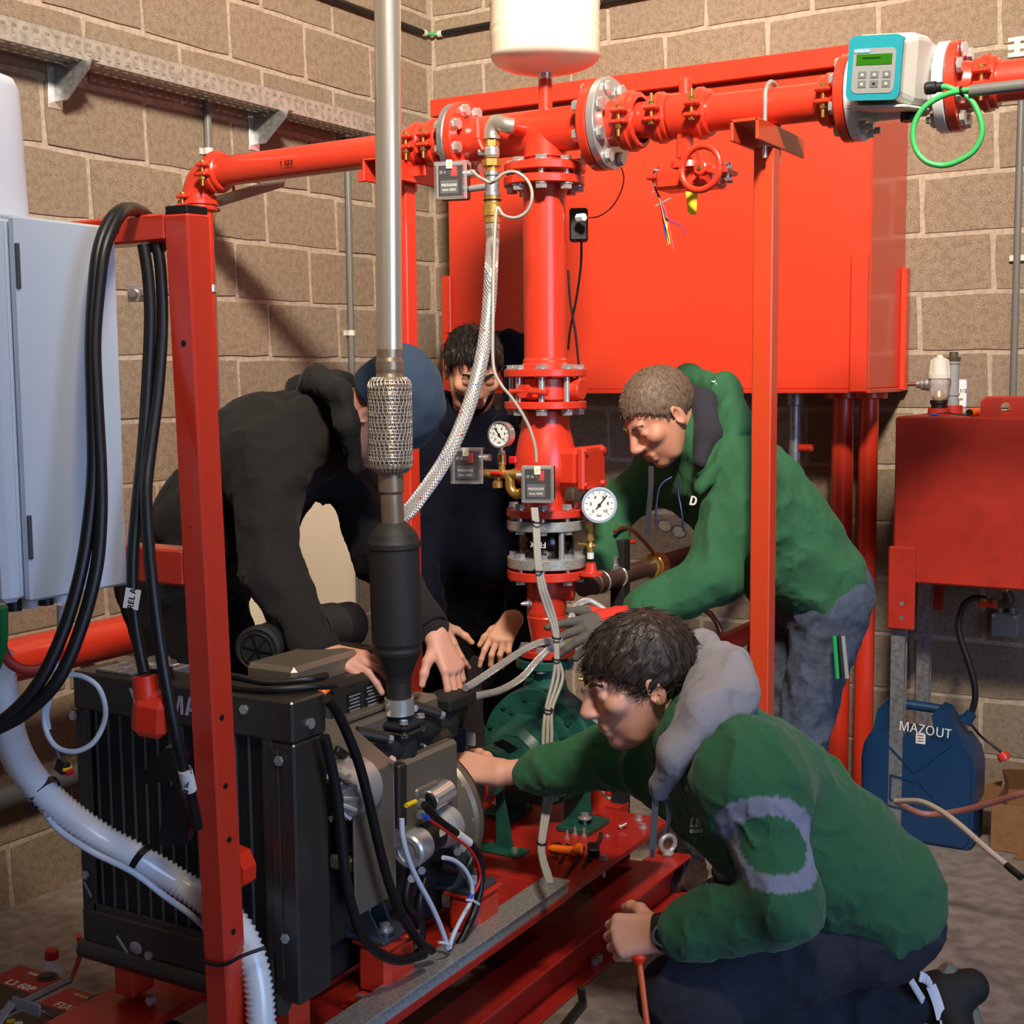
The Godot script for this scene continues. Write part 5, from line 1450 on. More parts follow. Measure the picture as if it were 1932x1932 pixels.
func exhaust() -> void:
	var X := 1.56
	var P := func(px, py): return onx(px, py, X)
	var sc := 1.0 / 930.0          # metres per pixel at this distance
	var t := thing("exhaust_stack", "stainless exhaust stack with mesh flex joint and black silencer", "exhaust", P.call(752, 1340))
	var p0: Vector3 = P.call(735, 660)
	var top: Vector3 = P.call(731, 0)
	var pipe := add(t, "upper_pipe", MB.new().cyl(p0, top + (top - p0) * 0.35, 0.0262, 32), M.inox)
	text(pipe, "stamped_text", "INOX 1.4301 48,3 X 2,0mm X 6000", 0.020, Transform3D(Basis(Vector3(0, -1, 0), Vector3(0.88, 0, -0.47), Vector3(0.47, 0, 0.88)), P.call(741, 420) + Vector3(0.47, 0, 0.88) * 0.0258), M.inox_heat, 0.0006)
	add(t, "upper_socket", MB.new().lathe(P.call(735, 716), Vector3.UP, [[0.029, 0], [0.0285, 0.004], [0.0265, 0.012], [0.0275, 0.02], [0.0275, 0.036], [0.0255, 0.044], [0.025, 0.06]], 28), M.inox_heat)
	# flex joint: corrugated core under a woven wire sleeve
	var f0: Vector3 = P.call(737, 892)
	var f1: Vector3 = P.call(735, 712)
	var ax := (f1 - f0).normalized()
	var L := (f1 - f0).length()
	var prof := []
	for k in 41:
		var s := k / 40.0
		var r := 0.043
		if s < 0.1: r = lerpf(0.031, 0.043, sin(s / 0.1 * PI / 2))
		elif s > 0.92: r = lerpf(0.034, 0.043, sin((1 - s) / 0.08 * PI / 2))
		prof.append([r - 0.0025 + 0.0018 * (k % 2), L * s])
	add(t, "flex_core", MB.new().lathe(f0, ax, prof, 32), M.inox_heat)
	var b := ybasis(ax)
	var mesh := MB.new()
	for dirn in [-1.0, 1.0]:
		for k in 30:
			var pp := PackedVector3Array()
			for i in 25:
				var s := i / 24.0
				var r := 0.0445
				if s < 0.1: r = lerpf(0.032, 0.0445, sin(s / 0.1 * PI / 2))
				elif s > 0.92: r = lerpf(0.035, 0.0445, sin((1 - s) / 0.08 * PI / 2))
				var a: float = TAU * k / 30.0 + dirn * s * 1.1 + 0.03 * sin(i * 1.7)
				pp.append(f0 + ax * L * s + (b.x * cos(a) + b.z * sin(a)) * r)
			mesh.tube(pp, 0.0011, 4, false)
	for k in 26:
		mesh.torus(f0 + ax * L * (0.06 + 0.9 * k / 25.0), ax, 0.0445 if k > 1 and k < 24 else 0.041, 0.0011, 0, TAU, 32, 4)
	var sl := add(t, "wire_sleeve", mesh, M.inox)
	sl.set_meta("kind", "stuff")
	# lower pipe, sleeve and silencer
	var m0: Vector3 = P.call(742, 990)
	add(t, "lower_socket", MB.new().lathe(P.call(739, 950), (f0 - P.call(739, 950)), [[0.0235, 0], [0.0235, 0.02], [0.0265, 0.026], [0.0265, 0.06], [0.029, 0.068]], 28), M.inox_heat)
	add(t, "lower_pipe", MB.new().cyl(P.call(742, 1000), P.call(739, 945), 0.0235, 28), M.inox_heat)
	var s0: Vector3 = P.call(753, 1318)
	var s1: Vector3 = P.call(742, 985)
	var ax2 := (s1 - s0).normalized()
	var SL := (s1 - s0).length()
	var sp := [[0.0, 0.0], [0.0255, 0.0], [0.0255, SL * 0.1], [0.029, SL * 0.14], [0.046, SL * 0.245], [0.050, SL * 0.265], [0.0515, SL * 0.285], [0.050, SL * 0.30], [0.0505, SL * 0.31], [0.0525, SL * 0.33], [0.0525, SL * 0.855], [0.055, SL * 0.862], [0.055, SL * 0.89], [0.052, SL * 0.905], [0.047, SL * 0.94], [0.036, SL * 0.975], [0.0255, SL], [0, SL]]
	add(t, "silencer", MB.new().lathe(s0, ax2, sp, 40), M.muffler)
	var c0: Vector3 = P.call(754, 1346)
	var cl := add(t, "band_clamp", MB.new().hollow(c0, c0 + (s0 - c0).normalized() * 0.034, 0.031, 0.026, 28), M.zinc)
	add(cl, "clamp_bolt", MB.new().hexn(P.call(783, 1335), Vector3(0.5, 0.1, 0.8), 0.008, 0.016), M.zinc)
	add(t, "stub", MB.new().cyl(P.call(755, 1365), c0 + Vector3(0, 0.02, 0), 0.0265, 24), M.black_matte)

func radiator() -> void:
	var x0 := 1.122
	var x1 := 1.668
	var y0 := 0.385
	var y1 := 0.957
	var z1 := 3.0
	var z0 := 2.905
	var t := thing("radiator", "dark brown engine radiator with fine mesh grille and white lettering", "radiator", Vector3((x0 + x1) / 2, y0, 2.95))
	var fw := 0.03
	add(t, "top_tank", MB.new().span(Vector3(x0, y1 - 0.075, z0), Vector3(x1, y1, z1), 0.004), M.rad)
	add(t, "side_column", MB.new().span(Vector3(x1 - 0.058, y0 + 0.02, z0), Vector3(x1, y1 - 0.076, z1 - 0.002), 0.004), M.rad)
	add(t, "side_column", MB.new().span(Vector3(x0, y0 + 0.05, z0), Vector3(x0 + fw, y1 - 0.076, z1 - 0.002), 0.003), M.rad)
	add(t, "bottom_tank", MB.new().span(Vector3(x0, y0 + 0.03, z0), Vector3(x1 - 0.059, y0 + 0.095, z1), 0.003), M.rad)
	add(t, "bottom_lip", MB.new().cyl(Vector3(x0 - 0.005, y0 + 0.012, z1 - 0.006), Vector3(x1 - 0.04, y0 + 0.012, z1 - 0.006), 0.02, 18), M.rad)
	# grille: recessed core with pleats and a mesh of thin bars
	var gx0 := x0 + fw
	var gx1 := x1 - 0.058
	var gy0 := y0 + 0.095
	var gy1 := y1 - 0.075
	add(t, "core", MB.new().span(Vector3(gx0, gy0, z0 + 0.01), Vector3(gx1, gy1, z1 - 0.022)), M.rad_core)
	var mb := MB.new()
	var n := 90
	for k in n:
		var x := lerpf(gx0, gx1, (k + 0.5) / n)
		mb.span(Vector3(x - 0.0012, gy0, z1 - 0.022), Vector3(x + 0.0012, gy1, z1 - 0.012))
	add(t, "fins", mb, M.rad_core).set_meta("kind", "stuff")
	mb = MB.new()
	for k in 110:
		var y := lerpf(gy0, gy1, (k + 0.5) / 110)
		mb.span(Vector3(gx0, y - 0.0008, z1 - 0.0125), Vector3(gx1, y + 0.0008, z1 - 0.0115))
	add(t, "mesh_guard", mb, M.rad_core).set_meta("kind", "stuff")
	for k in 14:
		var x := lerpf(gx0 + 0.02, gx1 - 0.02, k / 13.0)
		add(t, "tube_row", MB.new().span(Vector3(x - 0.0022, gy0, z1 - 0.0135), Vector3(x + 0.0022, gy1, z1 - 0.0095)), M.grey_dark)
	add(t, "grille_frame", MB.new().span(Vector3(gx0 - 0.006, gy0 - 0.004, z1 - 0.009), Vector3(gx0 + 0.008, gy1 + 0.004, z1 - 0.003), 0.001), M.rad)
	add(t, "grille_frame", MB.new().span(Vector3(gx1 - 0.012, gy0 - 0.004, z1 - 0.009), Vector3(gx1 + 0.008, gy1 + 0.004, z1 - 0.001), 0.001), M.rad)
	add(t, "grille_frame", MB.new().span(Vector3(gx0, gy0 - 0.006, z1 - 0.009), Vector3(gx1, gy0 + 0.014, z1 - 0.003), 0.001), M.rad)
	add(t, "guide_strip", MB.new().span(Vector3(x1 - 0.052, gy0 - 0.03, z1 - 0.002), Vector3(x1 - 0.034, gy1 - 0.015, z1 + 0.0015), 0.0005), M.rad)
	var lm := mat(Color(0.87, 0.88, 0.9), 0.5)
	text(t, "lettering", "YANMAR", 0.048, facing(Vector3(onz(318, 1318, z1).x, y1 - 0.036, z1 + 0.0002), Vector3.RIGHT, Vector3.UP), lm, 0.0012)
	# bolts on the frame
	for q in [[140, 1350], [163, 1650], [528, 1435], [540, 1770], [282, 1802], [462, 1338]]:
		var p := onz(q[0], q[1], z1)
		add(t, "bolt_head", MB.new().hexn(p, Vector3.BACK, 0.009, 0.006), M.zinc)
	for q in [[583, 1365]]:
		var p := onx(q[0], q[1], x1)
		add(t, "bolt_head", MB.new().hexn(p, Vector3.RIGHT, 0.010, 0.007), M.zinc)
	for q in [[158, 1663, 172, 1692], [220, 1766, 245, 1806]]:
		var a := onz(q[0], q[1], z1 + 0.001)
		var b := onz(q[2], q[3], z1 + 0.001)
		add(t, "slot", MB.new().beam(a, b, 0.005, 0.002, 0, Vector3.BACK), M.grey)
	add(t, "drain_tab", MB.new().sph(onz(256, 1789, z1), Vector3(0.016, 0.013, 0.004), Basis(), 14, 8), M.grey)
	# filler neck, cap and fittings on top
	var cq := ony(330, 1258, y1)
	var cx := 1.30
	var cz := 2.945
	var fc := add(t, "filler_neck", MB.new().cyl(Vector3(cx, y1, cz), Vector3(cx, y1 + 0.018, cz), 0.024, 24), M.black)
	add(fc, "filler_cap", MB.new().lathe(Vector3(cx, y1 + 0.018, cz), Vector3.UP, [[0, 0], [0.033, 0], [0.033, 0.007], [0.022, 0.01], [0.02, 0.016], [0, 0.016]], 24), M.chrome)
	for ear in [-1, 1]: add(fc, "cap_ear", MB.new().box(Vector3(cx + 0.036 * ear, y1 + 0.022, cz), Vector3(0.016, 0.006, 0.02), Basis(), 0.002), M.chrome)
	for q in [[1.20, 2.94], [1.235, 2.965]]:
		add(t, "top_bolt", MB.new().hexn(Vector3(q[0], y1, q[1]), Vector3.UP, 0.010, 0.012), M.zinc)
	add(t, "mount_tab", MB.new().span(Vector3(1.17, y1, 2.915), Vector3(1.265, y1 + 0.006, 2.985), 0.001), M.galv)
	add(t, "top_bracket", MB.new().span(Vector3(1.13, y1 - 0.03, 2.86), Vector3(1.30, y1 + 0.003, 2.904), 0.002), M.galv)
	# feet
	for x in [x0 + 0.06, x1 - 0.09]:
		add(t, "foot", MB.new().span(Vector3(x, 0.31, 2.92), Vector3(x + 0.05, y0 + 0.031, 2.98), 0.003), M.red)
	add(t, "foot_bolt", MB.new().hexn(onz(289, 1885, 2.985), Vector3.BACK, 0.009, 0.012), M.zinc)
	# overflow hoses lying on the radiator
	cable("overflow_hose", "dusty black hose coiled over the radiator's top right corner", PackedVector3Array([Vector3(1.46, y1 + 0.008, 2.93), Vector3(1.50, y1 + 0.02, 2.96), Vector3(1.57, y1 + 0.012, 2.94), Vector3(1.63, y1 + 0.016, 2.89), Vector3(1.60, y1 + 0.004, 2.82), Vector3(1.52, y1 - 0.02, 2.79)]), 0.007, M.rubber)
	cable("overflow_hose", "second dusty hose crossing the radiator's top right corner", PackedVector3Array([Vector3(1.45, y1 + 0.018, 2.95), Vector3(1.52, y1 + 0.006, 2.98), Vector3(1.60, y1 + 0.008, 2.965), Vector3(1.65, y1 + 0.008, 2.91), Vector3(1.64, y1 - 0.01, 2.84), Vector3(1.58, y1 - 0.05, 2.80)]), 0.007, M.rubber)

func engine() -> void:
	var A := Vector3(1.42, 0.5, 0)
	var t := thing("diesel_engine", "bronze grey diesel engine block between radiator and green pump", "engine", Vector3(1.42, 0.3, 2.5))
	add(t, "block", MB.new().span(Vector3(1.28, 0.40, 2.32), Vector3(1.565, 0.74, 2.84), 0.012), M.engine_dark)
	add(t, "sump", MB.new().span(Vector3(1.30, 0.315, 2.34), Vector3(1.55, 0.41, 2.82), 0.02), M.black_matte)
	add(t, "cylinder_head", MB.new().span(Vector3(1.29, 0.74, 2.35), Vector3(1.545, 0.822, 2.82), 0.008), M.engine)
	# rocker cover with raised lid and two rating labels
	var vc := add(t, "rocker_cover", MB.new().span(Vector3(1.315, 0.822, 2.40), Vector3(1.505, 0.905, 2.80), 0.012), M.engine_dark)
	add(vc, "cover_rib", MB.new().span(Vector3(1.33, 0.905, 2.44), Vector3(1.44, 0.938, 2.66), 0.008), M.engine_dark)
	add(vc, "cover_rail", MB.new().span(Vector3(1.50, 0.824, 2.40), Vector3(1.53, 0.836, 2.80), 0.003), M.engine)
	for q in [[669, 1328, 0.045], [705, 1310, 0.06]]:
		var p := onx(q[0], q[1], 1.507)
		var lb := add(vc, "rating_label", MB.new().box(p, Vector3(0.0015, 0.048, q[2]), Basis()), M.ink)
		for k in 6: add(lb, "print_line", MB.new().box(p + Vector3(0.001, 0.018 - 0.0075 * k, 0.002 * (k % 2)), Vector3(0.0006, 0.0026, q[2] * (0.85 - 0.1 * (k % 3)))), M.grey)
	# oil filler with orange cap
	var oc := onx(614, 1305, 1.50)
	var of := add(t, "oil_filler", MB.new().cyl(Vector3(oc.x, 0.80, oc.z), Vector3(oc.x, oc.y - 0.01, oc.z), 0.017, 16), M.engine_dark)
	add(of, "orange_cap", MB.new().box(oc, Vector3(0.03, 0.02, 0.046), Basis(), 0.006), M.orange, "orange oil cap")
	# big breather box behind the cap where a hand rests
	var bb := onx(640, 1290, 1.42)
	add(t, "breather_box", MB.new().span(Vector3(1.33, 0.86, 2.52), Vector3(1.46, 0.945, 2.74), 0.01), M.engine)
	# exhaust manifold and outlet flange
	var mf := onx(755, 1368, 1.56)
	var man := MB.new()
	man.lathe(mf + Vector3(0, -0.11, 0), Vector3.UP, [[0, 0], [0.02, 0], [0.034, 0.03], [0.034, 0.07], [0.03, 0.10], [0.03, 0.11]], 20, true)
	man.cyl(mf + Vector3(-0.01, -0.05, 0.16), mf + Vector3(0, -0.045, 0), 0.026, 18)
	man.cyl(mf + Vector3(-0.005, -0.03, 0), mf + Vector3(-0.01, -0.03, -0.13), 0.028, 18)
	man.beam(mf + Vector3(-0.015, -0.10, 0.02), mf + Vector3(-0.015, -0.29, 0.02), 0.04, 0.05, 0.006)
	var mp := add(t, "exhaust_manifold", man, M.black_matte)
	var fl := add(mp, "outlet_flange", MB.new().box(mf + Vector3(0, 0.004, 0), Vector3(0.082, 0.016, 0.082), Basis(), 0.006), M.black_matte)
	add(mp, "gasket_flange", MB.new().box(mf + Vector3(0, -0.010, 0), Vector3(0.080, 0.010, 0.080), Basis(), 0.004), M.engine_dark)
	for a in [-1, 1]:
		for b in [-1, 1]:
			inst(fl, "bolt", bolt_mesh(0.022, 0.0045, 0.008), Transform3D(Basis(), mf + Vector3(0.031 * a, 0.002, 0.031 * b)), M.zinc)
	for q in [[672, 1382, 730, 1393], [775, 1330, 828, 1347]]:
		var p0 := onx(q[0], q[1], 1.55)
		var p1 := onx(q[2], q[3], 1.585)
		var sp := add(mp, "stud_spacer", MB.new().cyl(p0, p1, 0.0125, 14), M.engine_dark)
		add(sp, "stud_nut", MB.new().hexn(p1, p1 - p0, 0.009, 0.012), M.zinc)
	# thermostat housing block with flat top plate
	var th := onx(845, 1310, 1.52)
	add(t, "water_flange", MB.new().box(th + Vector3(0, -0.012, 0), Vector3(0.085, 0.028, 0.115), Basis(), 0.004), M.black_matte)
	add(t, "water_housing", MB.new().lathe(th + Vector3(0, -0.09, 0.02), Vector3.UP, [[0, 0], [0.03, 0], [0.036, 0.03], [0.036, 0.07], [0, 0.07]], 16), M.black_matte)
	# belt guard: sheet cover over the pulleys
	var g0 := onx(742, 1440, 1.648)
	var g1 := onx(742, 1672, 1.648)
	var g2 := onx(676, 1700, 1.648)
	var g3 := onx(668, 1430, 1.648)
	var gm := MB.new()
	var zb := g0.z
	var za := g3.z + 0.004
	gm.span(Vector3(1.642, g1.y - 0.02, zb), Vector3(1.648, g0.y, za), 0.002)
	gm.span(Vector3(1.49, g1.y - 0.02, zb - 0.004), Vector3(1.648, g0.y, zb), 0.002)
	var roof0 := Vector3(1.50, 0.83, za + 0.06)
	gm.quad(Vector3(1.648, g0.y, zb - 0.004), Vector3(1.648, g0.y, za + 0.02), Vector3(1.50, 0.85, za + 0.03), Vector3(1.50, 0.85, zb - 0.004))
	gm.quad(Vector3(1.648, g0.y - 0.004, zb - 0.004), Vector3(1.50, 0.846, zb - 0.004), Vector3(1.50, 0.846, za + 0.03), Vector3(1.648, g0.y - 0.004, za + 0.02))
	var gp := add(t, "belt_guard", gm, M.engine)
	add(gp, "guard_bolt", MB.new().hexn(onx(738, 1436, 1.65), Vector3(0.6, 0.8, 0), 0.008, 0.008), M.zinc)
	# alternator: ribbed aluminium drum between radiator and guard
	var al := onx(652, 1490, 1.61)
	var alt := add(t, "alternator", MB.new().lathe(al + Vector3(0.0, 0, 0.045), Vector3.FORWARD, [[0, 0], [0.03, 0], [0.05, 0.01], [0.055, 0.025], [0.055, 0.09], [0.045, 0.105], [0, 0.105]], 28), M.alu, "bright aluminium alternator")
	for k in 14:
		var a := TAU * k / 14
		var d := Vector3(cos(a), sin(a), 0)
		add(alt, "cooling_rib", MB.new().beam(al + d * 0.03 + Vector3(0, 0, 0.047), al + d * 0.056 + Vector3(0, 0, 0.03), 0.005, 0.007, 0.001), M.alu)
	add(alt, "pulley", MB.new().lathe(al + Vector3(0, 0, 0.05), Vector3.BACK, [[0, 0], [0.034, 0], [0.028, 0.008], [0.034, 0.016], [0, 0.016]], 24), M.black)
	add(alt, "terminal_stud", MB.new().cyl(onx(650, 1428, 1.6), onx(656, 1440, 1.6), 0.009, 10), M.chrome)
	add(t, "alternator_arm", MB.new().beam(onx(634, 1413, 1.60), onx(672, 1440, 1.60), 0.012, 0.016, 0.003), M.black)
	# brackets and pump castings below the alternator
	add(t, "pump_casting", MB.new().box(onx(660, 1580, 1.60), Vector3(0.05, 0.05, 0.05), Basis.from_euler(Vector3(0.2, 0, 0)), 0.01), M.engine)
	add(t, "pump_casting", MB.new().box(onx(662, 1620, 1.60), Vector3(0.06, 0.03, 0.07), Basis(), 0.006), M.engine)
	add(t, "pump_casting", MB.new().cyl(onx(648, 1570, 1.58), onx(662, 1560, 1.62), 0.018, 14), M.engine)
	# corrugated white loom running down behind the guard
	var cl := MB.new()
	var c0 := onx(686, 1525, 1.585)
	for k in 26: cl.torus(c0 + Vector3(0, -0.0095 * k, 0), Vector3.UP, 0.008, 0.003, 0, TAU, 10, 5)
	add(t, "loom_tube", cl, M.white).set_meta("kind", "stuff")
	# side of the block: ribs, oil filter, injection lines
	add(t, "side_plate", MB.new().span(Vector3(1.565, 0.55, 2.36), Vector3(1.60, 0.73, 2.60), 0.008), M.engine)
	add(t, "side_rib", MB.new().beam(onx(752, 1440, 1.61), onx(752, 1560, 1.61), 0.025, 0.03, 0.004), M.engine_dark)
	add(t, "block_step", MB.new().box(onx(790, 1500, 1.58), Vector3(0.05, 0.06, 0.09), Basis(), 0.008), M.engine)
	# bell housing: bronze casting with a flared rim
	var zr := 2.235
	var bl := add(t, "bell_housing", MB.new().lathe(Vector3(1.42, 0.5, zr), Vector3.BACK, [[0.13, 0], [0.166, 0], [0.168, 0.004], [0.168, 0.022], [0.160, 0.03], [0.150, 0.06], [0.138, 0.10], [0.13, 0.12]], 48), M.engine)
	add(bl, "bell_ring", MB.new().lathe(Vector3(1.42, 0.5, zr - 0.012), Vector3.BACK, [[0.06, 0], [0.162, 0], [0.162, 0.013], [0.06, 0.013], [0.06, 0]], 48), M.engine_dark)
	var top := onx(815, 1405, 1.52)
	add(bl, "top_lug", MB.new().span(Vector3(1.46, top.y - 0.075, onx(838, 1440, 1.56).z), Vector3(1.558, top.y + 0.004, onx(786, 1440, 1.56).z), 0.008), M.engine)
	add(bl, "lug_hole", MB.new().cyl(Vector3(1.51, top.y + 0.002, onx(812, 1405, 1.51).z), Vector3(1.51, top.y + 0.006, onx(812, 1405, 1.51).z), 0.016, 16), M.black)
	add(bl, "lifting_eye", MB.new().torus(onx(795, 1412, 1.56), Vector3(0.4, 0, 0.9), 0.009, 0.004, 0, TAU, 16, 6), M.zinc)
	for k in 12:
		var a := TAU * k / 12 + 0.1
		add(bl, "rim_bolt", MB.new().hexn(Vector3(1.42 + 0.153 * cos(a), 0.5 + 0.153 * sin(a), zr + 0.028), Vector3.BACK, 0.008, 0.008), M.zinc)
	# flywheel edge visible in the gap
	add(t, "flywheel", MB.new().cyl(Vector3(1.42, 0.5, zr + 0.005), Vector3(1.42, 0.5, zr - 0.02), 0.055, 30), M.bare_steel)
	# starter motor with solenoid
	var s1 := onx(835, 1560, 1.60)
	var s0 := s1 + Vector3(0.012, -0.008, 0.17)
	var sm := thing("starter_motor", "silver starter motor with chrome solenoid beside the bell housing", "starter", s1)
	var sa := (s0 - s1).normalized()
	add(sm, "drive_nose", MB.new().lathe(s1 - sa * 0.02, sa, [[0, 0], [0.044, 0], [0.044, 0.03], [0.036, 0.05], [0.036, 0.06], [0, 0.06]], 24), M.alu)
	add(sm, "yoke", MB.new().cyl(s1 + sa * 0.03, s1 + sa * 0.105, 0.035, 24), M.black)
	add(sm, "end_cover", MB.new().lathe(s1 + sa * 0.10, sa, [[0, 0], [0.037, 0], [0.037, 0.045], [0.033, 0.05], [0.022, 0.05], [0.021, 0.048], [0.0, 0.048]], 28), M.alu)
	for k in 3:
		var a := TAU * k / 3
		var bb2 := ybasis(sa)
		add(sm, "cover_screw", MB.new().cyl(s1 + sa * 0.148 + (bb2.x * cos(a) + bb2.z * sin(a)) * 0.027, s1 + sa * 0.153 + (bb2.x * cos(a) + bb2.z * sin(a)) * 0.027, 0.004, 8), M.zinc)
	var so := onx(845, 1490, 1.605)
	var so2 := so + Vector3(0.0, -0.006, 0.075)
	var sol := add(sm, "solenoid", MB.new().cyl(so, so2, 0.024, 24, -1, 0.002), M.chrome)
	add(sol, "solenoid_cap", MB.new().cyl(so2, so2 + Vector3(0, 0, 0.012), 0.021, 20), M.black)
	for q in [[797, 1513], [795, 1535]]:
		var p := onx(q[0], q[1], 1.62)
		add(sol, "terminal", MB.new().hexn(p, Vector3(0.3, 0, 1), 0.009, 0.012), M.zinc)
	add(sm, "rating_label", MB.new().box(onx(835, 1570, 1.638), Vector3(0.0015, 0.016, 0.022)), M.paper)
	# engine feet: blue-grey steel brackets on red pedestals
	var i := 0
	for q in [[[740, 1762], [760, 1830]], [[905, 1672], [905, 1735]]]:
		var tp := onx(q[0][0], q[0][1], 1.64)
		var labs := ["red steel pedestal carrying the engine foot near the radiator", "red steel pedestal carrying the engine foot below the starter"]
		var pd := thing("engine_pedestal", labs[i], "pedestal", Vector3(tp.x, 0.3, tp.z))
		var yt: float = tp.y
		var mbp := MB.new()
		mbp.span(Vector3(1.585, 0.3, tp.z - 0.05), Vector3(1.665, yt - 0.012, tp.z + 0.05), 0.012)
		add(pd, "column", mbp, M.red)
		add(pd, "top_edge", MB.new().span(Vector3(1.58, yt - 0.012, tp.z - 0.054), Vector3(1.668, yt - 0.006, tp.z + 0.054), 0.001), M.red)
		add(pd, "base_tab", MB.new().span(Vector3(1.60, 0.3, tp.z + 0.05), Vector3(1.65, 0.308, tp.z + 0.12), 0.001), M.red)
		add(pd, "base_bolt", MB.new().hexn(Vector3(1.628, 0.308, tp.z + 0.09), Vector3.UP, 0.011, 0.012), M.zinc)
		var br := thing("foot_bracket", ["blue-grey steel foot bolted to the pedestal near the radiator", "blue-grey steel foot bolted to the pedestal below the starter"][i], "bracket", Vector3(1.6, yt, tp.z))
		add(br, "sole_plate", MB.new().span(Vector3(1.545, yt - 0.006, tp.z - 0.05), Vector3(1.655, yt + 0.004, tp.z + 0.05), 0.002), M.blue_steel)
		add(br, "upright", MB.new().prism(poly2([0.0, 0.0, 0.085, 0.0, 0.02, 0.11, 0.0, 0.11]), Vector3(1.55, yt + 0.004, tp.z + 0.028), Basis(), 0.006), M.blue_steel)
		add(br, "upright", MB.new().prism(poly2([0.0, 0.0, 0.06, 0.0, 0.01, 0.11, 0.0, 0.11]), Vector3(1.55, yt + 0.004, tp.z - 0.04), Basis(), 0.006), M.blue_steel)
		add(br, "back_plate", MB.new().span(Vector3(1.543, yt, tp.z - 0.045), Vector3(1.551, yt + 0.12, tp.z + 0.045), 0.001), M.blue_steel)
		add(br, "foot_bolt", MB.new().lathe(Vector3(1.622, yt + 0.004, tp.z), Vector3.UP, [[0, 0], [0.017, 0], [0.017, 0.003], [0.011, 0.004], [0.011, 0.014], [0, 0.014]], 12), M.zinc)
		i += 1
	# dark pipes and hoses beneath the starter
	for q in [[[775, 1640], [765, 1700], [790, 1740], [782, 1790]], [[800, 1655], [790, 1710], [796, 1760], [790, 1800]], [[830, 1632], [860, 1645], [880, 1640], [890, 1620]]]:
		var pp := PackedVector3Array()
		for k in q: pp.append(onx(k[0], k[1], 1.60))
		add(t, "oil_line", MB.new().tube(smooth_path(pp), 0.009, 8), M.rubber)
	for q in [[776, 1655], [795, 1640], [862, 1605], [872, 1598]]:
		add(t, "banjo_bolt", MB.new().hexn(onx(q[0], q[1], 1.60), Vector3(0.6, 0.2, 0.8), 0.009, 0.018), M.chrome)
	# yellow tagged bracket by the coupling guard
	var yb := onz(860, 1385, 2.15)
	var cg := thing("coupling_guard", "bent dark steel coupling guard with a yellow warning sticker", "guard", yb)
	add(cg, "plate", MB.new().prism(poly2([-0.045, -0.035, 0.03, -0.045, 0.03, 0.02, -0.045, 0.0]), yb, Basis(), 0.004), M.blue_steel)
	add(cg, "lip", MB.new().box(yb + Vector3(0.04, -0.008, -0.005), Vector3(0.02, 0.03, 0.01), Basis(), 0.001), M.grey)
	add(cg, "sticker", MB.new().prism(poly2([-0.04, 0.004, 0.012, 0.018, 0.008, 0.03, -0.03, 0.03, -0.046, 0.018]), yb + Vector3(-0.005, 0.0, 0.004), Basis(), 0.001), M.yellow)
	add(cg, "arm", MB.new().span(yb + Vector3(-0.02, -0.12, -0.02), yb + Vector3(0.02, -0.03, -0.012)), M.blue_steel)
	# air filter canister and ribbed intake hose on the far side
	var af := ond(485, 1226, 2.86)
	var fdir := Vector3(0.35, 0.02, 0.94).normalized()
	var ac := thing("air_filter", "round black air filter canister with star-ribbed lid", "air filter", af - fdir * 0.1)
	var ap := [[0, 0], [0.040, 0], [0.046, 0.01], [0.046, 0.15], [0.050, 0.152], [0.050, 0.16], [0.047, 0.165], [0.051, 0.167], [0.051, 0.178], [0.044, 0.184], [0.04, 0.182], [0.0, 0.182]]
	add(ac, "canister", MB.new().lathe(af - fdir * 0.182, fdir, ap, 36), M.black_matte)
	var fbz := ybasis(fdir)
	for k in 6:
		var a := TAU * k / 6 + 0.2
		add(ac, "lid_rib", MB.new().beam(af + fdir * 0.001, af + fdir * 0.001 + (fbz.x * cos(a) + fbz.z * sin(a)) * 0.036, 0.003, 0.004, 0, fdir), M.black)
	add(ac, "lid_ring", MB.new().torus(af + fdir * 0.001, fdir, 0.034, 0.002, 0, TAU, 28, 6), M.black)
	var ih := thing("intake_hose", "ribbed black intake hose behind the first man's forearm", "hose", ond(630, 1175, 3.0))
	var i0 := ond(590, 1190, 2.98)
	var i1 := ond(660, 1178, 3.1)
	var ia := (i1 - i0).normalized()
	var il := (i1 - i0).length()
	var ipf := [[0, 0], [0.05, 0]]
	for k in 8:
		ipf.append_array([[0.052, il * (k + 0.1) / 14], [0.056, il * (k + 0.4) / 14], [0.056, il * (k + 0.7) / 14], [0.052, il * (k + 1.0) / 14]])
	ipf.append_array([[0.052, il * 0.62], [0.053, il], [0, il]])
	add(ih, "hose", MB.new().lathe(i0, ia, ipf, 32), M.black_matte)

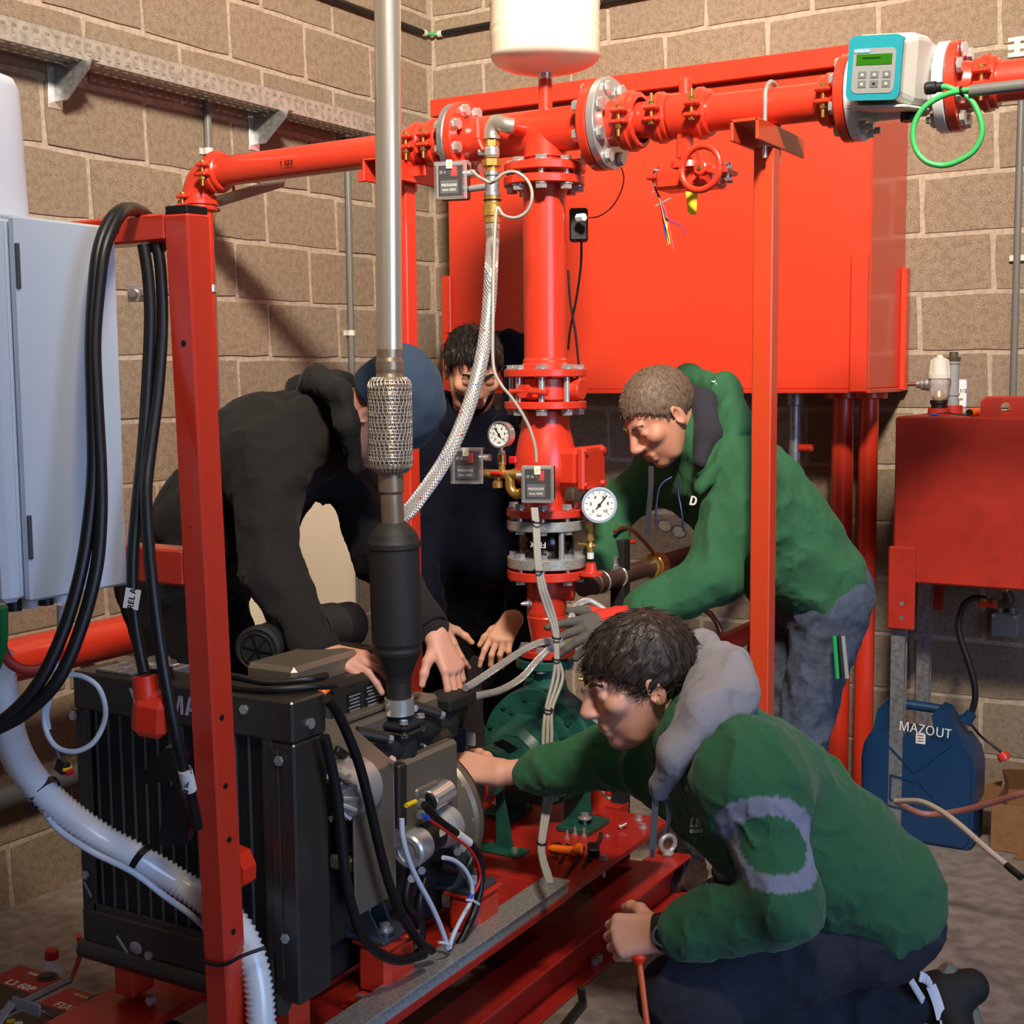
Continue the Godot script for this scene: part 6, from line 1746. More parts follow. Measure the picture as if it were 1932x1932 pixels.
func skid() -> void:
	var t := thing("steel_skid", "red welded steel skid frame of beams standing on the floor", "frame", Vector3(1.42, 0, 2.2))
	for x in [[1.57, 1.68], [1.16, 1.27]]:
		var mb := MB.new()
		mb.span(Vector3(x[0], 0.112, 1.2), Vector3(x[1], 0.12, 3.3 if x[0] > 1.4 else 2.84), 0.002)
		add(t, "top_flange", mb, M.red_plate)
		add(t, "web", MB.new().span(Vector3((x[0] + x[1]) / 2 - 0.004, 0.008, 1.2), Vector3((x[0] + x[1]) / 2 + 0.004, 0.112, 3.3 if x[0] > 1.4 else 2.84)), M.red_plate)
		add(t, "bottom_flange", MB.new().span(Vector3(x[0], 0.0, 1.2), Vector3(x[1], 0.008, 3.3 if x[0] > 1.4 else 2.84), 0.002), M.red_plate)
	for z in [1.35, 1.9, 2.5, 2.78]:
		add(t, "cross_beam", MB.new().span(Vector3(1.27, 0.02, z - 0.03), Vector3(1.57, 0.11, z + 0.03), 0.003), M.red_plate)
		for x in [1.46, 1.30]:
			add(t, "stand_off", MB.new().span(Vector3(x, 0.12, z - 0.03), Vector3(x + 0.06, 0.28, z + 0.03), 0.002), M.red_plate)
	for q in [[1100, 1812], [1105, 1805]]:
		add(t, "anchor_nut", MB.new().hexn(Vector3(1.65, 0.008, ony(q[0], q[1], 0.01).z), Vector3.UP, 0.011, 0.016), M.zinc)
	# eye bolt on the beam
	var eb := ony(1252, 1612, 0.12)
	var e := thing("eye_bolt", "steel eye bolt screwed into the red skid beam", "eye bolt", Vector3(1.62, 0.12, eb.z))
	add(e, "ring", MB.new().torus(Vector3(1.62, 0.155, eb.z), Vector3(0.8, 0, 0.6), 0.024, 0.0075, 0, TAU, 28, 10), M.bare_steel)
	add(e, "collar", MB.new().cyl(Vector3(1.62, 0.12, eb.z), Vector3(1.62, 0.132, eb.z), 0.018, 18, -1, 0.003), M.bare_steel)
	# plates above the beams
	var p := thing("base_plate", "wet glossy red base plate under the green pump", "plate", Vector3(1.42, 0.28, 1.8))
	add(p, "pump_plate", MB.new().span(Vector3(1.14, 0.28, 1.46), Vector3(1.708, 0.30, 2.04), 0.003), M.red_plate)
	for x in [[1.52, 1.712], [1.14, 1.32]]:
		add(p, "engine_rail", MB.new().span(Vector3(x[0], 0.28, 2.04), Vector3(x[1], 0.2995, 3.12), 0.003), M.red_plate)
	add(p, "front_tie", MB.new().span(Vector3(1.14, 0.262, 3.0), Vector3(1.70, 0.28, 3.1), 0.003), M.red_plate)
	for q in [[1139, 1622], [1213, 1562], [1205, 1547]]:
		var b := ony(q[0], q[1], 0.3)
		add(p, "hex_bolt", MB.new().lathe(b, Vector3.UP, [[0, 0], [0.014, 0], [0.014, 0.003], [0.0095, 0.0035], [0.0095, 0.012], [0, 0.012]], 6), M.zinc)
		add(p, "bolt_end", MB.new().cyl(b + Vector3(0.0, -0.02, 0), b + Vector3(0, -0.045, 0), 0.005, 8), M.zinc)
	# loose bolts, washer, and hex key set on the plate
	var lo := 0
	for q in [[1070, 1583], [1085, 1576], [1102, 1579], [1168, 1566]]:
		var b := ony(q[0], q[1], 0.3)
		var lab := ["loose screw standing on its head beside the hex keys", "loose screw standing on its head beside the hex keys", "loose screw standing on its head beside the hex keys", "loose silver screw lying near the plate's corner bolts"][lo] as String
		var mb := MB.new()
		var up := Vector3.UP if lo < 3 else Vector3(0.6, 0.35, -0.7).normalized()
		if lo == 3: b.y += 0.007
		mb.cyl(b, b + up * 0.006, 0.0075, 12)
		mb.cyl(b + up * 0.006, b + up * 0.024, 0.0038, 10)
		one("loose_screw", mb, M.chrome, lab, "screw", "loose screws on the red plate")
		lo += 1
	one("washer", MB.new().torus(ony(1146, 1577, 0.302), Vector3.UP, 0.007, 0.0015, 0, TAU, 18, 6), M.zinc, "thin washer lying on the red plate behind the hex keys", "washer")
	var hk := ony(1080, 1606, 0.312)
	var k := thing("hex_key_set", "folding hex key set with orange handle on the red plate", "hex keys", hk)
	add(k, "orange_body", MB.new().tube(PackedVector3Array([ony(1036, 1600, 0.312), ony(1045, 1601, 0.313), ony(1090, 1607, 0.313), ony(1098, 1607, 0.312)]), [0.006, 0.0105, 0.0125, 0.0125], 12), M.orange)
	add(k, "orange_cap", MB.new().cyl(ony(1082, 1610, 0.318), ony(1094, 1597, 0.318), 0.011, 14, -1, 0.003), M.orange)
	add(k, "black_body", MB.new().box(ony(1120, 1603, 0.312), Vector3(0.03, 0.022, 0.06), Basis.from_euler(Vector3(0, 0.5, 0)), 0.004), M.black)
	var ki := 0
	for q in [[1048, 1592, 1038, 1618], [1053, 1592, 1043, 1620], [1058, 1592, 1049, 1620], [1074, 1595, 1056, 1628], [1102, 1600, 1062, 1660], [1118, 1598, 1102, 1635], [1135, 1575, 1112, 1625]]:
		var r := 0.0012 + 0.0007 * ki
		add(k, "key", MB.new().tube(PackedVector3Array([ony(q[0] - 8 + ki, q[1] - 2, 0.308), ony(q[0], q[1], 0.308), ony(q[2], q[3], 0.303)]), r, 6), M.engine_dark)
		ki += 1
	# bare steel trunking lying along the plate edge
	var tl := thing("cable_trunking", "scratched bare steel cable trunking lying along the skid edge", "trunking", Vector3(1.7, 0.3, 2.5))
	var z0 := 2.06
	var z1 := 3.25
	add(tl, "lid", MB.new().span(Vector3(1.648, 0.326, z0), Vector3(1.716, 0.330, z1), 0.001), M.bare_steel)
	add(tl, "side_wall", MB.new().span(Vector3(1.708, 0.3, z0), Vector3(1.711, 0.326, z1)), M.bare_steel)
	add(tl, "side_wall", MB.new().span(Vector3(1.652, 0.3, z0), Vector3(1.655, 0.326, z1)), M.bare_steel)
	add(tl, "end_plate", MB.new().span(Vector3(1.655, 0.3, z0), Vector3(1.708, 0.326, z0 + 0.003)), M.bare_steel)
	# corrugated white conduits passing under the plate
	for j in 2:
		var cm := MB.new()
		var c := Vector3(1.30, 0.262 - 0.034 * j, 2.075 + 0.02 * j)
		for s in 58: cm.torus(c + Vector3(0.0058 * s, 0, 0), Vector3.RIGHT, 0.012, 0.0032, 0, TAU, 12, 5)
		cm.cyl(c, c + Vector3(0.335, 0, 0), 0.012, 12)
		one("corrugated_conduit", cm, M.offwhite, "pale corrugated conduit crossing under the red pump plate", "conduit", "corrugated conduits under the pump plate")

func pump() -> void:
	var cx := 1.41
	var cy := 0.515
	var z := 1.62
	var xr := onz(1028, 1240, HZ).x
	var t := thing("centrifugal_pump", "dark green cast centrifugal pump bolted to the red plate", "pump", Vector3(cx, 0.3, z))
	var B := Vector3.BACK
	add(t, "volute", MB.new().lathe(Vector3(cx, cy, z - 0.07), B, [[0, 0], [0.10, 0], [0.14, 0.02], [0.160, 0.05], [0.165, 0.08], [0.163, 0.11], [0.158, 0.118], [0.158, 0.135], [0, 0.135]], 48), M.green)
	var cov := add(t, "casing_cover", MB.new().lathe(Vector3(cx, cy, z + 0.055), B, [[0, 0], [0.150, 0], [0.152, 0.003], [0.152, 0.016], [0.128, 0.018], [0.126, 0.022], [0.126, 0.034], [0.104, 0.037], [0, 0.037]], 48), M.green)
	for k in 12:
		var a := TAU * (k + 0.3) / 12
		add(cov, "cover_bolt", MB.new().hexn(Vector3(cx + 0.140 * cos(a), cy + 0.140 * sin(a), z + 0.07), B, 0.0085, 0.009), M.green)
	for k in 8:
		var a := TAU * (k + 0.6) / 8
		add(cov, "inner_bolt", MB.new().hexn(Vector3(cx + 0.115 * cos(a), cy + 0.115 * sin(a), z + 0.088), B, 0.007, 0.008), M.green)
	# faceted adapter and bearing housing towards the coupling
	add(t, "adapter", MB.new().lathe(Vector3(cx, cy, z + 0.09), B, [[0.105, 0], [0.098, 0.02], [0.09, 0.08], [0.07, 0.1], [0, 0.1]], 10), M.green)
	var bh := add(t, "bearing_housing", MB.new().lathe(Vector3(cx, cy, z + 0.18), B, [[0, 0], [0.066, 0], [0.06, 0.02], [0.058, 0.11], [0.062, 0.115], [0.062, 0.14], [0, 0.14]], 36), M.green)
	var np := onz(0, 0, z)
	add(bh, "name_plate", MB.new().box(Vector3(cx + 0.02, cy + 0.056, z + 0.25), Vector3(0.05, 0.0015, 0.045), Basis.from_euler(Vector3(0, 0, -0.35))), M.black_gloss)
	add(bh, "oil_cap", MB.new().lathe(Vector3(cx + 0.055, cy + 0.03, z + 0.16), Vector3(0.8, 0.6, 0), [[0, 0], [0.008, 0], [0.008, 0.02], [0, 0.02]], 12), M.chrome)
	var ws := Vector3(cx + 0.075, cy + 0.035, z + 0.14)
	add(t, "warning_sign", MB.new().prism(poly2([-0.022, -0.02, 0.022, -0.02, 0.0, 0.022]), ws, Basis(Vector3(0.6, 0, -0.8), Vector3.UP, Vector3(0.8, 0, 0.6)), 0.001), M.yellow, "yellow warning triangle")
	add(t, "shaft", MB.new().cyl(Vector3(cx, cy, z + 0.32), Vector3(cx + 0.005, 0.505, 2.2), 0.02, 20), M.bare_steel)
	var cp := add(t, "coupling_hub", MB.new().lathe(Vector3(cx, cy - 0.002, z + 0.36), B, [[0, 0], [0.05, 0], [0.062, 0.006], [0.062, 0.05], [0.064, 0.052], [0.064, 0.07], [0.062, 0.072], [0.062, 0.12], [0.05, 0.125], [0, 0.125]], 36), M.blue_steel)
	add(cp, "rubber_ring", MB.new().lathe(Vector3(cx, cy - 0.002, z + 0.415), B, [[0.062, 0], [0.067, 0.002], [0.067, 0.012], [0.062, 0.014]], 36), M.red_dark)
	# discharge neck and flange
	var yt := onz(1028, 1240, HZ).y
	add(t, "discharge_neck", MB.new().lathe(Vector3(xr, cy + 0.10, HZ), Vector3.UP, [[0.09, 0], [0.062, 0.05], [0.055, 0.08], [0.055, yt - cy - 0.11]], 32, true), M.green)
	add(t, "neck_boss", MB.new().cyl(Vector3(xr - 0.02, cy + 0.19, HZ + 0.045), Vector3(xr - 0.02, cy + 0.19, HZ + 0.062), 0.018, 18, -1, 0.003), M.green)
	flange(t, "discharge_flange", Vector3(xr, yt - 0.012, HZ), Vector3.UP, 0.08, 0.024, M.green)
	# ears and feet
	add(t, "casting_ear", MB.new().box(Vector3(cx + 0.15, cy + 0.075, z), Vector3(0.05, 0.045, 0.06), Basis.from_euler(Vector3(0, 0, -0.5)), 0.006), M.green)
	for s in [-1, 1]:
		var ft := MB.new()
		ft.prism(poly2([0.0, 0.0, 0.085, 0.0, 0.06, 0.14, 0.0, 0.16]), Vector3(cx + (0.06 if s > 0 else -0.145), 0.31, z - 0.005), Basis(), 0.014)
		ft.span(Vector3(cx + (0.07 if s > 0 else -0.17), 0.3, z - 0.05), Vector3(cx + (0.17 if s > 0 else -0.07), 0.316, z + 0.075), 0.003)
		var f := add(t, "foot", ft, M.green)
		add(f, "foot_bolt", MB.new().lathe(Vector3(cx + 0.135 * s, 0.316, z + 0.03), Vector3.UP, [[0, 0], [0.006, 0], [0.006, 0.014], [0.02, 0.016], [0.02, 0.019], [0.012, 0.02], [0.012, 0.03], [0, 0.03]], 6), M.zinc)
	var bf := MB.new()
	bf.prism(poly2([0.0, 0.0, 0.05, 0.0, 0.02, 0.15, 0.0, 0.15]), Vector3(cx + 0.005, 0.306, z + 0.27), Basis(), 0.008)
	bf.span(Vector3(cx - 0.05, 0.3, z + 0.25), Vector3(cx + 0.09, 0.308, z + 0.31), 0.002)
	add(t, "bracket_foot", bf, M.green)
	add(t, "foot_bolt", MB.new().hexn(Vector3(cx + 0.065, 0.308, z + 0.285), Vector3.UP, 0.009, 0.01), M.zinc)
	# drain cock with red tap at the right of the casing
	var dc := onz(1148, 1500, z - 0.02)
	var d := thing("drain_cock", "small chrome drain cock with red tap on the pump casing", "valve", dc)
	add(d, "body", MB.new().cyl(dc + Vector3(-0.03, 0.02, 0), dc + Vector3(0.004, -0.012, 0), 0.007, 10), M.chrome)
	add(d, "tap", MB.new().box(dc + Vector3(0.0, 0.01, 0.006), Vector3(0.016, 0.016, 0.01), Basis(), 0.003), M.red_wire)
	# small brass cock on red pipe left of the kneeling man's face
	var gq := ond(1112, 1300, 3.85)
	var rp := thing("suction_valve", "dark red suction valve with chrome cap behind the green pump", "valve", Vector3(gq.x, 0, gq.z))
	add(rp, "body", MB.new().sph(ond(1134, 1352, 3.9), Vector3(0.06, 0.065, 0.06), Basis(), 20, 14), M.red_dark)
	add(rp, "bonnet", MB.new().lathe(ond(1120, 1325, 3.88), Vector3.UP, [[0, 0], [0.025, 0], [0.02, 0.022], [0.011, 0.03], [0, 0.034]], 16), M.red_dark)
	add(rp, "chrome_cap", MB.new().lathe(ond(1104, 1308, 3.84), Vector3.UP, [[0, 0], [0.011, 0], [0.011, 0.014], [0.007, 0.018], [0, 0.018]], 12), M.chrome)
	add(rp, "brass_pin", MB.new().cyl(ond(1092, 1281, 3.84), ond(1112, 1283, 3.84), 0.0045, 8), M.brass)
	add(rp, "riser_rod", MB.new().cyl(ond(1108, 1320, 3.86), ond(1107, 1270, 3.86), 0.008, 10), M.brass)
	var bs := ond(1134, 1380, 3.9)
	add(rp, "base", MB.new().cyl(bs, Vector3(bs.x, 0.0, bs.z), 0.03, 16), M.red_dark)
	# pair of clear braided hoses arching to the pump neck
	for j in 2:
		var a := pathd([880, 1318, 3.05, 905, 1312, 3.1, 945, 1302, 3.18, 985, 1278, 3.26, 1015, 1245, 3.32, 1040, 1222, 3.36, 1062, 1215, 3.4]) if j else pathd([878, 1298, 3.05, 900, 1285, 3.1, 940, 1258, 3.18, 985, 1228, 3.28, 1020, 1212, 3.34, 1050, 1207, 3.38, 1068, 1195, 3.42, 1080, 1160, 3.46, 1092, 1140, 3.5, 1115, 1135, 3.52, 1145, 1155, 3.5])
		braided("coolant_hose", ["thin braided hose arching from the water housing over the pump flange", "thin braided hose curving low from the water housing to the pump"][j], smooth_path(a, 6), 0.0085, [M.copper, M.red_wire])
	# grey cable bundle tied down the riser to the trunking
	for j in 3:
		var o := 4.0 * j
		cable("control_cable", ["outer grey control cable tied down the riser to the trunking", "middle grey control cable tied down the riser to the trunking", "inner grey control cable tied down the riser to the trunking"][j],
			pathd([1004 + o, 958, 3.28, 1008 + o, 1000, 3.27, 1011 + o, 1060, 3.26, 1018 + o * 1.4, 1110, 3.26, 1030 + o * 1.6, 1150, 3.27, 1044 + o, 1190, 3.27, 1048 + o * 0.6, 1240, 3.26, 1044 + o * 2.2, 1280, 3.25, 1030 + o * 1.5, 1338, 3.22, 1025 + o * 2.0, 1390, 3.2, 1026 + o * 1.6, 1450, 3.18, 1028 + o * 1.6, 1500, 3.15, 1018 + o, 1590, 3.08, 1020 + o, 1620, 3.04, 1028 + o * 1.2, 1650, 3.0, 1034 + o, 1668, 2.97]), 0.0045, M.cable_grey)
	for q in [[1013, 985, 3.265], [1015, 1077, 3.255], [1050, 1203, 3.262], [1050, 1243, 3.255], [1034, 1338, 3.212], [1022, 1590, 3.078]]:
		one("black_tie", MB.new().torus(ond(q[0], q[1], q[2]), Vector3(0.15, 1, 0), 0.0105, 0.0025, 0, TAU, 16, 6), M.black, "black cable tie round the grey cable bundle on the riser", "cable tie", "black ties on the grey cable bundle")

func battery(label: String, a: Vector2, bpx: Vector2, cpx: Vector2, yt: float, handle: bool, words: Array) -> void:
	# a: far-left top corner pixel, bpx: far-right, cpx: near-left, all on the lid plane
	var A := ony(a.x, a.y, yt)
	var x1 := ony(bpx.x, bpx.y, yt).x
	var z1 := ony(cpx.x, cpx.y, yt).z
	var x0 := A.x
	var z0 := A.z
	if x1 - x0 < 0.16: x1 = x0 + 0.17
	if z1 - z0 < 0.26: z1 = z0 + 0.27
	var c := Vector3((x0 + x1) / 2, 0.05, (z0 + z1) / 2)
	var t := thing("starter_battery", label, "battery", c, "")
	add(t, "case", MB.new().span(Vector3(x0 + 0.006, 0.05, z0 + 0.006), Vector3(x1 - 0.006, yt - 0.03, z1 - 0.006), 0.005), M.grey_dark)
	add(t, "lid", MB.new().span(Vector3(x0, yt - 0.034, z0), Vector3(x1, yt, z1), 0.006), mat(Color(0.50, 0.50, 0.50), 0.5))
	var lab := add(t, "label_red", MB.new().span(Vector3(x0 + 0.02, yt, z0 + 0.018), Vector3(x1 - 0.014, yt + 0.0012, z0 + 0.10), 0.0), mat(Color(0.62, 0.07, 0.08), 0.4))
	add(t, "label_black", MB.new().span(Vector3(x0 + 0.02, yt, z0 + 0.1), Vector3(x1 - 0.014, yt + 0.0011, z1 - 0.05), 0.0), mat(Color(0.09, 0.09, 0.09), 0.4))
	var flat := Basis(Vector3(1, 0, 0), Vector3(0, 0, -1), Vector3(0, 1, 0))
	text(lab, "lettering", words[0], 0.028, Transform3D(flat, Vector3((x0 + x1) / 2 + 0.02, yt + 0.0014, z0 + 0.085)), M.paper, 0.0006)
	text(lab, "lettering", words[1], 0.013, Transform3D(flat, Vector3((x0 + x1) / 2, yt + 0.0014, z0 + 0.035)), M.paper, 0.0006)
	var cols := [M.yellow, M.red_wire, M.blue_bright, M.yellow, M.paper]
	for k in 5:
		add(t, "safety_icon", MB.new().cyl(Vector3(x0 + 0.035 + 0.022 * (k % 3), yt + 0.001, z1 - 0.065 - 0.024 * (k / 3)), Vector3(x0 + 0.035 + 0.022 * (k % 3), yt + 0.002, z1 - 0.065 - 0.024 * (k / 3)), 0.009, 12), cols[k])
	add(t, "vent_plug", MB.new().lathe(Vector3(x1 - 0.045, yt, z0 + 0.03), Vector3.UP, [[0, 0], [0.022, 0], [0.022, 0.003], [0.014, 0.004], [0.014, 0.006], [0, 0.006]], 20), M.black)
	if handle:
		var hz := z1 - 0.13
		var h := MB.new()
		h.beam(Vector3(x0 + 0.03, yt + 0.035, hz + 0.03), Vector3(x1 - 0.05, yt + 0.035, hz + 0.03), 0.006, 0.026, 0.002)
		h.beam(Vector3(x0 + 0.03, yt + 0.036, hz + 0.03), Vector3(x0 + 0.03, yt - 0.01, hz + 0.09), 0.02, 0.005, 0.001)
		h.beam(Vector3(x1 - 0.05, yt + 0.036, hz + 0.03), Vector3(x1 - 0.05, yt - 0.01, hz - 0.02), 0.02, 0.005, 0.001)
		add(t, "carry_handle", h, mat(Color(0.55, 0.54, 0.53), 0.5))

func corrugated(called: String, label: String, pts: PackedVector3Array, r: float, pitch: float, m: Material) -> Node3D:
	var cv := Curve3D.new()
	for p in smooth_path(pts, 6): cv.add_point(p)
	var L := cv.get_baked_length()
	var n := int(L / pitch * 4)
	var pp := PackedVector3Array()
	var rr := PackedFloat32Array()
	for i in n + 1:
		pp.append(cv.sample_baked(L * i / n))
		rr.append(r - 0.005 * (0.5 + 0.5 * cos(TAU * i / 4.0)))
	var t := thing(called, label, "conduit", pts[0])
	add(t, "sleeve", MB.new().tube(pp, rr, 20), m)
	return t

func electric() -> void:
	# red frame holding the cabinet
	var t0 := ond(352, 404, 2.15)
	var b0 := ond(424, 1800, 2.34)
	var low := b0 + (b0 - t0).normalized() * 0.24
	var f := thing("cabinet_frame", "red square tube frame holding the white control cabinet", "frame", low)
	var W := 0.052
	add(f, "post", MB.new().beam(low, t0, W, W, 0.004, Vector3.BACK), M.red)
	add(f, "end_cap", MB.new().box(t0 + Vector3(0, 0.005, 0), Vector3(W - 0.004, 0.014, W - 0.004), Basis(), 0.002), M.black)
	var up := (t0 - low).normalized()
	for q in [[403, 460, 0.0], [1048, 1112, 0.0]]:
		var ya := ond(352, q[0], 2.16).y
		var yb := ond(352, q[1], 2.2).y
		var yc := (ya + yb) / 2
		var k := (t0.y - yc) / (t0.y - b0.y)
		var c := t0.lerp(b0, k)
		var arm := add(f, "arm", MB.new().span(Vector3(c.x - 0.34, minf(ya, yb), c.z - W / 2), Vector3(c.x - W / 2 + 0.002, maxf(ya, yb), c.z + W / 2), 0.004), M.red)
		for hxp in [0.13, 0.2]:
			add(arm, "bolt_hole", MB.new().cyl(Vector3(c.x - hxp, yc, c.z + W / 2 - 0.003), Vector3(c.x - hxp, yc, c.z + W / 2 + 0.0008), 0.006, 12), M.black)
	for q in [[347, 648], [360, 990], [418, 1354], [425, 1483], [432, 1584], [440, 1758]]:
		var k: float = (q[1] - 404.0) / (1800.0 - 404.0)
		var c := t0.lerp(b0, k)
		var onface: Vector3 = onz(q[0], q[1], c.z + W / 2) if q[1] < 1200 else onx(q[0], q[1], c.x + W / 2)
		var nn := Vector3.BACK if q[1] < 1200 else Vector3.RIGHT
		add(f, "bolt_hole", MB.new().cyl(onface - nn * 0.003, onface + nn * 0.0012, 0.0055, 12), M.black)
	# fixing clamp behind the frame on the wall side
	var cq := ond(262, 553, 2.35)
	var cl := thing("panel_latch", "zinc latch plate hanging between the two black cables", "latch", cq)
	add(cl, "plate", MB.new().box(cq, Vector3(0.04, 0.03, 0.004), Basis.from_euler(Vector3(0, 0.5, 0)), 0.001), M.zinc)
	add(cl, "bar", MB.new().beam(cq + Vector3(0.01, 0, 0.004), cq + Vector3(0.14, 0.004, -0.04), 0.016, 0.016, 0.003), M.zinc)
	add(cl, "bolt", MB.new().cyl(cq + Vector3(-0.006, 0, 0.002), cq + Vector3(-0.004, 0, 0.012), 0.008, 10), M.chrome)
	# white control cabinet
	var X := 1.53
	var zr := 3.234
	var zl := 3.440
	var y1 := 1.757
	var y0 := 1.187
	var c := thing("control_cabinet", "white steel control cabinet hung on the red frame", "cabinet", Vector3(X - 0.1, y0, 3.34))
	add(c, "body", MB.new().span(Vector3(X - 0.23, y0 + 0.004, zr + 0.004), Vector3(X - 0.02, y1 - 0.004, zl - 0.002), 0.004), M.panel_white)
	var door := add(c, "door", MB.new().span(Vector3(X - 0.018, y0, zr), Vector3(X, y1, zl - 0.012), 0.004), M.panel_white)
	add(c, "hinge_side", MB.new().span(Vector3(X - 0.23, y0 + 0.002, zl - 0.004), Vector3(X - 0.006, y1 - 0.002, zl + 0.03), 0.008), M.panel_white)
	for yy in [onx(15, 500, X).y, onx(50, 1015, X).y]:
		add(door, "hinge", MB.new().span(Vector3(X - 0.004, yy - 0.033, zl - 0.018), Vector3(X + 0.002, yy + 0.033, zl - 0.012), 0.001), M.grey_dark)
	for k in 4:
		add(c, "cable_gland", MB.new().cyl(Vector3(X - 0.05, y0 + 0.004, zl - 0.02 - 0.03 * k), Vector3(X - 0.05, y0 - 0.018, zl - 0.02 - 0.03 * k), 0.012, 14), M.white if k % 2 else M.black)
	# wrapped roll standing on the cabinet
	var rc := onz(-12, 400, 3.42)
	var rx := 1.40
	var rz := 3.475
	rc = onx(0, 412, 1.42)
	one("plastic_roll", MB.new().lathe(Vector3(1.40, y1 - 0.002, 3.40), Vector3.UP, [[0, 0], [0.083, 0], [0.083, 0.01], [0.080, 0.1], [0.077, 0.20], [0.07, 0.216], [0.055, 0.222], [0, 0.222]], 28, true), M.white_soft, "white wrapped plastic roll standing on the control cabinet", "roll")
	# heavy black cables over the top arm
	for j in 2:
		var o := 11.0 * j
		var p := pathd([292 + o, 470, 2.2, 285 + o, 430, 2.22, 268 + o * 0.3, 402, 2.2, 246, 393 + j * 3, 2.14, 222 + o * 0.6, 400 + j * 4, 2.08, 200 + o, 430 + j * 3, 2.05, 184 + o, 480, 2.03, 176 + o * 0.8, 560, 2.02, 172 + o * 0.6, 650, 2.01, 174 + o * 0.8, 760, 2.0, 176 + o * 1.2, 880, 1.99, 168 + o * 2.0, 980, 1.98, 152 + o * 2.6, 1080, 1.97, 120 + o * 2.8, 1190, 1.96, 75 + o * 3.0, 1285, 1.95, 20 + o * 2.2, 1348, 1.95, -40 + o, 1385, 1.95])
		one("battery_cable", MB.new().tube(smooth_path(p, 6), 0.0098, 12), M.rubber, "thick black cable draped over the frame and sweeping past the white cabinet", "cable", "black cables draped over the red frame")
	var p1 := pathd([270, 462, 2.16, 279, 520, 2.16, 283, 600, 2.16, 278, 720, 2.16, 270, 840, 2.15, 258, 960, 2.13, 250, 1060, 2.12, 252, 1150, 2.12, 262, 1220, 2.12, 272, 1268, 2.12])
	var c1 := thing("battery_cable", "black cable ending in the red terminal boot before the radiator", "cable", p1[9])
	add(c1, "sheath", MB.new().tube(smooth_path(p1, 6), 0.0098, 12), M.rubber)
	var tg := ond(249, 1130, 2.10)
	var tl := add(c1, "paper_tag", MB.new().box(tg, Vector3(0.024, 0.032, 0.0015), Basis.from_euler(Vector3(0, 0.5, -0.2))), M.paper)
	text(tl, "lettering", "REL A", 0.013, Transform3D(Basis.from_euler(Vector3(0, 0.5, -0.2 + PI / 2)), tg + Vector3(0.0005, 0, 0.001)), M.ink, 0.0006)
	var rb := ond(281, 1290, 2.12)
	var bm := MB.new()
	bm.lathe(ond(273, 1275, 2.12), Vector3(0.12, -1, 0.05), [[0.013, 0], [0.019, 0.0], [0.020, 0.03], [0.020, 0.035]], 16)
	bm.box(ond(285, 1352, 2.115), Vector3(0.058, 0.066, 0.036), Basis.from_euler(Vector3(0.1, 0.35, -0.14)), 0.012)
	bm.box(ond(279, 1310, 2.12), Vector3(0.042, 0.022, 0.032), Basis.from_euler(Vector3(0.1, 0.35, -0.14)), 0.008)
	add(c1, "red_boot", bm, M.orange_red, "red rubber terminal boot")
	var p2 := pathd([297, 462, 2.17, 304, 520, 2.17, 306, 620, 2.17, 298, 740, 2.16, 284, 850, 2.14, 276, 930, 2.12, 280, 1020, 2.11, 288, 1110, 2.1, 299, 1200, 2.1, 315, 1300, 2.1, 332, 1390, 2.11, 346, 1450, 2.13, 358, 1495, 2.15, 372, 1560, 2.2])
	var c2 := thing("battery_cable", "black cable with a white marker crossing the radiator lettering", "cable", p2[11])
	add(c2, "sheath", MB.new().tube(smooth_path(p2, 6), 0.0098, 12), M.rubber)
	var mk := add(c2, "marker_sleeve", MB.new().cyl(ond(349, 1452, 2.127), ond(358, 1490, 2.145), 0.0115, 14), M.paper)
	text(mk, "lettering", "95mm B", 0.012, Transform3D(Basis(Vector3(-0.15, -0.95, 0.1), Vector3(0.9, -0.14, -0.3), Vector3(0.3, 0, 0.95)).orthonormalized(), ond(354, 1472, 2.125)), M.ink, 0.0006)
	# black terminal boot hanging behind
	var bb := MB.new()
	bb.prism(poly2([-0.05, -0.014, -0.038, -0.022, 0.012, -0.016, 0.03, 0.02, 0.02, 0.042, -0.004, 0.038]), ond(327, 1445, 2.25), Basis.from_euler(Vector3(0, 0.45, 0)), 0.03)
	bb.prism(poly2([-0.026, -0.04, -0.012, -0.048, 0.024, -0.04, 0.03, 0.0, 0.012, 0.05, -0.006, 0.05]), ond(336, 1535, 2.24), Basis.from_euler(Vector3(0, 0.45, 0)), 0.03)
	one("black_boot", bb, M.black, "folded black rubber terminal boot hanging before the radiator grille", "terminal boot")
	var ob := onz(462, 1640, 3.03)
	one("red_boot", MB.new().prism(poly2([-0.02, 0.04, 0.006, 0.036, 0.02, 0.01, 0.018, -0.016, 0.0, -0.03, -0.02, -0.03]), ob - Vector3(0, 0, 0.008), Basis(), 0.035), M.orange_red, "red rubber boot showing from behind the frame post", "terminal boot")
	# white corrugated sleeve with black ties
	var cs := PackedVector3Array([onz(-8, 1230, 3.36), onz(2, 1300, 3.35), onz(22, 1400, 3.30), onz(62, 1472, 3.25), onz(120, 1530, 3.2), onz(190, 1580, 3.15), onz(265, 1622, 3.11), onz(340, 1668, 3.065), onz(400, 1705, 3.05), onz(450, 1752, 3.05), onz(476, 1810, 3.055), onz(488, 1870, 3.06), onz(494, 1950, 3.07)])
	var st := corrugated("corrugated_sleeve", "fat white corrugated sleeve sagging across the radiator front", cs, 0.0275, 0.0105, M.hose_white)
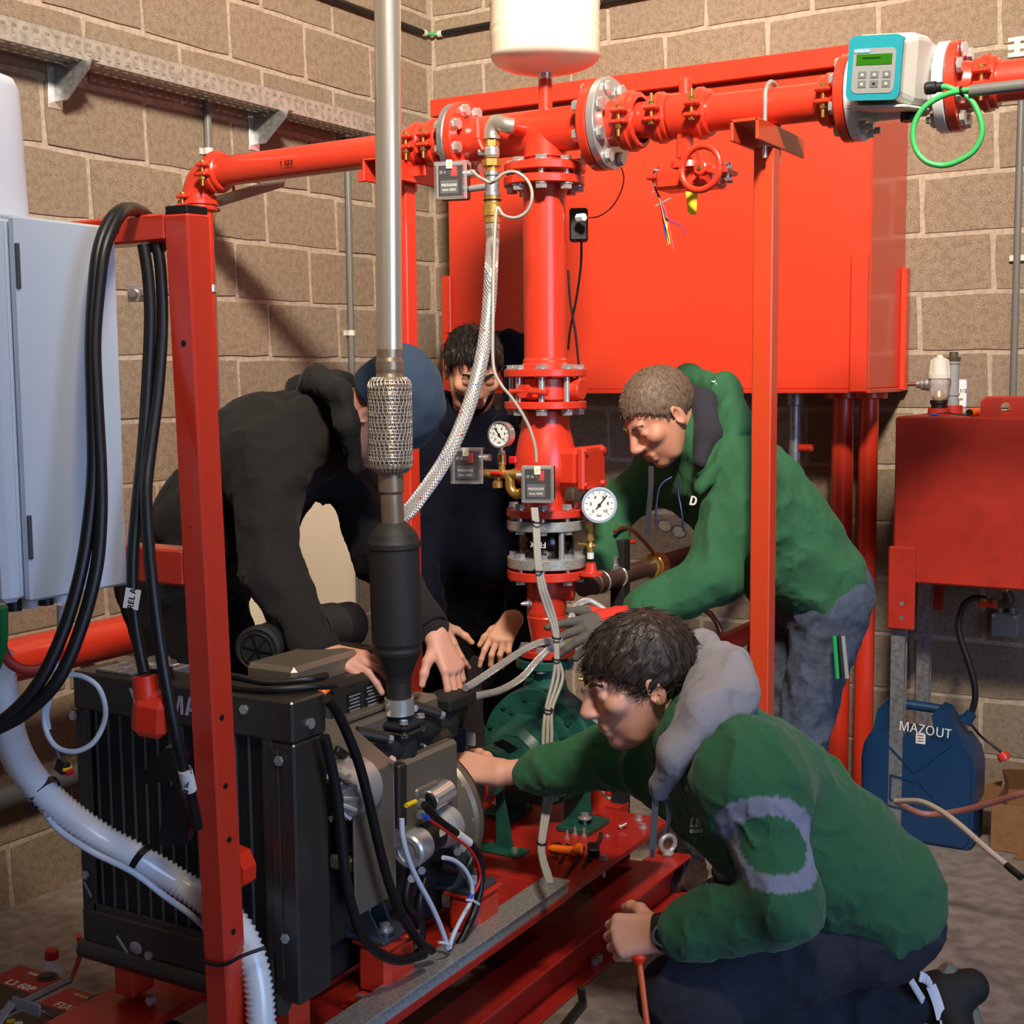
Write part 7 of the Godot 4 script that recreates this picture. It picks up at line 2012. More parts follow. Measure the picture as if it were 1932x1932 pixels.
	for q in [[84, 1492, 3.232, Vector3(0.8, -0.6, 0)], [267, 1622, 3.11, Vector3(0.85, -0.5, -0.2)]]:
		var tp := onz(q[0], q[1], q[2])
		var tie := thing("cable_tie", "wide black cable tie strapped round the white corrugated sleeve", "cable tie", tp, "black ties on the white sleeve")
		add(tie, "band", MB.new().hollow(tp - q[3].normalized() * 0.006, tp + q[3].normalized() * 0.006, 0.0285, 0.0265, 24), M.black)
		add(tie, "buckle", MB.new().box(tp + Vector3(-0.012, -0.026, 0.018), Vector3(0.014, 0.016, 0.012), Basis(), 0.002), M.black)
	cable("grey_side_cable", "thin pale grey cable strapped under the white corrugated sleeve", PackedVector3Array([onz(75, 1510, 3.235), onz(105, 1560, 3.22), onz(170, 1605, 3.19), onz(250, 1645, 3.15), onz(310, 1690, 3.11), onz(365, 1730, 3.075), onz(400, 1765, 3.05), onz(440, 1830, 3.045), onz(470, 1950, 3.05)]), 0.0058, M.cable_white)
	# strap round post and sleeve
	var sp := t0.lerp(b0, (1800.0 - 404.0) / 1396.0)
	var stp := PackedVector3Array([sp + Vector3(-0.03, -0.002, 0.03), sp + Vector3(0.0, -0.006, 0.032), sp + Vector3(0.03, 0.0, 0.028), sp + Vector3(0.05, 0.012, 0.012), sp + Vector3(0.075, 0.02, -0.02)])
	one("post_strap", MB.new().tube(smooth_path(stp, 4), 0.0035, 6), M.black, "black strap tying the white sleeve to the frame post", "cable tie")
	# thin white cable loop with connector
	var lp := PackedVector3Array([ond(113, 1140, 2.02), ond(112, 1200, 2.05), ond(106, 1240, 2.08), ond(101, 1290, 2.12), ond(84, 1335, 2.15), ond(86, 1375, 2.15), ond(105, 1408, 2.15), ond(140, 1418, 2.15), ond(175, 1402, 2.15), ond(196, 1365, 2.15), ond(198, 1330, 2.14), ond(184, 1295, 2.13), ond(155, 1276, 2.13), ond(125, 1275, 2.13), ond(100, 1300, 2.14), ond(88, 1345, 2.16), ond(92, 1375, 2.17)])
	var wl := thing("sensor_cable", "thin white cable coiled beside the black cables with a plug end", "cable", lp[6])
	add(wl, "sheath", MB.new().tube(smooth_path(lp, 5), 0.0044, 8), M.cable_white)
	for k in 3: add(wl, "core", MB.new().tube(PackedVector3Array([lp[16], ond(100 + 3 * k, 1405, 2.17), ond(112 + 2 * k, 1432, 2.17)]), 0.0014, 5), [M.blue_bright, M.copper, M.black][k])
	add(wl, "plug", MB.new().box(ond(118, 1446, 2.17), Vector3(0.022, 0.022, 0.016), Basis.from_euler(Vector3(0, 0, -0.4)), 0.003), M.black)
	add(wl, "yellow_ring", MB.new().box(ond(125, 1448, 2.168), Vector3(0.01, 0.012, 0.018), Basis.from_euler(Vector3(0, 0, 0.4)), 0.002), M.yellow)
	add(wl, "red_tip", MB.new().box(ond(131, 1457, 2.168), Vector3(0.008, 0.012, 0.014), Basis.from_euler(Vector3(0, 0, -0.4)), 0.002), M.red_wire)
	cable("green_cable", "green cable entering the cabinet's underside at the picture edge", pathd([4, 1145, 1.95, 4, 1180, 1.96, 2, 1220, 1.98, -10, 1260, 2.0]), 0.0085, mat(Color(0.08, 0.42, 0.20), 0.4))
	cable("red_loop", "dull red rubber hose looping below the cabinet", pathd([2, 1218, 2.05, 15, 1245, 2.06, 40, 1262, 2.07, 75, 1262, 2.08, 100, 1245, 2.09, 112, 1225, 2.1]), 0.0085, mat(Color(0.62, 0.2, 0.17), 0.5))
	# red pipe low along the left wall
	var r0 := onx(0, 1248, 0.30)
	var r1 := onx(196, 1210, 0.30)
	var lowp := thing("low_pipe", "thick red pipe low along the left block wall", "pipe", Vector3(0.3, 0.7, 2.2))
	add(lowp, "tube", MB.new().cyl(Vector3(0.3, (r0.y + r1.y) / 2, 3.1), Vector3(0.3, (r0.y + r1.y) / 2, 1.62), 0.057, 32), M.red_dark)
	add(lowp, "wall_clip", MB.new().span(Vector3(0.004, 0.72, 2.0), Vector3(0.3, 0.76, 2.03)), M.galv)
	var bp := onx(25, 1502, 0.06)
	one("wall_pipe", MB.new().cyl(Vector3(0.05, bp.y, 3.2), Vector3(0.05, bp.y, 1.7), 0.032, 24), M.grey_dark, "dark pipe along the foot of the left wall behind the white sleeve", "pipe")
	# cream cabinet seen under the first man's chest
	var k0 := onx(678, 1192, 0.16)
	var kk := thing("wall_cabinet", "cream metal cabinet on the left wall seen under the bent man's chest", "cabinet", Vector3(0.08, k0.y, k0.z + 0.2))
	add(kk, "body", MB.new().span(Vector3(0.006, k0.y, k0.z), Vector3(0.14, k0.y + 0.55, k0.z + 0.45), 0.012), M.cream)
	add(kk, "door", MB.new().prism(rounded(0.43, 0.53, 0.03), Vector3(0.14, k0.y + 0.275, k0.z + 0.225), Basis(Vector3(0, 0, -1), Vector3.UP, Vector3(1, 0, 0)), 0.014), M.cream)
	# batteries, tray, bottle
	battery("starter battery in front with grey carrying handle and red label", Vector2(132, 1853), Vector2(228, 1889), Vector2(8, 1914), 0.25, true, ["FIAMM", "titanium"])
	battery("starter battery nearest the plastic bottle with yellow round icon", Vector2(38, 1812), Vector2(132, 1846), Vector2(-60, 1870), 0.25, false, ["L3 60P", "540A"])
	battery("starter battery half hidden beside the red frame post", Vector2(252, 1898), Vector2(345, 1932), Vector2(180, 1945), 0.25, false, ["L3 60P", "540A"])
	var tr := thing("battery_tray", "low red steel tray under the starter batteries", "tray", Vector3(0.98, 0, 3.05))
	add(tr, "base", MB.new().span(Vector3(0.68, 0.0, 2.86), Vector3(1.42, 0.05, 3.5), 0.004), M.red_dark)
	var bq := ony(97, 1790, 0.235)
	var bo := thing("water_bottle", "clear plastic bottle with red cap behind the batteries", "bottle", Vector3(bq.x, 0, bq.z))
	add(bo, "bottle", MB.new().lathe(Vector3(bq.x, 0.0, bq.z), Vector3.UP, [[0, 0.002], [0.028, 0.0], [0.032, 0.008], [0.032, 0.13], [0.031, 0.16], [0.024, 0.19], [0.014, 0.208], [0.012, 0.215]], 24, true), M.clear)
	add(bo, "cap", MB.new().lathe(Vector3(bq.x, 0.212, bq.z), Vector3.UP, [[0, 0], [0.0155, 0], [0.0155, 0.018], [0.0145, 0.021], [0, 0.021]], 20), M.red_wire)
	add(bo, "label", MB.new().hollow(Vector3(bq.x, 0.07, bq.z), Vector3(bq.x, 0.13, bq.z), 0.0325, 0.032, 24), M.paper)
	cable("orange_strap", "orange cord behind the bottle at the radiator's foot", PackedVector3Array([ony(148, 1765, 0.30), ony(152, 1795, 0.24), ony(140, 1835, 0.15), ony(128, 1862, 0.06)]), 0.006, M.orange)
	# engine-side cables
	for j in 2:
		var pp := pathx([618, 1318, 637, 1345, 660, 1395, 680, 1450, 700, 1530, 716, 1600, 735, 1670, 760, 1730, 790, 1775, 815, 1793], 1.69) if j == 0 else pathx([612, 1390, 622, 1430, 634, 1490, 642, 1560, 650, 1640, 664, 1710, 684, 1765, 715, 1798, 755, 1812, 800, 1800], 1.70)
		one("engine_cable", MB.new().tube(smooth_path(pp, 6), 0.0098, 12), M.rubber, ["dusty black cable sloping from the radiator corner to the trunking", "dusty black cable sagging round the red pedestal"][j], "cable")
	# starter wiring
	cable("starter_lead", "thick black starter lead running down to the steel trunking", pathx([800, 1518, 825, 1545, 858, 1570, 888, 1592, 905, 1620, 908, 1660, 898, 1710, 880, 1755, 862, 1790], 1.675), 0.0085, M.rubber)
	one("lead_marker", MB.new().cyl(onx(862, 1573, 1.676), onx(885, 1590, 1.676), 0.0095, 14), M.paper, "white marker sleeve on the black starter lead", "marker")
	cable("red_lead", "thin red wire from the starter solenoid", pathx([803, 1542, 830, 1560, 858, 1580, 884, 1600, 900, 1625, 906, 1655, 898, 1680, 890, 1690], 1.685), 0.003, M.red_wire)
	one("blue_crimp", MB.new().cyl(onx(798, 1538, 1.685), onx(808, 1545, 1.685), 0.0048, 10), M.blue_bright, "blue crimp terminal at the starter end of the red wire", "terminal")
	one("blue_crimp", MB.new().cyl(onx(892, 1684, 1.685), onx(884, 1700, 1.685), 0.0048, 10), M.blue_bright, "blue crimp terminal at the lower end of the red wire", "terminal")
	one("yellow_crimp", MB.new().cyl(onx(766, 1520, 1.68), onx(784, 1512, 1.68), 0.005, 10), M.yellow, "yellow crimp terminal on the starter solenoid", "terminal")
	cable("white_sleeve", "white sleeved wire falling from the starter to the trunking", pathx([758, 1545, 760, 1580, 772, 1625, 790, 1665, 812, 1705, 832, 1750, 845, 1790], 1.69), 0.0055, M.cable_white)
	cable("white_sleeve", "white sleeved wire curving over the engine foot", pathx([836, 1618, 858, 1624, 878, 1642, 890, 1670, 888, 1700, 872, 1730, 855, 1765, 848, 1790], 1.685), 0.0048, M.cable_white)
	for q in [[[880, 1698], [904, 1706]], [[828, 1778], [850, 1784]]]:
		one("white_tie", MB.new().tube(PackedVector3Array([onx(q[0][0], q[0][1], 1.70), onx((q[0][0] + q[1][0]) / 2.0, q[0][1] + 1, 1.705), onx(q[1][0], q[1][1], 1.70)]), 0.003, 6), M.white, "small white cable tie on the engine wiring", "cable tie", "white ties on the engine wiring")

# ---------- distance fields meshed as surface nets ----------
class Field:
	var o: Vector3
	var h: float
	var nx: int
	var ny: int
	var nz: int
	var d := PackedFloat32Array()
	func _init(a: Vector3, b: Vector3, cell: float) -> void:
		h = cell
		o = a
		nx = int(ceil((b.x - a.x) / h)) + 2
		ny = int(ceil((b.y - a.y) / h)) + 2
		nz = int(ceil((b.z - a.z) / h)) + 2
		d.resize(nx * ny * nz)
		d.fill(1.0)
	func rng3(lo: Vector3, hi: Vector3) -> Array:
		var a := ((lo - o) / h).floor()
		var b := ((hi - o) / h).ceil()
		return [maxi(int(a.x), 0), mini(int(b.x), nx - 1), maxi(int(a.y), 0), mini(int(b.y), ny - 1), maxi(int(a.z), 0), mini(int(b.z), nz - 1)]
	func cap(a: Vector3, b: Vector3, ra: float, rb: float, k := 0.03) -> Field:
		var m := maxf(ra, rb) + k + h * 2.0
		var mv := Vector3(m, m, m)
		var r := rng3(a.min(b) - mv, a.max(b) + mv)
		var ba := b - a
		var inv := 1.0 / maxf(ba.length_squared(), 1e-9)
		var dr := rb - ra
		for z in range(r[4], r[5] + 1):
			for y in range(r[2], r[3] + 1):
				var i: int = (z * ny + y) * nx + r[0]
				var p := Vector3(o.x + h * r[0], o.y + h * y, o.z + h * z) - a
				for x in range(r[0], r[1] + 1):
					var t := clampf(p.dot(ba) * inv, 0.0, 1.0)
					var e := (p - ba * t).length() - ra - dr * t
					var c := d[i]
					var g := k - absf(c - e)
					d[i] = minf(c, e) - (g * g * 0.25 / k if g > 0.0 else 0.0)
					i += 1
					p.x += h
		return self
	func ell(c0: Vector3, B: Basis, rad: Vector3, k := 0.02, carve := false) -> Field:
		var m := maxf(rad.x, maxf(rad.y, rad.z)) + k + h * 2.0
		var r := rng3(c0 - Vector3(m, m, m), c0 + Vector3(m, m, m))
		var Bt := B.transposed()
		var i1 := Vector3.ONE / rad
		var step := Bt * Vector3(h, 0, 0)
		for z in range(r[4], r[5] + 1):
			for y in range(r[2], r[3] + 1):
				var i: int = (z * ny + y) * nx + r[0]
				var q := Bt * (Vector3(o.x + h * r[0], o.y + h * y, o.z + h * z) - c0)
				for x in range(r[0], r[1] + 1):
					var u := q * i1
					var k0 := u.length()
					var k1 := (u * i1).length()
					var e := k0 * (k0 - 1.0) / maxf(k1, 1e-6)
					var c := d[i]
					if carve:
						e = -e
						var g := k - absf(c - e)
						d[i] = maxf(c, e) + (g * g * 0.25 / k if g > 0.0 else 0.0)
					else:
						var g := k - absf(c - e)
						d[i] = minf(c, e) - (g * g * 0.25 / k if g > 0.0 else 0.0)
					i += 1
					q += step
		return self
	func alter(f: Callable, band := 0.03) -> Field:       # f(point, distance) -> new distance, near the surface only
		for z in nz:
			for y in ny:
				var i: int = (z * ny + y) * nx
				for x in nx:
					if absf(d[i]) < band: d[i] = f.call(Vector3(o.x + h * x, o.y + h * y, o.z + h * z), d[i])
					i += 1
		return self
	func clip(f: Callable) -> Field:                       # f(point) -> value, outside where positive
		for z in nz:
			for y in ny:
				var i: int = (z * ny + y) * nx
				for x in nx:
					if d[i] < 0.04: d[i] = maxf(d[i], f.call(Vector3(o.x + h * x, o.y + h * y, o.z + h * z)))
					i += 1
		return self
	func mesh_into(mb: MB, paint_it = null) -> void:
		var id := {}
		var first := mb.v.size()
		var sx := 1
		var sy := nx
		var sz := nx * ny
		var tris := PackedInt32Array()
		for z in nz - 1:
			for y in ny - 1:
				var i: int = (z * ny + y) * nx
				for x in nx - 1:
					var a := d[i]
					var lim := 4.0 * h
					if a < lim and a > -lim:
						var v0 := a
						var v1 := d[i + 1]
						var v2 := d[i + sy]
						var v3 := d[i + sy + 1]
						var v4 := d[i + sz]
						var v5 := d[i + sz + 1]
						var v6 := d[i + sz + sy]
						var v7 := d[i + sz + sy + 1]
						var neg := int(v0 < 0) + int(v1 < 0) + int(v2 < 0) + int(v3 < 0) + int(v4 < 0) + int(v5 < 0) + int(v6 < 0) + int(v7 < 0)
						if neg > 0 and neg < 8:
							var s := Vector3.ZERO
							var n := 0
							if (v0 < 0) != (v1 < 0): s += Vector3(v0 / (v0 - v1), 0, 0); n += 1
							if (v2 < 0) != (v3 < 0): s += Vector3(v2 / (v2 - v3), 1, 0); n += 1
							if (v4 < 0) != (v5 < 0): s += Vector3(v4 / (v4 - v5), 0, 1); n += 1
							if (v6 < 0) != (v7 < 0): s += Vector3(v6 / (v6 - v7), 1, 1); n += 1
							if (v0 < 0) != (v2 < 0): s += Vector3(0, v0 / (v0 - v2), 0); n += 1
							if (v1 < 0) != (v3 < 0): s += Vector3(1, v1 / (v1 - v3), 0); n += 1
							if (v4 < 0) != (v6 < 0): s += Vector3(0, v4 / (v4 - v6), 1); n += 1
							if (v5 < 0) != (v7 < 0): s += Vector3(1, v5 / (v5 - v7), 1); n += 1
							if (v0 < 0) != (v4 < 0): s += Vector3(0, 0, v0 / (v0 - v4)); n += 1
							if (v1 < 0) != (v5 < 0): s += Vector3(1, 0, v1 / (v1 - v5)); n += 1
							if (v2 < 0) != (v6 < 0): s += Vector3(0, 1, v2 / (v2 - v6)); n += 1
							if (v3 < 0) != (v7 < 0): s += Vector3(1, 1, v3 / (v3 - v7)); n += 1
							var p := o + (Vector3(x, y, z) + s / n) * h
							var nn := Vector3(v1 - v0 + v3 - v2 + v5 - v4 + v7 - v6, v2 - v0 + v3 - v1 + v6 - v4 + v7 - v5, v4 - v0 + v5 - v1 + v6 - v2 + v7 - v3).normalized()
							if paint_it != null: mb.col = paint_it.call(p)
							id[i] = mb.vert(p, nn)
					i += 1
		for i in id:
			var x: int = i % nx
			var y: int = (i / sy) % ny
			var z: int = i / sz
			if y > 0 and z > 0 and (d[i] < 0) != (d[i + 1] < 0): _quad(mb, id, i, i - sy, i - sy - sz, i - sz)
			if x > 0 and z > 0 and (d[i] < 0) != (d[i + sy] < 0): _quad(mb, id, i, i - 1, i - 1 - sz, i - sz)
			if x > 0 and y > 0 and (d[i] < 0) != (d[i + sz] < 0): _quad(mb, id, i, i - 1, i - 1 - sy, i - sy)
	func _quad(mb: MB, id: Dictionary, a: int, b: int, c: int, e: int) -> void:
		if id.has(b) and id.has(c) and id.has(e):
			mb.ix.append_array(PackedInt32Array([id[a], id[b], id[c], id[a], id[c], id[e]]))

var fold := FastNoiseLite.new()

func head_basis(fx: float, fy: float, fz: float, ux: float, uy: float, uz: float) -> Basis:   # forward and up in picture axes (right, up, towards the camera)
	var f := (CB * Vector3(fx, fy, fz)).normalized()
	var u := CB * Vector3(ux, uy, uz)
	u = (u - f * u.dot(f)).normalized()
	return Basis(u.cross(f), u, f)        # x: the person's left

func head(mb: MB, c: Vector3, B: Basis, s: float, neck: Vector3, cell := 0.004) -> void:
	var R := 0.17 * s
	var f := Field.new((c - Vector3(R, R, R)).min(neck - Vector3.ONE * 0.07), (c + Vector3(R, R, R)).max(neck + Vector3.ONE * 0.07), cell)
	var L := func(x, y, z): return c + B * (Vector3(x, y, z) * s)
	f.cap(L.call(0, -0.05, -0.035), neck, 0.056 * s, 0.062, 0.03)
	f.ell(L.call(0, 0.035, -0.015), B, Vector3(0.077, 0.086, 0.098) * s, 0.03)
	f.ell(L.call(0, -0.04, 0.026), B, Vector3(0.060, 0.076, 0.066) * s, 0.03)
	f.ell(L.call(0, -0.098, 0.060), B, Vector3(0.027, 0.017, 0.023) * s, 0.022)
	for x in [-1.0, 1.0]:
		f.ell(L.call(0.046 * x, -0.016, 0.060), B, Vector3(0.022, 0.02, 0.024) * s, 0.02)
		f.cap(L.call(0.058 * x, -0.02, 0.0), L.call(0.04 * x, -0.085, 0.035), 0.016 * s, 0.016 * s, 0.025)
		f.ell(L.call(0.080 * x, -0.004, -0.012), B * Basis.from_euler(Vector3(0.25, 0.35 * x, 0)), Vector3(0.008, 0.033, 0.020) * s, 0.006)
		f.ell(L.call(0.086 * x, -0.002, -0.006), B, Vector3(0.006, 0.018, 0.010) * s, 0.006, true)
		f.ell(L.call(0.033 * x, 0.006, 0.098), B, Vector3(0.019, 0.012, 0.016) * s, 0.010, true)
		f.ell(L.call(0.033 * x, 0.004, 0.081), B, Vector3(0.016, 0.011, 0.010) * s, 0.005)
	f.cap(L.call(-0.036, 0.026, 0.080), L.call(0.036, 0.026, 0.080), 0.011 * s, 0.011 * s, 0.014)
	f.cap(L.call(0, 0.016, 0.090), L.call(0, -0.026, 0.113), 0.009 * s, 0.0125 * s, 0.012)
	f.ell(L.call(0, -0.032, 0.102), B, Vector3(0.0185, 0.010, 0.014) * s, 0.008)
	f.cap(L.call(-0.02, -0.061, 0.086), L.call(0.02, -0.061, 0.086), 0.0075 * s, 0.0075 * s, 0.008)
	f.cap(L.call(-0.016, -0.073, 0.084), L.call(0.016, -0.073, 0.084), 0.008 * s, 0.008 * s, 0.008)
	f.cap(L.call(-0.018, -0.067, 0.096), L.call(0.018, -0.067, 0.096), 0.001, 0.001, 0.002)
	f.mesh_into(mb)

func hair(c: Vector3, B: Basis, s: float, front: float, side: float, nape: float, thick: float, amp: float, freq: float, tufts := 1200, tuft := 0.03, cell := 0.004) -> MB:
	var R := 0.15 * s
	var f := Field.new(c - Vector3(R, R, R), c + Vector3(R, R, R), cell)
	f.ell(c + B * (Vector3(0, 0.040, -0.017) * s), B, (Vector3(0.078, 0.087, 0.100) + Vector3.ONE * thick) * s, 0.02)
	var Bt := B.transposed()
	var nz := FastNoiseLite.new()
	nz.seed = 5
	nz.frequency = freq
	nz.fractal_octaves = 2
	f.alter(func(p: Vector3, e: float):
		var q: Vector3 = Bt * (p - c)
		return e + amp * nz.get_noise_3d(q.x * 2.2, q.y * 0.6 , q.z * 0.6), 0.02)
	f.clip(func(p: Vector3):
		var q: Vector3 = (Bt * (p - c)) / s
		var yl := front
		if q.z < -0.005: yl = lerpf(side - 0.02, nape, clampf((-0.005 - q.z) / 0.07, 0.0, 1.0))
		elif q.z < 0.02: yl = side - 0.02
		elif q.z < 0.075: yl = lerpf(side, front, smoothstep(0.02, 0.075, q.z))
		yl += 0.008 * nz.get_noise_2d(q.x * 900.0, q.z * 900.0)
		return (yl - q.y) * 0.8 * s)
	var mb := MB.new()
	f.mesh_into(mb)
	# short tufts lying along the scalp
	var n := mb.v.size()
	var r2 := RandomNumberGenerator.new()
	r2.seed = 11
	for k in tufts:
		var i := r2.randi() % n
		var p := mb.v[i]
		var nn := mb.n[i]
		var q: Vector3 = Bt * (p - c)
		var flow := B * Vector3(q.x * 4.0 + r2.randf_range(-0.35, 0.35), -0.35 - 2.0 * absf(q.x) + r2.randf_range(-0.3, 0.3), 0.75 if q.z > -0.05 else -0.1)
		flow = (flow - nn * flow.dot(nn)).normalized()
		var ln := tuft * r2.randf_range(0.6, 1.2)
		var base := p - nn * 0.001
		mb.tube(PackedVector3Array([base, base + flow * ln * 0.5 + nn * 0.0022, base + flow * ln + nn * 0.0012]), [0.0013, 0.0011, 0.0002], 3, false)
	return mb

# hand: y along the fingers, z out of the back of the hand, thumb on the +x side
func hand(mb: MB, w: Vector3, ydir: Vector3, zdir: Vector3, side: float, curl: Array, thumb: float, from: Vector3, s := 1.0, spread := 0.06, paint_it = null, grow := 0.0) -> void:
	var y := ydir.normalized()
	var z := (zdir - y * zdir.dot(y)).normalized()
	var x := y.cross(z) * side
	var L := func(a, b, c): return w + (x * a + y * b + z * c) * s
	var f := Field.new(w.min(from) - Vector3.ONE * 0.19 * s, w.max(from) + Vector3.ONE * 0.19 * s, 0.0034)
	f.cap(from, w, 0.030 * s + grow, 0.025 * s + grow, 0.02)
	var xs := [0.030, 0.010, -0.010, -0.028]
	var ks := [0.086, 0.090, 0.086, 0.078]
	for i in 4:
		f.cap(L.call(xs[i] * 0.55, 0.006, 0), L.call(xs[i], ks[i], 0.002), 0.0165 * s + grow, 0.0115 * s + grow, 0.016)
	var lens := [[0.042, 0.026, 0.021], [0.046, 0.030, 0.023], [0.042, 0.028, 0.022], [0.033, 0.021, 0.019]]
	for i in 4:
		var p: Vector3 = L.call(xs[i], ks[i], 0.001)
		var a := 0.0
		var sp: float = (1.5 - i) * spread
		for j in 3:
			a += curl[i] * [0.8, 1.15, 0.7][j]
			var dir: Vector3 = (y * cos(a) - z * sin(a) + x * sp * (1.0 if a < 1.2 else 0.0)).normalized()
			var q: Vector3 = p + dir * lens[i][j] * s
			f.cap(p, q, (0.0095 - 0.0008 * j) * s + grow, (0.0088 - 0.0010 * j) * s + grow, 0.004)
			p = q
	var tp: Vector3 = L.call(0.020, 0.022, -0.006)
	var td := (x * 0.72 + y * 0.66 - z * 0.25).normalized()
	for j in 3:
		var q: Vector3 = tp + td * [0.040, 0.030, 0.026][j] * s
		f.cap(tp, q, [0.0145, 0.0115, 0.0100][j] * s + grow, [0.0115, 0.0100, 0.0080][j] * s + grow, 0.008)
		tp = q
		td = (td + (y * 0.5 - x * 0.35 * thumb - z * 0.9 * thumb) * 0.55).normalized()
	f.mesh_into(mb, paint_it)

# clothing shell from a list of [a, b, ra, rb, k], with folds
func shell(bones: Array, cell: float, amp: float, fr: float, paint_it = null) -> MB:
	var lo := Vector3.ONE * 1e6
	var hi := -lo
	for q in bones:
		var m: float = maxf(q[2], q[3]) + 0.04
		lo = lo.min(q[0].min(q[1]) - Vector3.ONE * m)
		hi = hi.max(q[0].max(q[1]) + Vector3.ONE * m)
	var f := Field.new(lo, hi, cell)
	for q in bones: f.cap(q[0], q[1], q[2], q[3], q[4] if q.size() > 4 else 0.05)
	if amp > 0.0:
		fold.frequency = fr
		fold.fractal_octaves = 2
		f.alter(func(p: Vector3, e: float):
			var a := absf(fold.get_noise_3d(p.x, p.y * 0.8, p.z))
			var b := absf(fold.get_noise_3d(p.x * 2.3 + 7.0, p.y * 2.0 + p.x, p.z * 2.3))
			return e + amp * (a * 2.0 - 0.45) + amp * 0.24 * (smoothstep(0.0, 0.25, b) - 0.7), cell * 4.0)
	var mb := MB.new()
	if paint_it != null: mb.colored = true
	f.mesh_into(mb, paint_it)
	return mb

func torso(hip: Vector3, chest: Vector3, neck: Vector3, shA: Vector3, shB: Vector3, g := 0.0) -> Array:
	var side := (shA - shB).normalized()
	var belly := hip.lerp(chest, 0.5)
	return [
		[hip + side * 0.075, belly + side * 0.065, 0.118 + g, 0.112 + g, 0.06], [hip - side * 0.075, belly - side * 0.065, 0.118 + g, 0.112 + g, 0.06],
		[belly + side * 0.065, chest + side * 0.08, 0.112 + g, 0.112 + g, 0.06], [belly - side * 0.065, chest - side * 0.08, 0.112 + g, 0.112 + g, 0.06],
		[chest, neck, 0.12 + g, 0.068 + g, 0.06], [shA, shB, 0.066 + g, 0.066 + g, 0.06],
		[chest + side * 0.08, shA, 0.10 + g, 0.070 + g, 0.06], [chest - side * 0.08, shB, 0.10 + g, 0.070 + g, 0.06], [neck, shA, 0.06 + g, 0.062 + g, 0.05], [neck, shB, 0.06 + g, 0.062 + g, 0.05]]
func sleeve(sh: Vector3, el: Vector3, wr: Vector3, g := 0.0) -> Array:
	return [[sh, el, 0.068 + g, 0.055 + g, 0.04], [el, el.lerp(wr, 0.85), 0.055 + g, 0.042 + g, 0.03], [el.lerp(wr, 0.85), wr, 0.041 + g, 0.040 + g, 0.01]]
func leg(hp: Vector3, kn: Vector3, an: Vector3, g := 0.0) -> Array:
	return [[hp, kn, 0.098 + g, 0.066 + g, 0.05], [kn, an, 0.064 + g, 0.050 + g, 0.04]]
func body_core(bones: Array) -> MB:        # the body under the clothes, a little thinner than they are
	var thin := []
	for q in bones: thin.append([q[0], q[1], q[2] - 0.022, q[3] - 0.022, q[4] if q.size() > 4 else 0.05])
	return shell(thin, 0.02, 0.0, 1.0)
func shoe(an: Vector3, dir: Vector3, up: Vector3, mt: Material, sole: Material, p: Node) -> void:
	var u := up.normalized()
	var y := (dir - u * dir.dot(u)).normalized()
	var mb := shell([[an + u * 0.02, an - u * 0.035 - y * 0.02, 0.05, 0.045, 0.02], [an - u * 0.035 - y * 0.02, an - u * 0.045 + y * 0.15, 0.042, 0.034, 0.02], [an - u * 0.03, an - u * 0.04 + y * 0.1, 0.046, 0.038, 0.02]], 0.009, 0.0, 1.0)
	var s := add(p, "shoe", mb, mt)
	var b := Basis(y.cross(u), u, -y)
	var pl := PackedVector2Array()
	for k in 20:
		var t := TAU * k / 20
		pl.append(Vector2(cos(t) * 0.046 * (1.0 if sin(t) > 0 else 0.86), sin(t) * 0.135))
	add(s, "sole", MB.new().prism(pl, an - u * 0.092 + y * 0.06, Basis(b.x, y, b.x.cross(y)), 0.02), sole)

func brows(p: Node, c: Vector3, B: Basis, s: float, m: Material) -> void:
	for x in [-1.0, 1.0]:
		var a := c + B * (Vector3(0.017 * x, 0.026, 0.0945) * s)
		var b := c + B * (Vector3(0.034 * x, 0.031, 0.0905) * s)
		var e := c + B * (Vector3(0.050 * x, 0.026, 0.0770) * s)
		add(p, "eyebrow", MB.new().tube(smooth_path(PackedVector3Array([a, b, e]), 4), [0.004 * s, 0.0042 * s, 0.0042 * s, 0.0042 * s, 0.004 * s, 0.0038 * s, 0.0034 * s, 0.003 * s, 0.002 * s], 6), m)

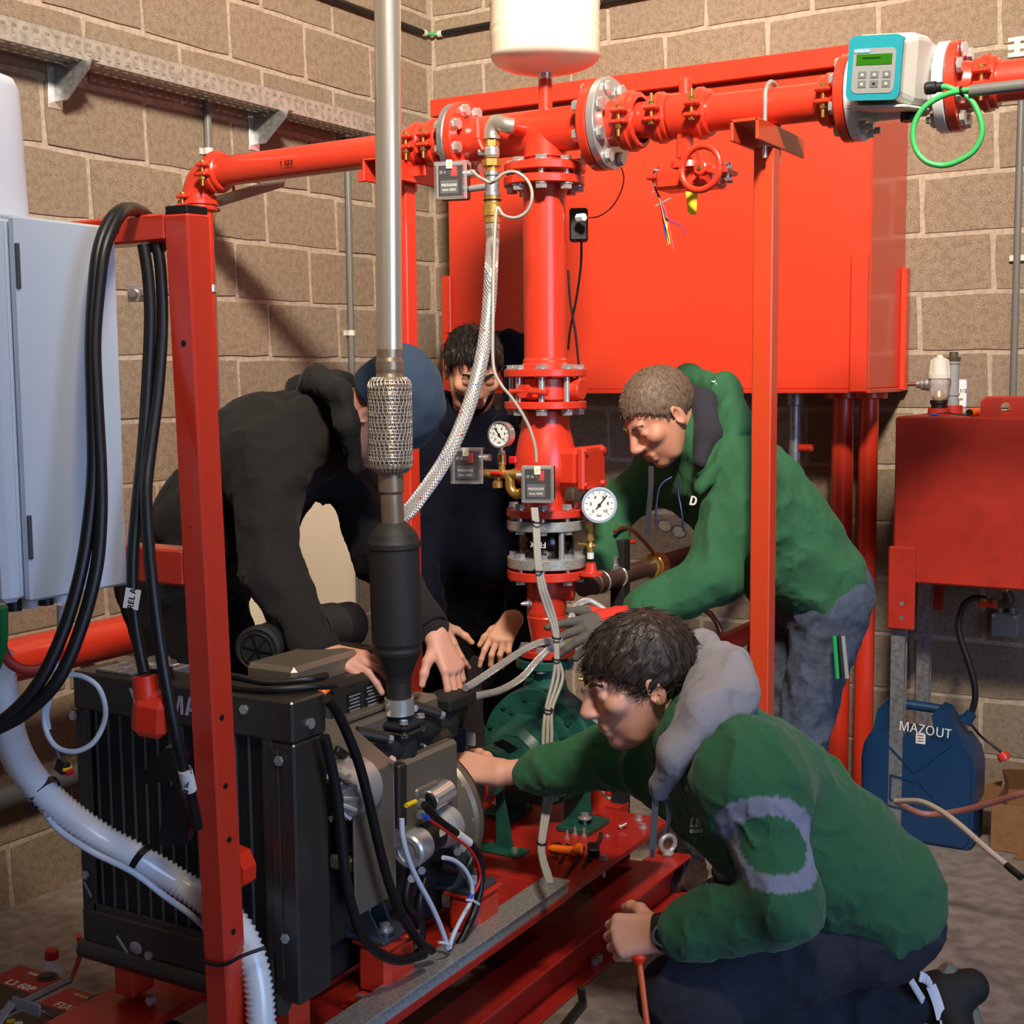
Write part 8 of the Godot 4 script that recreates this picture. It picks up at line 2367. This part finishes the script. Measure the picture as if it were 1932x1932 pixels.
func person_fleece() -> void:
	var hip := ond(352, 1085, 3.42)
	var chest := ond(520, 850, 3.24)
	var neck := ond(632, 775, 3.15)
	var hc := ond(722, 790, 3.10)
	var shN := ond(505, 868, 3.10)
	var shF := ond(640, 850, 3.38)
	var elN := ond(512, 1078, 3.0)
	var wrN := ond(598, 1222, 2.9)
	var elF := ond(725, 1065, 3.25)
	var wrF := ond(812, 1182, 3.15)
	var p := thing("person", "man in charcoal fleece and blue knitted cap bending over the engine", "person", Vector3(hip.x, 0, hip.z))
	var side := (shN - shF).normalized()
	var kN := Vector3(hip.x + 0.12, 0.50, hip.z + 0.12)
	var kF := Vector3(hip.x + 0.10, 0.50, hip.z - 0.12)
	var aN := Vector3(hip.x - 0.02, 0.09, hip.z + 0.14)
	var aF := Vector3(hip.x - 0.02, 0.09, hip.z - 0.14)
	var hN := hip + side * 0.09 + Vector3(0, -0.04, 0)
	var hF := hip - side * 0.09 + Vector3(0, -0.04, 0)
	var tb := torso(hip, chest, neck, shN, shF, 0.008)
	var arms := sleeve(shN, elN, wrN, 0.01) + sleeve(shF, elF, wrF, 0.004)
	var legs := leg(hN, kN, aN) + leg(hF, kF, aF)
	var body := body_core(tb + arms + legs)
	var B := head_basis(0.42, -0.90, 0.05, 0.80, 0.45, 0.25)
	head(body, hc, B, 1.0, neck, 0.005)
	hand(body, ond(612, 1234, 2.88), ond(668, 1248, 2.84) - ond(612, 1234, 2.88), CB * Vector3(0.15, 0.9, 0.45), -1.0, [0.28, 0.32, 0.38, 0.42], 0.2, wrN, 1.0, 0.08)
	hand(body, ond(824, 1204, 3.13), ond(856, 1268, 3.10) - ond(824, 1204, 3.13), CB * Vector3(0.75, 0.25, 0.6), 1.0, [0.35, 0.42, 0.5, 0.55], 0.5, wrF, 1.0, 0.07)
	add(p, "body", body, M.skin1)
	add(p, "fleece_jacket", shell(tb + arms, 0.0115, 0.016, 5.0), M.fleece)
	add(p, "cuff", MB.new().torus(wrN, wrN - elN, 0.043, 0.008, 0, TAU, 24, 8), M.fleece)
	add(p, "cuff", MB.new().torus(wrF, wrF - elF, 0.037, 0.008, 0, TAU, 24, 8), M.fleece)
	# collar rolled round the neck
	var hood := [[ond(600, 722, 3.1), ond(640, 742, 3.02), 0.03, 0.026, 0.03], [ond(600, 722, 3.1), ond(570, 740, 3.2), 0.034, 0.034, 0.03], [ond(570, 740, 3.2), ond(600, 740, 3.34), 0.036, 0.03, 0.03], [ond(640, 742, 3.02), ond(655, 800, 3.02), 0.024, 0.022, 0.03], [ond(655, 800, 3.02), ond(668, 880, 3.06), 0.022, 0.02, 0.03]]
	add(p, "collar", shell(hood, 0.009, 0.01, 8.0), M.fleece)
	add(p, "trousers", shell(legs + [[hip + side * 0.07, hip - side * 0.07, 0.12, 0.12, 0.05]], 0.014, 0.014, 6.0), M.dark_pants)
	shoe(aN, Vector3(1, 0, 0.2), Vector3.UP, M.black_matte, M.black, p)
	shoe(aF, Vector3(1, 0, -0.2), Vector3.UP, M.black_matte, M.black, p)
	# knitted cap
	var f := Field.new(hc - Vector3.ONE * 0.18, hc + Vector3.ONE * 0.18, 0.006)
	f.ell(hc + B * Vector3(0, 0.042, -0.017), B, Vector3(0.094, 0.106, 0.116), 0.02)
	f.ell(hc + B * Vector3(0, 0.10, -0.045), B, Vector3(0.075, 0.06, 0.085), 0.05)
	var Bt := B.transposed()
	fold.frequency = 9.0
	f.alter(func(q: Vector3, e: float): return e + 0.006 * fold.get_noise_3d(q.x, q.y, q.z), 0.02)
	f.clip(func(q: Vector3):
		var l: Vector3 = Bt * (q - hc)
		return (0.012 + 0.25 * l.z - l.y) * 0.9)
	var cap_mb := MB.new()
	f.mesh_into(cap_mb)
	add(p, "knitted_cap", cap_mb, M.beanie, "slate blue knitted cap")

func person_navy() -> void:
	var hip := ond(893, 1120, 4.15)
	var chest := ond(885, 905, 4.15)
	var neck := ond(893, 800, 4.15)
	var hc := ond(893, 700, 4.08)
	var shN := ond(800, 868, 4.12)
	var shF := ond(985, 868, 4.16)
	var elF := ond(1010, 1025, 4.05)
	var wrF := ond(975, 1150, 3.9)
	var elN := ond(790, 1040, 4.05)
	var wrN := ond(815, 1160, 3.9)
	var p := thing("person", "dark haired man in navy jacket looking down behind the braided hose", "person", Vector3(hip.x, 0, hip.z))
	var side := (shN - shF).normalized()
	var kN := Vector3(hip.x, 0.48, hip.z) + side * 0.1
	var kF := Vector3(hip.x, 0.48, hip.z) - side * 0.1
	var aN := Vector3(kN.x, 0.09, kN.z)
	var aF := Vector3(kF.x, 0.09, kF.z)
	var tb := torso(hip, chest, neck, shN, shF, 0.0)
	var arms := sleeve(shN, elN, wrN) + sleeve(shF, elF, wrF)
	var legs := leg(hip + side * 0.09, kN, aN) + leg(hip - side * 0.09, kF, aF)
	var body := body_core(tb + arms + legs)
	var B := head_basis(0.20, -0.52, 0.80, 0.08, 0.86, 0.5)
	head(body, hc, B, 1.0, neck, 0.0045)
	hand(body, ond(968, 1166, 3.87), ond(936, 1222, 3.80) - ond(968, 1166, 3.87), CB * Vector3(-0.3, 0.45, 0.8), 1.0, [0.3, 0.55, 0.65, 0.7], 0.4, wrF)
	hand(body, ond(820, 1172, 3.88), ond(840, 1225, 3.85) - ond(820, 1172, 3.88), CB * Vector3(-0.2, 0.3, 0.9), -1.0, [0.4, 0.4, 0.4, 0.4], 0.4, wrN)
	add(p, "body", body, M.skin2)
	add(p, "hair", hair(hc, B, 1.0, 0.062, 0.03, -0.04, 0.010, 0.005, 45.0, 1200, 0.026), M.hair_black, "short black hair")
	brows(p, hc, B, 1.0, M.hair_black)
	# short beard along the jaw
	var f := Field.new(hc - Vector3.ONE * 0.15, hc + Vector3.ONE * 0.15, 0.0045)
	f.ell(hc + B * Vector3(0, -0.04, 0.026), B, Vector3(0.0625, 0.0785, 0.0685), 0.02)
	f.ell(hc + B * Vector3(0, -0.098, 0.060), B, Vector3(0.029, 0.019, 0.025), 0.02)
	var Bt := B.transposed()
	f.clip(func(q: Vector3):
		var l: Vector3 = Bt * (q - hc)
		return maxf(l.y + 0.052 + 0.35 * absf(l.x) * (-1.0 if absf(l.x) > 0.03 else 0.0), -0.005 - l.z))
	f.ell(hc + B * Vector3(0, -0.064, 0.10), B, Vector3(0.026, 0.014, 0.025), 0.004, true)
	var bm := MB.new()
	f.mesh_into(bm)
	add(p, "beard", bm, M.hair_black)
	add(p, "jacket", shell(tb + arms, 0.013, 0.012, 5.0), M.navy)
	add(p, "hood", shell([[ond(962, 655, 4.3), ond(985, 740, 4.22), 0.05, 0.045, 0.04], [ond(985, 740, 4.22), ond(950, 800, 4.1), 0.045, 0.04, 0.04], [ond(905, 660, 4.38), ond(962, 655, 4.3), 0.05, 0.05, 0.04], [ond(840, 760, 4.2), ond(850, 810, 4.08), 0.04, 0.035, 0.04]], 0.012, 0.01, 7.0), M.navy)
	add(p, "trousers", shell(legs + [[hip + side * 0.07, hip - side * 0.07, 0.12, 0.12, 0.05]], 0.014, 0.01, 6.0), M.dark_pants)
	for q in [aN, aF]: shoe(q, CB * Vector3(0.1, 0, 1), Vector3.UP, M.black_matte, M.black, p)

func person_bending() -> void:
	var hip := ond(1530, 1110, 3.82)
	var chest := ond(1395, 925, 3.75)
	var neck := ond(1330, 830, 3.70)
	var hc := ond(1245, 788, 3.66)
	var shN := ond(1400, 905, 3.56)
	var shF := ond(1265, 885, 3.90)
	var elN := ond(1345, 1095, 3.47)
	var wrN := ond(1218, 1150, 3.46)
	var elF := ond(1170, 950, 3.98)
	var wrF := ond(1130, 1075, 3.82)
	var p := thing("person", "grey haired man in green hoodie and jeans bending behind the red post", "person", Vector3(hip.x, 0, hip.z))
	var side := (shN - shF).normalized()
	var kN := Vector3(hip.x - 0.08, 0.47, hip.z + 0.03) + side * 0.1
	var kF := Vector3(hip.x - 0.08, 0.47, hip.z + 0.03) - side * 0.1
	var aN := Vector3(kN.x + 0.05, 0.09, kN.z)
	var aF := Vector3(kF.x + 0.05, 0.09, kF.z)
	var hN := hip + side * 0.095 + Vector3(0.0, -0.05, 0)
	var hF := hip - side * 0.095 + Vector3(0.0, -0.05, 0)
	var tb := torso(hip.lerp(chest, 0.12), chest, neck, shN, shF, 0.016)
	var arms := sleeve(shN, elN, wrN, 0.016) + sleeve(shF, elF, wrF, 0.01)
	var legs := leg(hN, kN, aN, 0.002) + leg(hF, kF, aF, 0.002)
	var body := body_core(tb + arms + legs)
	var B := head_basis(-0.74, -0.60, 0.30, -0.56, 0.78, 0.25)
	head(body, hc, B, 1.02, neck, 0.004)
	add(p, "body", body, M.skin3)
	add(p, "hair", hair(hc, B, 1.02, 0.058, 0.018, -0.06, 0.0065, 0.003, 70.0, 1600, 0.011), M.hair_grey, "cropped greying hair")
	brows(p, hc, B, 1.02, M.hair_grey)
	var gl := MB.new()
	gl.colored = true
	var gw := ond(1172, 1168, 3.44)
	var gd := ond(1105, 1192, 3.40) - gw
	hand(gl, gw, gd, CB * Vector3(0.1, 0.55, 0.8), 1.0, [0.12, 0.2, 0.25, 0.2], 0.1, ond(1205, 1158, 3.45), 1.08, 0.16, func(q: Vector3):
		var t := (q - gw).dot(gd.normalized())
		return Color(0.60, 0.025, 0.012) if t < 0.058 else Color(0.09, 0.08, 0.07), 0.002)
	var gm := mat(Color(1, 1, 1), 0.8)
	gm.vertex_color_use_as_albedo = true
	add(p, "work_glove", gl, gm, "red and grey work glove")
	add(p, "hoodie", shell(tb + arms, 0.011, 0.016, 4.6), M.green_hood)
	add(p, "cuff", MB.new().torus(wrN, wrN - elN, 0.045, 0.010, 0, TAU, 24, 8), M.green_hood)
	add(p, "hood", shell([[ond(1300, 712, 3.84), ond(1365, 735, 3.74), 0.032, 0.04, 0.03], [ond(1365, 735, 3.74), ond(1390, 800, 3.62), 0.042, 0.042, 0.04], [ond(1390, 800, 3.62), ond(1365, 870, 3.54), 0.04, 0.03, 0.04], [ond(1262, 706, 3.88), ond(1300, 712, 3.84), 0.022, 0.032, 0.03], [ond(1365, 870, 3.54), ond(1325, 920, 3.52), 0.03, 0.02, 0.03]], 0.009, 0.008, 8.0), M.green_hood)
	add(p, "hood_lining", shell([[ond(1290, 735, 3.80), ond(1325, 760, 3.68), 0.03, 0.034, 0.03], [ond(1325, 760, 3.68), ond(1338, 820, 3.58), 0.036, 0.034, 0.03], [ond(1338, 820, 3.58), ond(1322, 870, 3.55), 0.032, 0.022, 0.03]], 0.009, 0.004, 9.0), M.hood_lining, "dark hood lining")
	add(p, "jeans", shell(legs + [[hip + side * 0.075, hip - side * 0.075, 0.125, 0.125, 0.05]], 0.012, 0.012, 7.0), M.jeans)
	for q in [aN, aF]: shoe(q, Vector3(-0.9, 0, 0.4), Vector3.UP, M.black_matte, M.black, p)
	# chest emblem, zip puller, hood print, drawcord
	var em := ond(1308, 945, 3.50)
	text(p, "emblem", "D", 0.034, Transform3D(CB * Basis.from_euler(Vector3(0.2, 0.3, -0.15)), em), M.paper, 0.002)
	text(p, "hood_print", "JD", 0.022, Transform3D(CB * Basis.from_euler(Vector3(-0.5, 0.2, -1.0)), ond(1354, 722, 3.70)), M.paper, 0.002)
	add(p, "drawcord", MB.new().ribbon(smooth_path(pathd([1228, 880, 3.62, 1228, 920, 3.6, 1224, 965, 3.6, 1222, 1010, 3.6]), 3), CB.x, 0.014, 0.004), M.hood_lining)
	var zp := add(p, "zip_puller", MB.new().beam(ond(1492, 1118, 3.66), ond(1508, 1138, 3.65), 0.010, 0.004, 0.001), M.grey)
	# pens in the hip pocket
	for k in 3:
		var a := ond(1574 + 8 * k, 1200, 3.60)
		add(p, "pocket_pen", MB.new().cyl(a, ond(1580 + 9 * k, 1280, 3.60), 0.0065, 8), [mat(Color(0.1, 0.6, 0.3), 0.4), M.black, M.grey][k])
	# spectacles on a cord, hanging from the neck
	var g := thing("spectacles", "spectacles hanging open below the bending man's chest", "spectacles", ond(1262, 995, 3.5))
	for q in [[1254, 992], [1281, 1003]]:
		var c := ond(q[0], q[1], 3.5)
		add(g, "rim", MB.new().torus(c, CB * Vector3(0.2, 0.6, 0.8), 0.019, 0.0022, 0, TAU, 20, 6), M.black)
		add(g, "lens", MB.new().lathe(c, CB * Vector3(0.2, 0.6, 0.8), [[0.018, 0], [0, 0.001]], 18), M.glass)
	add(g, "bridge", MB.new().cyl(ond(1265, 995, 3.5), ond(1271, 998, 3.5), 0.002, 6), M.black)
	add(g, "temple", MB.new().tube(smooth_path(pathd([1238, 990, 3.5, 1238, 960, 3.5, 1243, 925, 3.5, 1252, 910, 3.5, 1268, 900, 3.5])), 0.003, 6), mat(Color(0.1, 0.14, 0.3), 0.4))
	add(g, "temple", MB.new().tube(smooth_path(pathd([1290, 1003, 3.5, 1286, 965, 3.5, 1280, 930, 3.52, 1281, 905, 3.55])), 0.003, 6), mat(Color(0.1, 0.14, 0.3), 0.4))

func person_kneeling() -> void:
	var hip := ond(1632, 1688, 2.84)
	var chest := ond(1420, 1500, 2.78)
	var neck := ond(1322, 1372, 2.76)
	var hc := ond(1203, 1288, 2.75)
	var shN := ond(1418, 1470, 2.57)
	var shF := ond(1285, 1440, 2.95)
	var elN := ond(1470, 1705, 2.50)
	var wrN := ond(1298, 1752, 2.60)
	var elF := ond(1150, 1432, 3.04)
	var wrF := ond(1010, 1455, 3.12)
	var p := thing("person", "dark haired man in green hoodie kneeling with one arm in the coupling", "person", Vector3(hip.x, 0, hip.z))
	var side := (shN - shF).normalized()
	var hN := hip + side * 0.08 + Vector3(0, -0.05, 0)
	var hF := hip - side * 0.08 + Vector3(0, -0.05, 0)
	var kN := ond(1285, 1885, 2.66)
	var aN := Vector3(2.42, 0.10, 2.62)
	var kF := Vector3(2.13, 0.09, 2.06)
	var aF := ond(1762, 1880, 2.98)
	var tb := torso(hip.lerp(chest, 0.08), chest, neck, shN, shF, 0.026)
	var arms := sleeve(shN, elN, wrN, 0.020) + sleeve(shF, elF, wrF, 0.012)
	var legs := [[hN, kN, 0.108, 0.080, 0.05], [kN, aN, 0.072, 0.055, 0.04], [hF, kF, 0.10, 0.075, 0.05], [kF, aF, 0.068, 0.050, 0.04]]
	var body := body_core(tb + arms + legs)
	var B := head_basis(-0.93, -0.27, 0.16, -0.24, 0.95, 0.10)
	head(body, hc, B, 1.06, neck, 0.004)
	hand(body, ond(945, 1458, 3.13), ond(888, 1450, 3.15) - ond(945, 1458, 3.13), CB * Vector3(-0.1, 0.75, 0.65), 1.0, [0.45, 0.5, 0.55, 0.6], 0.4, wrF, 1.08)
	var fw := ond(1255, 1760, 2.62)
	hand(body, fw, ond(1195, 1765, 2.64) - fw, CB * Vector3(0.05, 0.5, 0.85), 1.0, [1.15, 1.2, 1.2, 1.2], 1.0, ond(1300, 1752, 2.60), 1.1, 0.0)
	add(p, "body", body, M.skin4)
	add(p, "hair", hair(hc, B, 1.06, 0.050, 0.015, -0.065, 0.011, 0.005, 45.0, 1800, 0.032), M.hair_brown, "short dark brown hair")
	brows(p, hc, B, 1.06, M.hair_brown)
	# hoodie with a grey curved band printed on the sleeve
	var ax := (elN - shN).normalized()
	var outv := (CB.z - ax * CB.z.dot(ax)).normalized()
	var crossv := ax.cross(outv)
	var bc := shN.lerp(elN, 0.56)
	var green := Color(0.034, 0.118, 0.058)
	var greyc := Color(0.21, 0.225, 0.29)
	var paint_it := func(q: Vector3):
		var v := q - bc
		var u := v.dot(ax)
		var r := v - ax * u
		if r.dot(outv) < -0.012 or r.length() > 0.13 or absf(u) > 0.16: return green
		var s := atan2(r.dot(crossv), r.dot(outv)) * 0.078
		var e := sqrt(pow(u / 0.088, 2) + pow((s + 0.25 * u) / 0.10, 2))
		return greyc if e > 0.62 and e < 1.0 else green
	var hm := cloth(Color(1, 1, 1), 0.3)
	hm.vertex_color_use_as_albedo = true
	add(p, "hoodie", shell(tb + arms, 0.0075, 0.016, 4.4, paint_it), hm, "green hoodie with grey band on the sleeve")
	add(p, "cuff", MB.new().torus(wrN, wrN - elN, 0.050, 0.011, 0, TAU, 24, 8), M.green_hood)
	add(p, "cuff", MB.new().torus(wrF, wrF - elF, 0.043, 0.010, 0, TAU, 24, 8), M.green_hood)
	add(p, "hood", shell([[ond(1325, 1222, 2.80), ond(1372, 1262, 2.72), 0.026, 0.04, 0.03], [ond(1372, 1262, 2.72), ond(1380, 1310, 2.66), 0.042, 0.04, 0.04], [ond(1380, 1310, 2.66), ond(1330, 1345, 2.60), 0.045, 0.042, 0.05], [ond(1330, 1345, 2.60), ond(1275, 1420, 2.58), 0.042, 0.032, 0.04], [ond(1275, 1420, 2.58), ond(1243, 1490, 2.62), 0.032, 0.02, 0.03], [ond(1325, 1222, 2.80), ond(1300, 1290, 2.90), 0.03, 0.035, 0.04], [ond(1340, 1270, 2.72), ond(1320, 1330, 2.66), 0.04, 0.04, 0.04]], 0.009, 0.010, 7.0), M.hood_grey, "pale grey hood")
	for q in [[[1238, 1480], [1236, 1520], [1232, 1580], [1230, 1618]], [[1252, 1470], [1258, 1510], [1262, 1545], [1256, 1572]]]:
		var pts := PackedVector3Array()
		for k in q: pts.append(ond(k[0], k[1], 2.62))
		add(p, "drawcord", MB.new().ribbon(smooth_path(pts, 4), CB.x, 0.013, 0.004), M.grey_dark)
	var lg := Transform3D(CB * Basis.from_euler(Vector3(0.1, 0.55, -0.12)), ond(1312, 1552, 2.615))
	text(p, "chest_print", "LE", 0.026, lg, M.paper, 0.002)
	text(p, "chest_print", "OLOGY", 0.010, Transform3D(lg.basis, ond(1314, 1568, 2.612)), M.paper, 0.002)
	add(p, "jeans", shell(legs + [[hip + side * 0.07 + Vector3(0, -0.04, 0), hip - side * 0.07 + Vector3(0, -0.04, 0), 0.118, 0.118, 0.05]], 0.010, 0.010, 6.0), M.jeans_dark)
	add(p, "rivet", MB.new().cyl(ond(1634, 1748, 2.66), ond(1634, 1748, 2.652), 0.005, 10), M.brass)
	shoe(aN, Vector3(-1, 0, 0.2), Vector3.UP, M.black_matte, M.black, p)
	# rear shoe on its toe, sole turned out
	var u := (kF - aF).normalized()
	var toe := Vector3(0.25, -1, 0.1)
	var sh := shell([[aF + u * 0.03, aF - u * 0.03, 0.052, 0.05, 0.02], [aF - u * 0.02, aF - u * 0.02 + Vector3(0.045, -0.055, 0.05), 0.05, 0.04, 0.02], [aF - u * 0.03, aF - u * 0.06 + Vector3(0.02, 0.02, 0), 0.046, 0.04, 0.02]], 0.009, 0.0, 1.0)
	var s0 := add(p, "shoe", sh, M.black_matte)
	var so := PackedVector3Array([ond(1778, 1826, 2.98), ond(1800, 1850, 2.98), ond(1820, 1895, 2.97), ond(1836, 1945, 2.95)])
	add(s0, "sole", MB.new().tube(smooth_path(so, 4), [0.016, 0.02, 0.022, 0.023, 0.024, 0.025, 0.025, 0.026, 0.026, 0.027, 0.027, 0.028, 0.028], 10), mat(Color(0.42, 0.42, 0.36), 0.7))
	var refl := mat(Color(0.95, 0.95, 0.95), 0.3)
	for q in [[[1718, 1848], [1732, 1872], [1742, 1888]], [[1735, 1842], [1752, 1852], [1768, 1890], [1778, 1930]]]:
		var pts := PackedVector3Array()
		for k in q: pts.append(ond(k[0], k[1], 2.92))
		add(s0, "reflective_flash", MB.new().ribbon(smooth_path(pts, 4), CB.x, 0.022, 0.004), refl)
	# wristwatch
	var wq := ond(1252, 1757, 2.61)
	var wd := (fw - wrN).normalized()
	var wt := thing("wristwatch", "black wristwatch on the kneeling man's left wrist", "watch", wq)
	add(wt, "strap", MB.new().hollow(wq - wd * 0.011, wq + wd * 0.011, 0.036, 0.031, 28), M.black)
	var fcn := (CB * Vector3(-0.15, 0.1, 1)).normalized()
	add(wt, "case", MB.new().lathe(wq + fcn * 0.031, fcn, [[0, 0], [0.021, 0], [0.021, 0.009], [0.017, 0.010], [0.017, 0.008], [0, 0.008]], 24), M.grey_dark)
	add(wt, "face", MB.new().lathe(wq + fcn * 0.0392, fcn, [[0.0165, 0], [0, 0.0003]], 20), M.black_gloss)
	for a in [0.6, 2.3]: add(wt, "watch_hand", MB.new().beam(wq + fcn * 0.0398, wq + fcn * 0.0398 + CB * Vector3(cos(a), sin(a), 0) * 0.012, 0.0015, 0.0005, 0, fcn), M.paper)
	# screwdriver in the fist
	var s1 := ond(1200, 1735, 2.645)
	var s2 := ond(1206, 1812, 2.62)
	var s3 := ond(1224, 1960, 2.58)
	var sd := thing("screwdriver", "long orange insulated screwdriver held in the kneeling man's fist", "screwdriver", s2)
	add(sd, "handle", MB.new().lathe(s1, s2 - s1, [[0, 0], [0.009, 0], [0.0125, 0.01], [0.0125, 0.05], [0.010, 0.062], [0.0145, 0.068], [0.0145, 0.074], [0.008, 0.084], [0, 0.084]], 16), M.orange_red)
	add(sd, "shaft", MB.new().cyl(s2, s3, 0.0062, 12), mat(Color(0.85, 0.38, 0.18), 0.4))

func floor_bits() -> void:
	# brown leather glove on the skid beam and a steel pry bar on the floor
	var g := ond(1300, 1640, 3.0)
	var gp := Vector3(1.74, 0.06, 1.36)
	var q := ony(1300, 1640, 0.06)
	var t := thing("work_glove", "crumpled brown and black work glove beside the red skid beam", "glove", Vector3(q.x, 0, q.z))
	add(t, "cuff", shell([[q + Vector3(0, 0.06, 0), q + Vector3(0.02, 0.10, -0.02), 0.045, 0.04, 0.03]], 0.009, 0.02, 12.0), M.black_matte)
	add(t, "palm", shell([[q + Vector3(0, -0.02, 0.0), q + Vector3(0.0, 0.04, 0), 0.05, 0.045, 0.03], [q + Vector3(0.0, -0.03, 0.03), q + Vector3(-0.03, -0.03, 0.06), 0.026, 0.02, 0.02]], 0.009, 0.02, 12.0), M.leather)
	var a := ony(1096, 1862, 0.06)
	var b := ony(1100, 1893, 0.008)
	var c := ony(1058, 1945, 0.008)
	var pb := thing("pry_bar", "dark steel pry bar with upturned end on the floor", "pry bar", b)
	add(pb, "bar", MB.new().beam(b, c, 0.022, 0.014, 0.003), M.engine_dark)
	add(pb, "upturned_tip", MB.new().beam(b + Vector3(0, -0.002, 0), a, 0.02, 0.010, 0.003), M.engine_dark)

func build_all() -> void:
	wall_things()
	big_tank()
	small_tank()
	jerrycan()
	header()
	flow_meter()
	posts()
	riser()
	suction_line()
	instruments()
	exhaust()
	radiator()
	engine()
	skid()
	pump()
	electric()
	person_fleece()
	person_navy()
	person_bending()
	person_kneeling()
	floor_bits()
